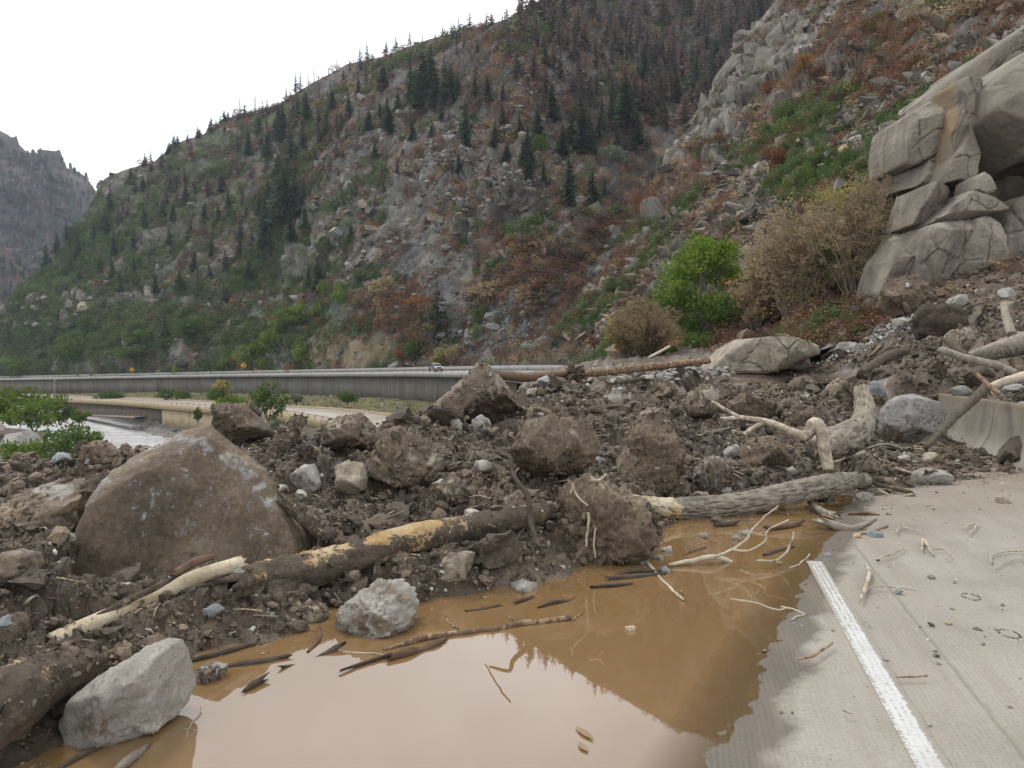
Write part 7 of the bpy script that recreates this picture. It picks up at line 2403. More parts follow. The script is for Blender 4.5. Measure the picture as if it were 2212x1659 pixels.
mobj('small_cobbles', V, F, M['clods'], smooth=False, cols=C_, label='small pale cobbles filling the bars in the chute', cat='cobbles', kind='stuff')

# ------------------------------------------------------------------ scree and shrub cover on the slopes
def density_pick(I, w, n):
    w = np.clip(w, 0, None)
    return rg.choice(I, n, p=w / w.sum())


# main mountain: rocks
I = MB_I
n2 = fbm(MB_V[I], .05, 3, 91)
area = MB_V[I, 1] ** 0
w = np.clip(.35 + n2 + .25, .02, 2) * (MB_W[I] > -40) * (MB_U[I] < 1760) * (MB_U[I] > -60)
for q in ((740, 440, 80, 120, 20), (150, 690, 180, 60, -10), (960, 415, 130, 70, -20), (1060, 480, 110, 50, -30), (830, 600, 80, 60, -30), (600, 330, 70, 60, 0), (1000, 330, 100, 50, -30), (1150, 250, 90, 60, -30)):
    w += 1.6 * patchw(MB_U[I], MB_W[I], *q)
NB = 19000
pk = density_pick(I, w, NB)
pp = MB_V[pk] + rg.normal(0, .6, (NB, 3))
size = (.20 + .26 * rg.pareto(2.2, NB).clip(0, 8))
tint = np.array([.165, .155, .138]) * rg.uniform(.4, 1.4, NB)[:, None]
red = fbm(pp, .04, 2, 93) > .15
tint[red] *= np.array([1.0, .88, .78])
sc_ = size[:, None] * np.stack([rg.uniform(.8, 1.7, NB), rg.uniform(.7, 1.1, NB), rg.uniform(.4, .9, NB)], 1)
ro_ = np.stack([rg.normal(0, .4, NB), rg.normal(.3, .35, NB), rg.uniform(-.6, .9, NB)], 1)
gn_scatter('mountain_scree', pp, sc_, ro_, tint, M['loose_rock_i'], 11, 'loose grey rocks scattered over the burnt mountainside', 'scree', amp=.6, sub=1)
# dense talus fans
pos_, size = [], []
for (cu, cv, ru, rv, rot, nq) in ((1070, 690, 105, 50, -25, 1500), (965, 700, 38, 70, 20, 700), (700, 712, 115, 18, -32, 500), (590, 640, 130, 14, -55, 500), (545, 690, 70, 14, -55, 250), (890, 590, 160, 20, -55, 600), (160, 780, 120, 20, 0, 200)):
    c, s = math.cos(math.radians(rot)), math.sin(math.radians(rot))
    for k in range(nq):
        a, b_ = rg.uniform(-1, 1), rg.uniform(-1, 1)
        if a * a + b_ * b_ > 1:
            continue
        x, y = a * ru, b_ * rv
        pos_.append(snap(cu + x * c - y * s, cv + x * s + y * c))
pos_ = np.array(pos_) + rg.normal(0, .35, (len(pos_), 3))
size = .18 + .2 * rg.pareto(3, len(pos_)).clip(0, 5)
tint = np.array([.165, .163, .16]) * rg.uniform(.5, 1.5, len(pos_))[:, None]
V, F, C_ = scatter_blobs(pos_, size, tint, 12)
mobj('talus', V, F, M['loose_rock'], smooth=False, cols=C_, label='grey talus fans at the foot of the burnt mountainside', cat='talus', kind='stuff')


def shrub_cover(name, P_, S_, T_, nq, label, cat, seed, leaf=.28):
    rr = np.random.default_rng(seed)
    n = len(P_)
    q = rr.normal(size=(n, nq, 3))
    q /= np.linalg.norm(q, axis=2)[:, :, None]
    q *= (rr.random((n, nq, 1)) ** .4)
    q[:, :, 2] = np.abs(q[:, :, 2]) * .75
    cent = (P_[:, None, :] + q * S_[:, None, None]).reshape(-1, 3)
    sz = np.repeat(S_ * leaf, nq) * rr.uniform(.6, 1.4, n * nq)
    V, F = quads(cent, sz, rr, asp=.7)
    C_ = np.repeat(np.repeat(T_, nq, 0) * rr.uniform(.6, 1.45, (n * nq, 1)), 4, 0)
    return mobj(name, V, F, M['shrubs'], smooth=False, cols=C_, label=label, cat=cat, kind='stuff')


G1, G2, G3 = np.array([.055, .085, .028]), np.array([.085, .10, .045]), np.array([.10, .115, .075])
R1, R2, T1, K1 = np.array([.175, .092, .057]), np.array([.12, .078, .056]), np.array([.25, .185, .10]), np.array([.06, .05, .043])
I = MB_I
gw = np.clip(fbm(MB_V[I], .028, 3, 95) + .25 - .0012 * (MB_U[I] - 420) + .0012 * (MB_W[I] - 420), 0, 1.5) * (MB_W[I] > 60) * (MB_U[I] > -60) * (MB_U[I] < 1500)
for q in ((330, 735, 170, 55, -6), (590, 735, 140, 50, -20), (180, 755, 80, 40, 0), (560, 570, 100, 30, -40)):
    gw += 1.4 * patchw(MB_U[I], MB_W[I], *q)
bb_ = MB_BAND[I]
gw += (.9 * sstep(.08, .0, np.abs(bb_ + .55)) + .5 * (bb_ < -.42)) * sstep(420, 800, MB_U[I] + .3 * MB_W[I]) * (MB_U[I] < 1500)
pk = density_pick(I, gw, 8000)
P_ = MB_V[pk] + rg.normal(0, .5, (len(pk), 3))
S_ = rg.uniform(.5, 2.3, len(pk)) ** 1.1 * (.5 + MB_V[pk, 1] / 400)
T_ = np.where((rg.random(len(pk)) < .55)[:, None], G1, G2) * rg.uniform(.7, 1.4, len(pk))[:, None]
kp_ = ~((np.abs(MB_U[pk] - 395) < 26) & (MB_W[pk] > 750)) & ~((np.abs(MB_U[pk] - 525) < 14) & (MB_W[pk] > 765)) & ~((np.abs(MB_U[pk] - 284) < 14) & (MB_W[pk] > 765))
pk, P_, S_, T_ = pk[kp_], P_[kp_], S_[kp_], T_[kp_]
gn_scrub('green_scrub', P_, S_ * .8, T_ * 1.25, 'low green scrub covering the lower mountainside', 'scrub', 3)
rw = np.clip(fbm(MB_V[I], .03, 3, 96) + .1 + .0008 * (MB_U[I] - 500), 0, 1.5) * (MB_U[I] > 150) * (MB_U[I] < 1600) * .5
for q in ((1130, 600, 110, 40, -25), (1260, 565, 130, 26, -33), (1340, 480, 70, 24, -20), (905, 675, 45, 22, 0), (880, 715, 80, 36, 0), (1180, 640, 90, 20, -25), (820, 680, 60, 30, 0)):
    rw += 4.5 * patchw(MB_U[I], MB_W[I], *q)
rw += 1.2 * ((bb_ > -.36) & (bb_ < -.16) | (bb_ > .44)) * sstep(420, 800, MB_U[I] + .3 * MB_W[I]) * (MB_U[I] < 1500)
pk = density_pick(I, rw, 5000)
P_ = MB_V[pk] + rg.normal(0, .5, (len(pk), 3))
S_ = rg.uniform(.5, 2.1, len(pk)) ** 1.1 * (.5 + MB_V[pk, 1] / 400)
sel_ = rg.random(len(pk))[:, None]
T_ = np.where(sel_ < .28, R1, np.where(sel_ < .62, R2, np.where(sel_ < .8, K1 * 1.5, T1 * .8))) * rg.uniform(.6, 1.35, len(pk))[:, None]
gn_scrub('scorched_scrub', P_, S_ * .8, T_ * 1.25, 'rust-brown scorched scrub on the mountainside', 'scrub', 4, 7.0)

# near spur: rocks and scrub
I = MC_I
cr_ = MC_CRAG[I]
w = (.5 + np.clip(fbm(MC_V[I], .1, 3, 97), -.4, 1)) * (MC_W[I] > -30) * (MC_U[I] < 2260) * (MC_U[I] > 1230) * (1.1 - .8 * cr_)
for q in ((1530, 430, 170, 30, -42), (1440, 540, 120, 24, -42), (1400, 640, 110, 34, -40), (1640, 400, 150, 26, -40), (1900, 230, 200, 24, -38), (1300, 720, 80, 30, -30), (1660, 490, 60, 40, -30), (1560, 520, 80, 30, -40)):
    w += 1.6 * patchw(MC_U[I], MC_W[I], *q)
NC = 26000
pk = density_pick(I, w, NC)
pp = MC_V[pk] + rg.normal(0, .15, (NC, 3)) * (MC_V[pk, 1:2] / 60)
size = (.035 + .065 * rg.pareto(2.0, NC).clip(0, 9)) * (.45 + MC_V[pk, 1] / 75)
hue = fbm(pp, .12, 2, 94)
tint = np.array([.19, .172, .146]) * rg.uniform(.35, 1.4, NC)[:, None] * np.where((hue > .12)[:, None], np.array([1.05, .88, .74]), np.array([1., 1., 1.]))
sc_ = size[:, None] * np.stack([rg.uniform(.9, 1.9, NC), rg.uniform(.7, 1.1, NC), rg.uniform(.35, .8, NC)], 1)
ro_ = np.stack([rg.normal(0, .4, NC), rg.normal(.35, .35, NC), rg.uniform(-.6, .9, NC)], 1)
gn_scatter('spur_scree', pp, sc_, ro_, tint, M['loose_rock_i'], 13, 'broken rock and scree on the slope above the road', 'scree', amp=.6, sub=1)
gw = np.clip(fbm(MC_V[I], .09, 3, 98), 0, 1) * .25 * (MC_U[I] > 1250) * (MC_U[I] < 2260)
for q in ((1330, 650, 150, 16, -42), (1480, 470, 130, 16, -42), (1760, 270, 120, 26, -30), (1760, 380, 80, 34, -20), (1960, 240, 90, 22, -35), (1700, 440, 60, 40, 0), (1870, 380, 40, 40, 0), (1420, 560, 90, 12, -42)):
    gw += 1.3 * patchw(MC_U[I], MC_W[I], *q)
bc_ = MC_BAND[I]
gw += .8 * (bc_ < -.38) * (MC_U[I] > 1250) * (MC_U[I] < 2260) * (1 - MC_CRAG[I])
pk = density_pick(I, gw, 3000)
P_ = MC_V[pk] + rg.normal(0, .2, (len(pk), 3))
S_ = rg.uniform(.25, .75, len(pk)) * (.4 + MC_V[pk, 1] / 80)
T_ = np.where((rg.random(len(pk)) < .6)[:, None], G1 * 1.25, G2) * rg.uniform(.7, 1.5, len(pk))[:, None]
gn_scrub('green_sprouts', P_, S_ * .8, T_ * 1.2, 'fresh green growth among the rocks above the road', 'scrub', 5, 12.0, .24)
rw = np.clip(fbm(MC_V[I], .08, 3, 99), 0, 1) * .5 * (MC_U[I] > 1230) * (MC_U[I] < 2260)
for q in ((1300, 620, 160, 22, -40), (1240, 680, 100, 20, -45), (1390, 470, 80, 30, -30), (1500, 390, 60, 30, -40), (1760, 230, 80, 40, 0), (1700, 330, 80, 30, -30), (1900, 130, 120, 60, -30), (1420, 750, 90, 20, 0)):
    rw += 1.2 * patchw(MC_U[I], MC_W[I], *q)
rw += .8 * (((bc_ > -.36) & (bc_ < -.14)) | (bc_ > .44)) * (MC_U[I] > 1250) * (MC_U[I] < 2260) * (1 - MC_CRAG[I])
pk = density_pick(I, rw, 3800)
P_ = MC_V[pk] + rg.normal(0, .2, (len(pk), 3))
S_ = rg.uniform(.25, .8, len(pk)) * (.4 + MC_V[pk, 1] / 80)
sel_ = rg.random(len(pk))[:, None]
T_ = np.where(sel_ < .45, R1, np.where(sel_ < .8, R2, T1)) * rg.uniform(.6, 1.4, len(pk))[:, None]
gn_scrub('scorched_brush', P_, S_ * .8, T_ * 1.15, 'rust-brown scorched brush among the rocks above the road', 'scrub', 6, 9.0, .22)

# rip-rap and stones on the banks
pk = rg.choice(len(RIPRAP), 900)
pp = RIPRAP[pk] + rg.normal(0, .5, (len(pk), 3)) * np.array([1, 1, .1])
tint = np.array([.26, .25, .23]) * rg.uniform(.5, 1.4, len(pk))[:, None]
V, F, C_ = scatter_blobs(pp, .2 + .25 * rg.pareto(3, len(pk)).clip(0, 3), tint, 14)
mobj('riprap', V, F, M['loose_rock'], smooth=False, cols=C_, label='grey rip-rap stones along the river under the lower wall', cat='rip-rap', kind='stuff')
pk = rg.choice(len(BANK), 700)
pp = BANK[pk] + rg.normal(0, .6, (len(pk), 3)) * np.array([1, 1, .1])
tint = np.array([.30, .285, .26]) * rg.uniform(.4, 1.4, len(pk))[:, None]
V, F, C_ = scatter_blobs(pp, .12 + .16 * rg.pareto(3, len(pk)).clip(0, 3), tint, 15)
mobj('bank_stones', V, F, M['loose_rock'], smooth=False, cols=C_, label='stones strewn on the bank between the two highway decks', cat='stones', kind='stuff')
pk = rg.choice(len(BANK), 1500)
P_ = BANK[pk] + rg.normal(0, .6, (len(pk), 3)) * np.array([1, 1, .05])
sel_ = rg.random(len(pk))[:, None]
T_ = np.where(sel_ < .5, T1, np.where(sel_ < .8, G3, G2)) * rg.uniform(.7, 1.4, len(pk))[:, None]
shrub_cover('bank_grass', P_, rg.uniform(.25, .7, len(pk)), T_, 12, 'dry grass and weeds on the bank between the decks', 'grass', 7)
# verge beyond the upper deck
sel = foot[(foot[:, 1] > 110)]
pk = rg.choice(len(sel), 1300)
P_ = sel[pk] + rg.normal(0, 1, (len(pk), 3)) * np.array([1.5, 1.5, .1]) + np.array([.5, 1.2, .2])
sel_ = rg.random(len(pk))[:, None]
T_ = np.where(sel_ < .35, T1, np.where(sel_ < .85, G3, G2)) * rg.uniform(.7, 1.35, len(pk))[:, None]
shrub_cover('verge_sage', P_, rg.uniform(.3, .85, len(pk)), T_, 14, 'grey-green sage and grass along the upper road verge', 'sagebrush', 8)

# trees and brush speckling the far canyon walls
for nm_, src, n_, lab in (('far_canyon_trees', FAR_V, 1500, 'dark trees speckling the distant canyon wall'), ('far_spur_trees', FAR_S, 500, 'dark trees on the low spur before the distant wall')):
    fu_, fw_ = proj(src)
    cand = np.where((fu_ > -30) & (fu_ < 240) & (fw_ > 330))[0]
    pk = rg.choice(cand, n_)
    hgt = rg.uniform(1.6, 5.5, n_) * src[pk, 1] / 900
    tc_ = np.where((rg.random(n_) < .6)[:, None], np.array([.028, .042, .03]), np.array([.07, .05, .045])) * rg.uniform(.6, 1.4, n_)[:, None]
    gn_scatter(nm_, src[pk] + np.stack([0 * hgt, -.3 * hgt, .6 * hgt], 1), np.stack([hgt * .38, hgt * .38, hgt], 1), rg.normal(0, .06, (n_, 3)), tc_, M['loose_rock_i'], 15, lab, 'trees', amp=.35, sub=1)

# ------------------------------------------------------------------ trees
rg = np.random.default_rng(31)
KG = [tree_kit('conifer', *conifer(40 + k, 10, w_, 30, 9, .32), 'burnt_bark', 'needle_green') for k, w_ in enumerate((.20, .24, .28))]
KB = [tree_kit('dead_conifer', *conifer(50 + k, 10, w_, 28, 8, .30, .85, .12, .4), 'burnt_bark', 'needle_brown') for k, w_ in enumerate((.22, .28, .25))]
KY = [tree_kit('dead_conifer', *conifer(60 + k, 10, w_, 26, 7, .22, .75, .15, .5), 'burnt_bark', 'needle_grey') for k, w_ in enumerate((.18, .24))]
KS = [('snag', mesh_data('trunk', *snag(70 + k, 10, nb), M['burnt_bark']), None, 'trunk', 'crown') for k, nb in enumerate((30, 14, 44))]


def hpx(p, px):
    return px * p[1] / F0


GREEN = [(893, 240, 75), (910, 248, 95), (925, 245, 85), (945, 250, 70), (960, 235, 60), (975, 237, 68), (986, 222, 50), (935, 236, 100), (900, 226, 60), (612, 312, 70), (600, 300, 60), (660, 270, 55), (640, 265, 50),
         (575, 345, 55), (640, 385, 50), (632, 362, 70), (710, 322, 55), (805, 318, 45), (852, 326, 60), (840, 300, 40), (575, 532, 90), (568, 545, 75), (600, 482, 100), (618, 490, 95), (640, 482, 85), (655, 470, 60), (665, 500, 50),
         (545, 546, 45), (585, 546, 60), (635, 540, 45), (1090, 296, 45), (1015, 357, 80), (1140, 372, 70), (1131, 366, 50), (1165, 316, 60), (1190, 262, 70), (1160, 290, 45), (1237, 480, 85), (1284, 495, 68), (1143, 414, 75), (1255, 332, 80),
         (1270, 322, 70), (1290, 300, 60), (1360, 302, 90), (1345, 292, 75), (1320, 282, 70), (1548, 162, 65), (1640, 86, 75), (1620, 92, 60), (1655, 72, 60), (1500, 240, 70), (1465, 252, 60), (1535, 172, 50), (215, 482, 35), (240, 452, 40),
         (170, 562, 40), (95, 577, 40), (130, 502, 35), (270, 652, 35), (360, 752, 55), (300, 602, 35), (440, 482, 40), (390, 642, 40), (330, 562, 30), (560, 462, 40), (175, 627, 35), (490, 592, 40), (520, 522, 40), (690, 645, 60), (675, 640, 45),
         (1000, 330, 40), (1095, 360, 38), (770, 560, 35), (820, 380, 36), (1060, 430, 40), (460, 560, 36), (420, 590, 36), (250, 560, 36), (220, 600, 36), (350, 470, 34), (400, 440, 32), (310, 420, 30), (285, 395, 28), (480, 420, 36), (690, 400, 38),
         (740, 300, 34), (1480, 180, 60), (1430, 170, 55), (1580, 120, 50), (1395, 210, 60), (1250, 120, 45), (1185, 170, 40), (120, 540, 36), (150, 590, 38), (200, 520, 38), (230, 510, 34), (265, 480, 36), (190, 655, 34), (250, 620, 40), (290, 540, 38), (315, 500, 34), (340, 640, 38), (370, 540, 36), (385, 500, 38), (410, 520, 34), (430, 640, 40), (455, 610, 36), (470, 500, 44), (500, 470, 46), (515, 560, 40), (530, 600, 42), (485, 660, 36), (600, 400, 50), (620, 420, 52), (585, 440, 46), (650, 330, 46), (690, 300, 44), (560, 300, 44), (540, 340, 40), (720, 250, 40), (760, 270, 42), (780, 230, 40), (830, 210, 44), (860, 260, 48), (700, 350, 40), (820, 270, 40), (960, 290, 46), (1030, 250, 44), (1070, 340, 44), (1120, 300, 48), (1210, 330, 52), (1230, 300, 46), (1330, 330, 56), (1380, 330, 60), (1410, 280, 56), (1440, 300, 50), (1000, 410, 36), (900, 340, 40), (940, 330, 36), (1180, 420, 44), (1060, 250, 46), (1300, 420, 40)]
for k, (u, v, h) in enumerate(GREEN):
    p = snap(u, v)
    h = h * 1.32
    s = hpx(p, h) / 10
    zone = ('in the tall dark stand high on the centre slope' if 870 < u < 1000 and v < 260 else 'on the left flank of the mountain' if u < 520 else 'in the stand on the left-centre slope' if u < 760 else 'among the brown dead stand at upper right' if u > 1220 and v < 260 else 'scattered over the middle of the mountainside')
    if (u, v) == (1237, 480):
        lab = 'full green conifer left of its lower twin on the right-centre slope'
    elif (u, v) == (1284, 495):
        lab = 'full green conifer right of its taller twin on the right-centre slope'
    else:
        lab = ('tall ' if h >= 75 else 'small ' if h < 45 else '') + 'dark green conifer ' + zone + ('' if 870 < u < 1000 and v < 260 else (', upper part' if v < 330 else ', middle part' if v < 500 else ', lower part') + (' at left' if (u % 200) < 70 else ' at right' if (u % 200) > 140 else ''))
    plant(KG[k % 3], p - np.array([0, 0, .2]), s, rg.uniform(0, 6.28), lab, group='green conifers ' + zone)
p = snap(945, 742)
plant(tree_kit('conifer', *conifer(91, 10, .22, 30, 8, .18, .85, .10, .6), 'burnt_bark', 'needle_green'), p, hpx(p, 158) / 10, .4, 'lone tall sparse dark conifer standing above the white pickup')
# dead standing forest at upper right
def forest_spot():
    while True:
        u = rg.uniform(1060, 1740)
        v = rg.uniform(-20, 330)
        lim = np.interp(u, [1060, 1150, 1300, 1450, 1600, 1740], [120, 210, 300, 300, 240, 60]) + rg.normal(0, 25)
        if v < lim and v > np.interp(u, cru, crv) + 14 and rg.random() < .35 + .65 * sstep(1060, 1250, u):
            return u, v


for k in range(185):
    u, v = forest_spot()
    p = snap(u, v)
    grey = rg.random() < .42
    kit = KY[k % 2] if grey else KB[k % 3]
    hp = rg.uniform(46, 92)
    zone = ('left fringe' if u < 1220 else 'left half' if u < 1380 else 'middle' if u < 1520 else 'right side against the crag') + (', upper rows' if v < 90 else ', middle rows' if v < 190 else ', lowest rows')
    lab = ('tall ' if hp > 72 else 'short ' if hp < 58 else '') + ('grey' if grey else 'red-brown') + ' dead conifer of the burnt forest, ' + zone
    plant(kit, p - np.array([0, 0, .3]), hpx(p, hp) / 10, rg.uniform(0, 6.28), lab, group='dead conifers of the burnt forest')
# the crowded rest of that forest reads as one mass
parts, tn_ = [], []
low_tr = [conifer(80 + k, 10, w_, 15, 6, .3, .85, .1, .4) for k, w_ in enumerate((.24, .3, .27))]
for k in range(260):
    if k < 130:
        u, v = forest_spot()
    else:
        u = rg.uniform(420, 1320)
        v = np.interp(u, cru, crv) + 12 + 230 * rg.random() ** 1.4
    p = snap(u, v)
    s_ = hpx(p, rg.uniform(40, 80) if k < 130 else rg.uniform(20, 52)) / 10
    a = rg.uniform(0, 6.28)
    Rm = np.array([[math.cos(a), math.sin(a), 0], [-math.sin(a), math.cos(a), 0], [0, 0, 1]]) * s_
    V_, F_ = low_tr[k % 3][1]
    parts.append((V_ @ Rm + p, F_))
    tc_ = np.array([.20, .146, .12]) if rg.random() < .55 else np.array([.14, .126, .118])
    tn_.append(np.repeat((tc_ * rg.uniform(.7, 1.25))[None], len(V_), 0) * rg.uniform(.75, 1.25, (len(V_), 1)))
    V_, F_ = low_tr[k % 3][0]
    parts.append((V_ @ Rm + p, F_))
    tn_.append(np.tile(np.array([.035, .03, .026]), (len(V_), 1)))
V, F = join(parts)
mobj('burnt_forest', V, F, M['shrubs'], smooth=False, cols=np.concatenate(tn_), label='crowded dead brown conifers filling the burnt forest and upper slope', cat='forest', kind='stuff')
for k in range(150):
    u = rg.uniform(250, 1500)
    lo_ = np.interp(u, cru, crv)
    v = rg.uniform(lo_ + 12, 520)
    if v > 620 or (u < 500 and v > 480):
        continue
    p = snap(u, v)
    q = rg.random()
    kit = KB[k % 3] if q < .38 else KY[k % 2] if q < .70 else KS[k % 3]
    look = 'rust-brown dead tree' if q < .38 else 'grey scorched tree' if q < .70 else 'bare black snag'
    zone = ('on the left shoulder' if u < 560 else 'left of the tall dark stand' if u < 860 else 'below the tall dark stand' if u < 1020 else 'on the slope right of the tall dark stand' if u < 1250 else 'below the burnt forest') + (' near the ridge' if v < lo_ + 90 else ' at mid slope' if v < lo_ + 220 else ' low on the slope')
    plant(kit, p - np.array([0, 0, .3]), hpx(p, rg.uniform(22, 52)) / 10, rg.uniform(0, 6.28), look + ' ' + zone, group=look + 's ' + zone)
# skyline snags
for k in range(112):
    u = 300 + k * 8.0 + rg.uniform(-5, 5)
    if rg.random() < .22:
        continue
    v = np.interp(u, cru, crv)
    p = snap(u, v + 3)
    q = rg.random()
    left_ = u < 500
    kit = (KG[k % 3] if left_ else KS[k % 3]) if q < .6 else (KY[k % 2] if q < .85 else KS[(k + 1) % 3])
    plant(kit, p - np.array([0, 0, .5]), hpx(p, rg.uniform(16, 34) if left_ else rg.uniform(16, 52)) / 10, rg.uniform(0, 6.28), ('small tree on the left skyline ridge' if left_ else ('burnt snag' if kit in KS else 'scorched conifer') + ' on the skyline ' + ('above the left-centre slope' if u < 650 else 'left of the tall dark stand' if u < 860 else 'above the tall dark stand' if u < 1000 else 'where the ridge leaves the frame')), group='trees on the left skyline' if left_ else 'burnt snags on the skyline')

# deciduous brush
KD = {}


def bush_kit(key, mat, cl=26, lv=34, lf=.07, tmat='twig_brown', seed=1, name='bush', **kw):
    if key not in KD:
        KD[key] = tree_kit(name, *decid(seed, 1.0, 1.25, cl, lv, lf, 4, .05, .2, .03, **kw), tmat, mat, 'stems', 'foliage')
    return KD[key]


def put_bush(kit, u, v, wpx, hp, label, which='B', p=None, group=None, cat='bush'):
    p = snap(u, v, which) if p is None else p
    w_, h_ = hpx(p, wpx) / 1.25, hpx(p, hp)
    plant(kit, p - np.array([0, 0, .05 * h_]), w_, rg.uniform(0, 6.28), label, cat, group, sz=h_)


ORD = ['very', 'second', 'third', 'fourth', 'fifth', 'sixth', 'seventh', 'eighth', 'ninth', 'tenth', 'eleventh', 'twelfth', 'thirteenth']
BR = [(500, 797, 50, 36), (540, 792, 62, 50), (600, 768, 66, 56), (565, 780, 60, 50), (640, 725, 74, 44), (665, 700, 56, 34), (692, 688, 46, 34), (655, 782, 54, 46), (750, 688, 38, 40), (712, 650, 34, 34), (570, 797, 40, 26), (610, 740, 50, 40), (752, 665, 26, 26)]
for k, (u, v, w_, h_) in enumerate(BR):
    put_bush(bush_kit('br%d' % (k % 3), 'leaf_bright', 34, 40, .065, seed=5 + k % 3), u, v, w_, h_, ORD[sorted(range(len(BR)), key=lambda i: -BR[i][1]).index(k)] + ' lowest bright green bush in the line climbing from the road signs', group='bright green bushes above the road signs')
for k, (u, v, w_, h_, mt, lab) in enumerate(((180, 772, 95, 60, 'leaf_mid', 'wide green thicket at the foot of the left rock face'), (50, 808, 90, 38, 'leaf_mid', 'green thicket beside the road at the far left'), (390, 806, 36, 22, 'leaf_bright', 'yellow-green bush under the black sign board'), (950, 790, 46, 50, 'leaf_yellow', 'yellow-green tree beside the white pickup'),
                                             (900, 770, 60, 44, 'leaf_mid', 'green thicket left of the yellow-green tree'), (875, 775, 50, 40, 'leaf_rust', 'dull red thicket left of the pickup'), (985, 784, 50, 44, 'leaf_tan', 'bare brown thicket right of the yellow-green tree'), (1035, 690, 44, 44, 'leaf_mid', 'green bush on the grey talus shelf'),
                                             (1060, 650, 100, 50, 'leaf_tan', 'wide tan dry thicket above the talus shelf'), (845, 665, 70, 46, 'leaf_tan', 'tan dry thicket left of the lone conifer'), (905, 690, 46, 36, 'leaf_orange', 'orange-brown bush left of the lone conifer'), (330, 745, 120, 34, 'leaf_mid', 'long dark green thicket on the lower left slope'),
                                             (440, 740, 100, 40, 'leaf_mid', 'olive thicket on the lower left slope'), (300, 785, 110, 34, 'leaf_mid', 'low dark thicket just above the left roadside'), (800, 720, 60, 30, 'leaf_rust', 'rust thicket above the tan grass'), (1330, 355, 50, 34, 'leaf_sage', 'silvery bare brush on the right-centre slope'),
                                             (1310, 345, 44, 30, 'leaf_sage', 'smaller silvery brush beside the silvery one'), (1165, 330, 50, 44, 'leaf_mid', 'rounded green pine among the scree'), (1110, 560, 44, 28, 'leaf_rust', 'rust bush on the centre slope'), (1380, 470, 60, 34, 'leaf_orange', 'orange bush right of the twin conifers'),
                                             (1335, 500, 36, 34, 'leaf_mid', 'small green bush right of the twin conifers'), (1060, 290, 24, 20, 'leaf_orange', 'orange shrub on the middle slope'), (815, 535, 44, 26, 'leaf_orange', 'ochre shrub under the grey crag'))):
    put_bush(bush_kit('m%d' % k, mt, 30, 34, .07, seed=20 + k), u, v, w_, h_, lab)
# spur: scorched bushes
for k, (u, v, w_, h_, mt, lab) in enumerate(((1690, 388, 84, 62, 'leaf_rust', 'scorched rust-brown tree with black limbs on the spur'), (1672, 230, 50, 34, 'leaf_rust', 'scorched bush under the crag'), (1755, 215, 46, 36, 'leaf_orange', 'orange dead bush on the spur'), (1810, 160, 60, 30, 'leaf_rust', 'brown scorched bush high on the spur'),
                                             (1620, 520, 40, 34, 'leaf_mid', 'green bush among dark blocks'), (1770, 385, 70, 40, 'leaf_mid', 'leafy green bush left of the cliff'), (1820, 352, 70, 34, 'leaf_mid', 'green bush on the ledge left of the cliff'), (1960, 245, 50, 22, 'leaf_bright', 'fresh green clump on top of the cliff edge'),
                                             (1735, 445, 40, 40, 'leaf_mid', 'small green bush above the dry thicket'), (1880, 90, 60, 40, 'leaf_rust', 'brown brush high at right'), (1480, 600, 44, 30, 'leaf_mid', 'green clump left of the bright tree'), (1290, 755, 60, 34, 'leaf_rust', 'dark red bush at the slope foot'),
                                             (1340, 755, 50, 40, 'leaf_rust', 'dark red bush beside the first at the slope foot'), (1230, 770, 50, 34, 'leaf_tan', 'bare tan brush near the far barrier'), (2100, 60, 120, 80, 'leaf_tan', 'brown dead brush above the cliff'), (1400, 480, 44, 30, 'leaf_rust', 'rust bush low on the spur'),
                                             (1560, 330, 40, 30, 'leaf_rust', 'small rust bush below the crag'))):
    put_bush(bush_kit('s%d' % k, mt, 26, 40, .05, 'burnt_bark', seed=60 + k), u, v, w_, h_, lab, 'C')
for k, (u, v, h_) in enumerate(((1745, 300, 46), (1905, 330, 60), (1800, 245, 50), (1650, 620, 40), (1300, 720, 40), (1560, 300, 30), (1885, 150, 50), (1700, 170, 40), (1335, 600, 36), (1260, 700, 34), (1600, 700, 40))):
    p = snap(u, v, 'C')
    plant(KS[k % 3], p - np.array([0, 0, .2]), hpx(p, h_) / 10, rg.uniform(0, 6.28), 'thin charred trunk standing on the rocky spur', group='charred trunks on the spur')

# the bright tree and dry thickets by the slide
p = P(1505, 742, 45.0)
tk = decid(307, 6.4, 5.6, 52, 330, .11, 3, .05, .17, .13, hollow=.6)
tv_, tf_ = tk[1]
cq = tv_.reshape(-1, 4, 3).mean(1)
lobe = fbm(cq, .55, 2, 5)
keep_ = (np.hypot((cq[:, 0]) / 3.0, (cq[:, 2] - 3.4) / 3.3) + .75 * lobe < 1.0) & ~((cq[:, 2] < 2.3) & (np.abs(cq[:, 0] + .2) > 1.5 + .6 * lobe))
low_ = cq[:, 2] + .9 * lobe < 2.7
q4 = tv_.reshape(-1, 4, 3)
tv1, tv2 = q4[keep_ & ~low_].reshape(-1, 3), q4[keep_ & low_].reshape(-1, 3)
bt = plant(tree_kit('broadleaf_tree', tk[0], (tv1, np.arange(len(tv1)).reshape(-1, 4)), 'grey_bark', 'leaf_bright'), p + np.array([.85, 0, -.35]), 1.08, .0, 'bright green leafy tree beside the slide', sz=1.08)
link('lower_foliage', mesh_data('lower_foliage', tv2, np.arange(len(tv2)).reshape(-1, 4), M['leaf_mid'], smooth=False), bt)  # darker leaf colour stands in for the shade low in the crown
p2 = P(1575, 690, 44.0)
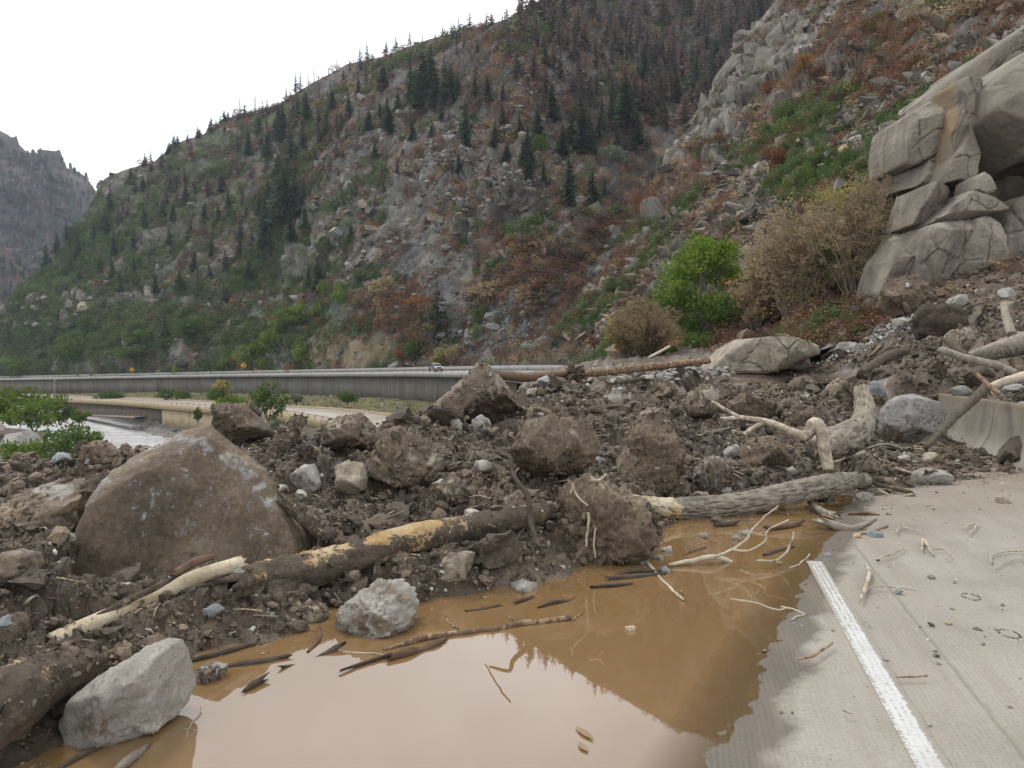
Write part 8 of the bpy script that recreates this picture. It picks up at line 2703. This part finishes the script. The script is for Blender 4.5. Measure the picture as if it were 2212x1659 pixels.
DRY = [(1385, 772, 175, 140, 42.0, 'leaf_tan', 'twig_brown', 'rounded tan dry bush left of the bright green tree', 311), (1720, 700, 200, 285, 36.5, 'leaf_tan', 'twig_tan', 'tall tan dry thicket behind the great slab', 312), (1860, 650, 225, 300, 34.0, 'leaf_tan', 'twig_tan', 'widest tan dry thicket against the cliff foot', 313),
       (1640, 712, 140, 215, 38.5, 'leaf_tan', 'twig_brown', 'brown bare thicket right of the bright green tree', 314)]
for u, v, w_, h_, d_, lm, tm_, lab, sd_ in DRY:
    p = P(u, v + 14, d_)
    w0, h0 = hpx(p, w_), hpx(p, h_)
    k_ = dry_shrub(sd_, h0, w0, 130, 10, 13, .06, rad=.026)
    plant(tree_kit('dry_bush', *k_, tm_, lm, 'stems', 'foliage'), p, 1.0, 0, lab, 'bush')
p = P(1350, 772, 42.8)
k_ = dry_shrub(330, hpx(p, 100), hpx(p, 80), 60, 8, 14, .06, rad=.02)
plant(tree_kit('dry_bush', *k_, 'twig_tan', 'leaf_yellow', 'stems', 'foliage'), p, 1.0, 0, 'yellowing half of the rounded dry bush', 'bush')
for u, v, w_, h_, d_, mt, lab in ((1850, 470, 150, 90, 36, 'leaf_yellow', 'yellow-green tree top above the tan thickets'), (1800, 600, 90, 120, 35, 'leaf_mid', 'dull green growth inside the widest thicket'), (1515, 752, 80, 40, 42, 'leaf_mid', 'low green sprouts at the foot of the bright tree'), (1440, 775, 60, 34, 42, 'leaf_mid', 'green sprouts under the rounded dry bush'), (1590, 615, 50, 20, 44.5, 'leaf_orange', 'orange leaves between the bright tree and dry thicket')):
    p = P(u, v + 5, d_)
    w0, h0 = hpx(p, w_), hpx(p, h_)
    plant(tree_kit('bush', *decid(int(u), h0, w0, 34, 60, .07, 4, .03, .18, .03), 'twig_brown', mt, 'stems', 'foliage'), p, 1.0, 0, lab, 'bush')

# trees by the lower deck and the river
for u, v, w_, h_, d_, mt, lab in ((580, 908, 80, 90, 117, 'leaf_mid', 'rounded dark green tree beside the lower deck'), (497, 890, 74, 44, 120, 'leaf_bright', 'bright green bush left of the rounded tree'), (540, 905, 60, 44, 118, 'leaf_bright', 'bright green brush at the foot of the rounded tree'), (600, 926, 48, 26, 104, 'leaf_sage', 'bluish sage bush below the lower deck'),
                                  (482, 858, 28, 46, 205, 'leaf_yellow', 'small yellowish tree against the grey wall'), (470, 862, 60, 24, 204, 'leaf_mid', 'dark brush at the foot of the yellowish tree'), (395, 862, 36, 24, 222, 'leaf_mid', 'dark bush at the wall foot below the sign board'), (360, 862, 34, 26, 226, 'leaf_mid', 'dark bush beside the steel door'),
                                  (750, 868, 42, 26, 158, 'leaf_mid', 'round dark bush at the wall foot right of the tree'), (640, 868, 24, 20, 170, 'leaf_sage', 'grey bush at the wall foot'), (240, 862, 70, 14, 262, 'leaf_mid', 'low dark brush along the far wall foot'), (428, 908, 24, 34, 148, 'leaf_mid', 'slender green shrub before the tan wall'),
                                  (30, 912, 150, 80, 150, 'leaf_bright', 'large bright green shrub mass on the far river bank at left'), (75, 925, 110, 70, 142, 'leaf_bright', 'bright green shrub behind the grey bank boulder'), (130, 912, 60, 60, 148, 'leaf_mid', 'green shrub at the water side of the bank boulder'), (172, 912, 34, 34, 146, 'leaf_mid', 'small tree standing out against the river'),
                                  (150, 985, 130, 70, 124, 'leaf_mid', 'olive shrub in front of the river'), (65, 1000, 100, 56, 119, 'leaf_bright', 'bright shrub nearest the slide at left'), (195, 980, 60, 56, 126, 'leaf_mid', 'olive shrub at the river edge right of the other'), (130, 1004, 60, 34, 116, 'leaf_mid', 'low green shrub nearest the slide')):
    p = P(u, v, d_)
    w0, h0 = hpx(p, w_), hpx(p, h_)
    plant(tree_kit('shrub', *decid(int(u * 3 + v), h0, w0, 40, 48, .03 * max(h0, w0) + .06, 4, .05, .17, .012 * h0 + .03), 'twig_brown', mt, 'stems', 'foliage'), p - np.array([0, 0, .3]), 1.0, 0, lab, 'shrub')
for u, v, w_, h_, d_, mt, lab, sd_ in ((40, 960, 115, 52, 128, 'granite_grey', 'great smooth grey boulder on the left river bank', 5), (62, 905, 44, 34, 140, 'granite_grey', 'grey rounded boulder behind the great bank boulder', 6), (0, 1000, 60, 40, 118, 'granite_grey', 'jumbled grey boulder at the left edge of the bank', 7), (8, 890, 30, 16, 150, 'granite_pale', 'pale block at the left edge of the river bank', 8),
                                       (-10, 930, 60, 40, 135, 'granite_tan', 'tan boulder at the left edge above the grey ones', 9), (300, 905, 60, 12, 215, 'granite_grey', 'low rip-rap rock beside the lower deck', 10)):
    p = P(u, v, d_)
    place_rock(p[0], p[1], p[2] - hpx(p, h_) * .1, hpx(p, w_) / 2.1, mt, lab, mud=-.2, flat=h_ / w_ * 1.1, sink=.5, name='boulder', seed=sd_)

m, t, b = new_mat('crag_rock')
v = pos(t)
c = ramp(t, tnoise(t, v, .35, 8, .65), [(.3, (.115, .103, .088)), (.5, (.175, .160, .138)), (.7, (.245, .228, .20))])
c = mixc(t, .6, c, ramp(t, tnoise(t, v, 2.5, 7, .7), [(.33, (.55, .54, .52)), (.5, (1, 1, 1)), (.68, (1.35, 1.33, 1.3))]), 'MULTIPLY')
oi = t.nodes.new('ShaderNodeObjectInfo').outputs['Random']
c = mixc(t, 1.0, c, ramp(t, oi, [(0, (.7, .68, .66)), (1, (1.25, 1.25, 1.25))]), 'MULTIPLY')
setc(t, b, c, .9, .2)
bump(t, b, tnoise(t, v, 1.6, 9, .7), .8, .3)
M['crag_rock'] = m
cg = empty('rock_crag', tuple(snap(1600, 200, 'C')), label='broken grey crag of jointed blocks on the spur skyline', cat='crag')
crag_blocks(cg, [(1690, 60, 60, 70, 0, 26), (1640, 120, 70, 70, 30, 34), (1590, 170, 50, 70, 25, 34), (1550, 240, 36, 70, 25, 26), (1600, 280, 60, 50, 0, 20), (1500, 330, 30, 60, 30, 14), (1720, 180, 60, 50, -20, 16), (1560, 320, 60, 40, 0, 14)], 190, 'C', 16, 42, 'crag_rock', 7, 1.9)
cg2 = empty('rock_crag', tuple(snap(1850, 170, 'C')), label='scattered grey ledges high on the slope right of the crag', cat='crag')
crag_blocks(cg2, [(1830, 150, 70, 50, -25, 20), (1900, 290, 60, 40, -35, 14), (1670, 470, 60, 50, -30, 26), (1790, 320, 60, 20, -35, 12), (1430, 480, 40, 40, 0, 8), (1980, 120, 60, 60, -30, 16), (1760, 60, 60, 50, 0, 14), (2080, 30, 60, 40, -20, 12)], 130, 'C', 12, 34, 'crag_rock', 8, 1.2)
cg3 = empty('rock_crag', tuple(snap(150, 690)), label='brown jointed cliff band above the left roadside', cat='crag')
crag_blocks(cg3, [(60, 690, 60, 50, 0, 22), (140, 680, 70, 46, -8, 30), (230, 660, 70, 36, -15, 24), (310, 640, 50, 24, -20, 10), (130, 760, 40, 40, 0, 8), (340, 560, 50, 30, -10, 10), (235, 402, 22, 18, 0, 8)], 150, 'B', 12, 34, 'crag_rock', 9, 1.3)
cg4 = empty('rock_crag', tuple(snap(740, 480)), label='grey rock rib in the middle of the mountainside', cat='crag')
crag_blocks(cg4, [(740, 430, 40, 60, 20, 26), (715, 520, 36, 50, 20, 26), (760, 540, 40, 20, 0, 10), (900, 420, 70, 40, -20, 18), (980, 400, 60, 40, -20, 18), (1060, 470, 60, 36, -30, 16), (650, 570, 40, 30, -30, 8), (840, 330, 40, 30, -30, 8), (870, 200, 30, 30, 0, 8)], 170, 'B', 9, 26, 'crag_rock', 10, 1.3)

# big rock slabs set in the slopes
for k, (u, v, w_, h_, which, mt, lab) in enumerate(((150, 700, 70, 60, 'B', 'granite_tan', 'square tan rock face in the left cliff band'), (95, 690, 60, 46, 'B', 'granite_brown', 'dark rock block in the left cliff band'), (215, 680, 60, 50, 'B', 'granite_tan', 'fractured tan rock in the left cliff band'), (130, 790, 40, 40, 'B', 'granite_grey', 'grey pillar rock above the left thicket'),
                                                    (740, 480, 50, 70, 'B', 'granite_grey', 'upright grey crag in the middle of the mountain'), (710, 510, 40, 50, 'B', 'granite_grey', 'grey crag left of the upright one'), (735, 540, 60, 26, 'B', 'granite_grey', 'flat grey slab under the upright crag'), (770, 440, 40, 40, 'B', 'granite_grey', 'grey crag right of the upright one'),
                                                    (1370, 760, 44, 56, 'C', 'granite_brown', 'dark pillar rock beneath the rounded dry bush'), (1440, 590, 60, 50, 'C', 'granite_brown', 'brown slab on the slope left of the bright tree'), (1780, 330, 60, 34, 'C', 'granite_ochre', 'tilted orange slab on the spur'), (1840, 325, 50, 40, 'C', 'granite_ochre', 'leaning orange slab left of the cliff'),
                                                    (1660, 470, 60, 40, 'C', 'granite_brown', 'dark jointed block on the spur'), (1710, 440, 60, 34, 'C', 'granite_brown', 'dark red block beside the jointed one'), (1465, 490, 40, 22, 'C', 'granite_grey', 'pale boulder on the slope'), (1590, 480, 40, 24, 'C', 'granite_grey', 'grey block above the bright tree'),
                                                    (1545, 420, 30, 30, 'C', 'granite_grey', 'pale rock on the scree streak'))):
    p = snap(u, v, which)
    place_rock(p[0], p[1] + .2, p[2] - hpx(p, h_) * .5, hpx(p, w_) / 2.0, mt, lab, mud=.25, flat=max(h_ / w_, .5), sink=.6, name='rock_outcrop', seed=200 + k)

# ------------------------------------------------------------------ road signs, lamp, pickup
simple('sign_black', [(.3, (.010, .011, .014)), (.7, (.018, .019, .022))], 2, rough=.5, bs=0)
simple('sign_yellow', [(.3, (.62, .30, .02)), (.7, (.70, .35, .03))], 2, rough=.5, bs=0)


def on_deck(u, off):
    i = int(np.argmin(np.abs(uu - u)))
    return UPP[i] + N0[i] * off + np.array([0, 0, -.8 + .055 * min(off, 12.4)])


i_ = int(np.argmin(np.abs(proj(UPP + N0 * 13.1)[0] - 395)))
q = UPP[i_] + N0[i_] * 13.1
q[2] += -.4
sb = empty('sign_board', tuple(q), label='black blank sign board on two posts at the roadside', cat='sign')
k_ = q[1] / F0
zt, zb = P(395, 781, q[1])[2] - q[2], P(395, 794, q[1])[2] - q[2]
V, F = box(25 * k_, .3, zt - zb, (0, 0, (zt + zb) / 2))
mobj('panel', V, F, M['sign_black'], sb, smooth=False)
for s in (-6, 6):
    V, F = box(.28, .28, zb + 1, (s * k_, 0, zb / 2 - .4))
    mobj('post', V, F, M['sign_black'], sb, smooth=False)
for u, vc, r, lab in ((525, 789, 7.5, 'yellow diamond right-curve warning sign before the green bushes'), (284, 799, 6.5, 'yellow diamond right-curve warning sign at the far left bend')):
    i_ = int(np.argmin(np.abs(proj(UPP + N0 * 13.6)[0] - u)))
    q = UPP[i_] + N0[i_] * 13.6
    q[2] += -.4
    so = empty('warning_sign', tuple(q), label=lab, cat='sign')
    k_ = q[1] / F0
    zc = P(u, vc, q[1])[2] - q[2]
    R = r * k_
    V = np.array([[0, -.06, R], [R, -.06, 0], [0, -.06, -R], [-R, -.06, 0], [0, .0, R], [R, .0, 0], [0, .0, -R], [-R, .0, 0]]) + np.array([0, 0, zc])
    F = np.array([[0, 3, 2, 1], [4, 5, 6, 7], [0, 1, 5, 4], [1, 2, 6, 5], [2, 3, 7, 6], [3, 0, 4, 7]])
    pl = mobj('sign_plate', V, F, M['sign_yellow'], so, smooth=False)
    # black right-curve arrow: stem, bend and head
    a = R * .16
    S = [np.array([[-a * 1.7, 0, -R * .5], [-a * .5, 0, -R * .5], [-a * .5, 0, R * .05], [-a * 1.7, 0, R * .15]]), np.array([[-a * 1.7, 0, R * .15], [-a * .5, 0, R * .05], [a * .6, 0, R * .16], [a * .6, 0, R * .36]]),
         np.array([[a * .6, 0, R * .02], [a * 2.6, 0, R * .26], [a * .6, 0, R * .5], [a * .6, 0, R * .5]])]
    V = np.concatenate(S) + np.array([0, -.066, zc])
    mobj('arrow', V, np.arange(12).reshape(3, 4), M['sign_black'], pl, smooth=False)
    V, F = box(.12, .1, zc + 1, (0, .06, zc / 2 - .5))
    mobj('post', V, F, M['grey_steel'], so, smooth=False)
for u, vt, vb, d_, lab in ((118, 821, 862, 260, 'slim grey lamp post beside the lower deck'),):
    q = P(u, vb, d_)
    lo = empty('lamp_post', tuple(q), label=lab, cat='lamp post')
    H = hpx(q, vb - vt)
    mobj('pole', *tube(np.array([[0, 0, -1], [0, 0, H * .6], [0, 0, H]]), [.12, .1, .08], 8), M['grey_steel'], lo)
    mobj('lamp_head', *box(.9, .35, .3, (.25, 0, H)), M['grey_steel'], lo, smooth=False)
    mobj('control_box', *box(.7, .5, 1.0, (.3, 0, .9)), M['fascia_concrete'], lo, smooth=False)

m, t, b = new_mat('white_paint')
setc(t, b, ramp(t, tnoise(t, objco(t), 3, 4), [(.3, (.66, .67, .68)), (.7, (.78, .79, .8))]), .3, .5)
M['white_paint'] = m
m, t, b = new_mat('car_glass')
setc(t, b, ramp(t, tnoise(t, objco(t), 2, 2), [(.3, (.05, .06, .065)), (.7, (.09, .1, .11))]), .08, .5)
M['car_glass'] = m
simple('tyre_rubber', [(.3, (.015, .014, .013)), (.7, (.03, .028, .026))], 8, bs=0, co='obj')
simple('dirty_bumper', [(.3, (.12, .10, .085)), (.7, (.22, .19, .16))], 3, bs=0, co='obj')
simple('headlight', [(.3, (.6, .62, .64)), (.7, (.75, .77, .8))], 3, rough=.2, bs=0, co='obj')
simple('amber_lens', [(.3, (.5, .2, .02)), (.7, (.6, .25, .03))], 3, rough=.3, bs=0, co='obj')
simple('chrome_dark', [(.3, (.03, .03, .032)), (.7, (.07, .07, .075))], 5, rough=.3, bs=0, co='obj')


def wedge(profile, w0, w1=None):
    """side profile (x forward, z) extruded across the width"""
    w1 = w1 or [w0] * len(profile)
    n = len(profile)
    V = np.array([[x, -w / 2, z] for (x, z), w in zip(profile, w1)] + [[x, w / 2, z] for (x, z), w in zip(profile, w1)])
    F = [[i, (i + 1) % n, n + (i + 1) % n, n + i] for i in range(n)]
    c0, c1 = len(V), len(V) + 1
    V = np.vstack([V, V[:n].mean(0), V[n:].mean(0)])
    F += [[(i + 1) % n, i, c0, c0] for i in range(n)] + [[n + i, n + (i + 1) % n, c1, c1] for i in range(n)]
    return V, np.array(F)


i_ = int(np.argmin(np.abs(proj(UPP + N0 * 7.5)[0] - 940)))
q = UPP[i_] + N0[i_] * 7.5
q[2] += -.8 + .055 * 7.5 + .02
tr = empty('pickup_truck', tuple(q), label='white crew-cab pickup truck on the upper highway deck', cat='truck')
tr.rotation_euler = (0, 0, math.atan2(-T0[i_][1], -T0[i_][0]) - .12)
body = mobj('body', *wedge([(2.75, .55), (2.85, .75), (2.8, 1.12), (1.55, 1.22), (-1.0, 1.22), (-2.8, 1.25), (-2.85, .6), (-2.2, .45), (2.2, .45)], 1.95), M['white_paint'], tr, smooth=False)
mobj('cab', *wedge([(1.5, 1.22), (.75, 1.9), (-.7, 1.93), (-1.1, 1.22)], 1.9, [1.86, 1.6, 1.6, 1.86]), M['white_paint'], tr, smooth=False)
mobj('windshield', *wedge([(1.50, 1.27), (.83, 1.86), (.86, 1.88), (1.56, 1.27)], 1.6, [1.66, 1.46, 1.46, 1.66]), M['car_glass'], tr, smooth=False)
for s in (-1, 1):
    for x0, x1, x2, x3 in ((1.15, .62, .1, .1), (.0, .0, -.62, -.88)):
        V = np.array([[x0, s * .94, 1.28], [x1, s * .845, 1.8], [x2, s * .845, 1.82], [x3, s * .94, 1.28]])
        V = np.vstack([V, V + np.array([0, s * .012, 0])])
        mobj('side_window', V, np.array([[0, 1, 2, 3], [4, 7, 6, 5], [0, 4, 5, 1], [1, 5, 6, 2], [2, 6, 7, 3], [3, 7, 4, 0]]), M['car_glass'], tr, smooth=False)
    mobj('headlight', *box(.1, .34, .2, (2.80, s * .74, .98)), M['headlight'], tr, smooth=False)
    mobj('side_mirror', *box(.14, .24, .24, (1.0, s * 1.07, 1.36)), M['chrome_dark'], tr, smooth=False)
    for x in (1.85, -1.75):
        wv, wf = tube(np.array([[0, -.14, 0], [0, .14, 0]]), [.42, .42], 18)
        wl = mobj('wheel', wv, wf, M['tyre_rubber'], tr, loc=(x, s * .86, .42))
        rv_, rf_ = tube(np.array([[0, -.155, 0], [0, .155, 0]]), [.24, .24], 14)
        mobj('rim', rv_, rf_, M['grey_steel'], wl)
mobj('grille', *box(.08, 1.05, .34, (2.82, 0, .93)), M['chrome_dark'], tr, smooth=False)
mobj('bumper', *box(.22, 1.9, .3, (2.86, 0, .62)), M['dirty_bumper'], tr, smooth=False)
mobj('light_bar', *box(.22, 1.15, .13, (.0, 0, 1.99)), M['amber_lens'], tr, smooth=False)

# ------------------------------------------------------------------ the air between
m = bpy.data.materials.new('haze')
m.use_nodes = True
t = m.node_tree
t.nodes.clear()
ou = t.nodes.new('ShaderNodeOutputMaterial')
pv_ = t.nodes.new('ShaderNodeVolumePrincipled')
pv_.inputs['Color'].default_value = (.78, .87, 1.0, 1)
pv_.inputs['Density'].default_value = .00010
t.links.new(pv_.outputs[0], ou.inputs['Volume'])
V, F = box(3000, 1800, 420, (-100, 750, 420 / 2 - 21))
hz = mobj('haze', V, F, m, smooth=False, label='thin bluish air over the canyon', cat='haze', kind='stuff')
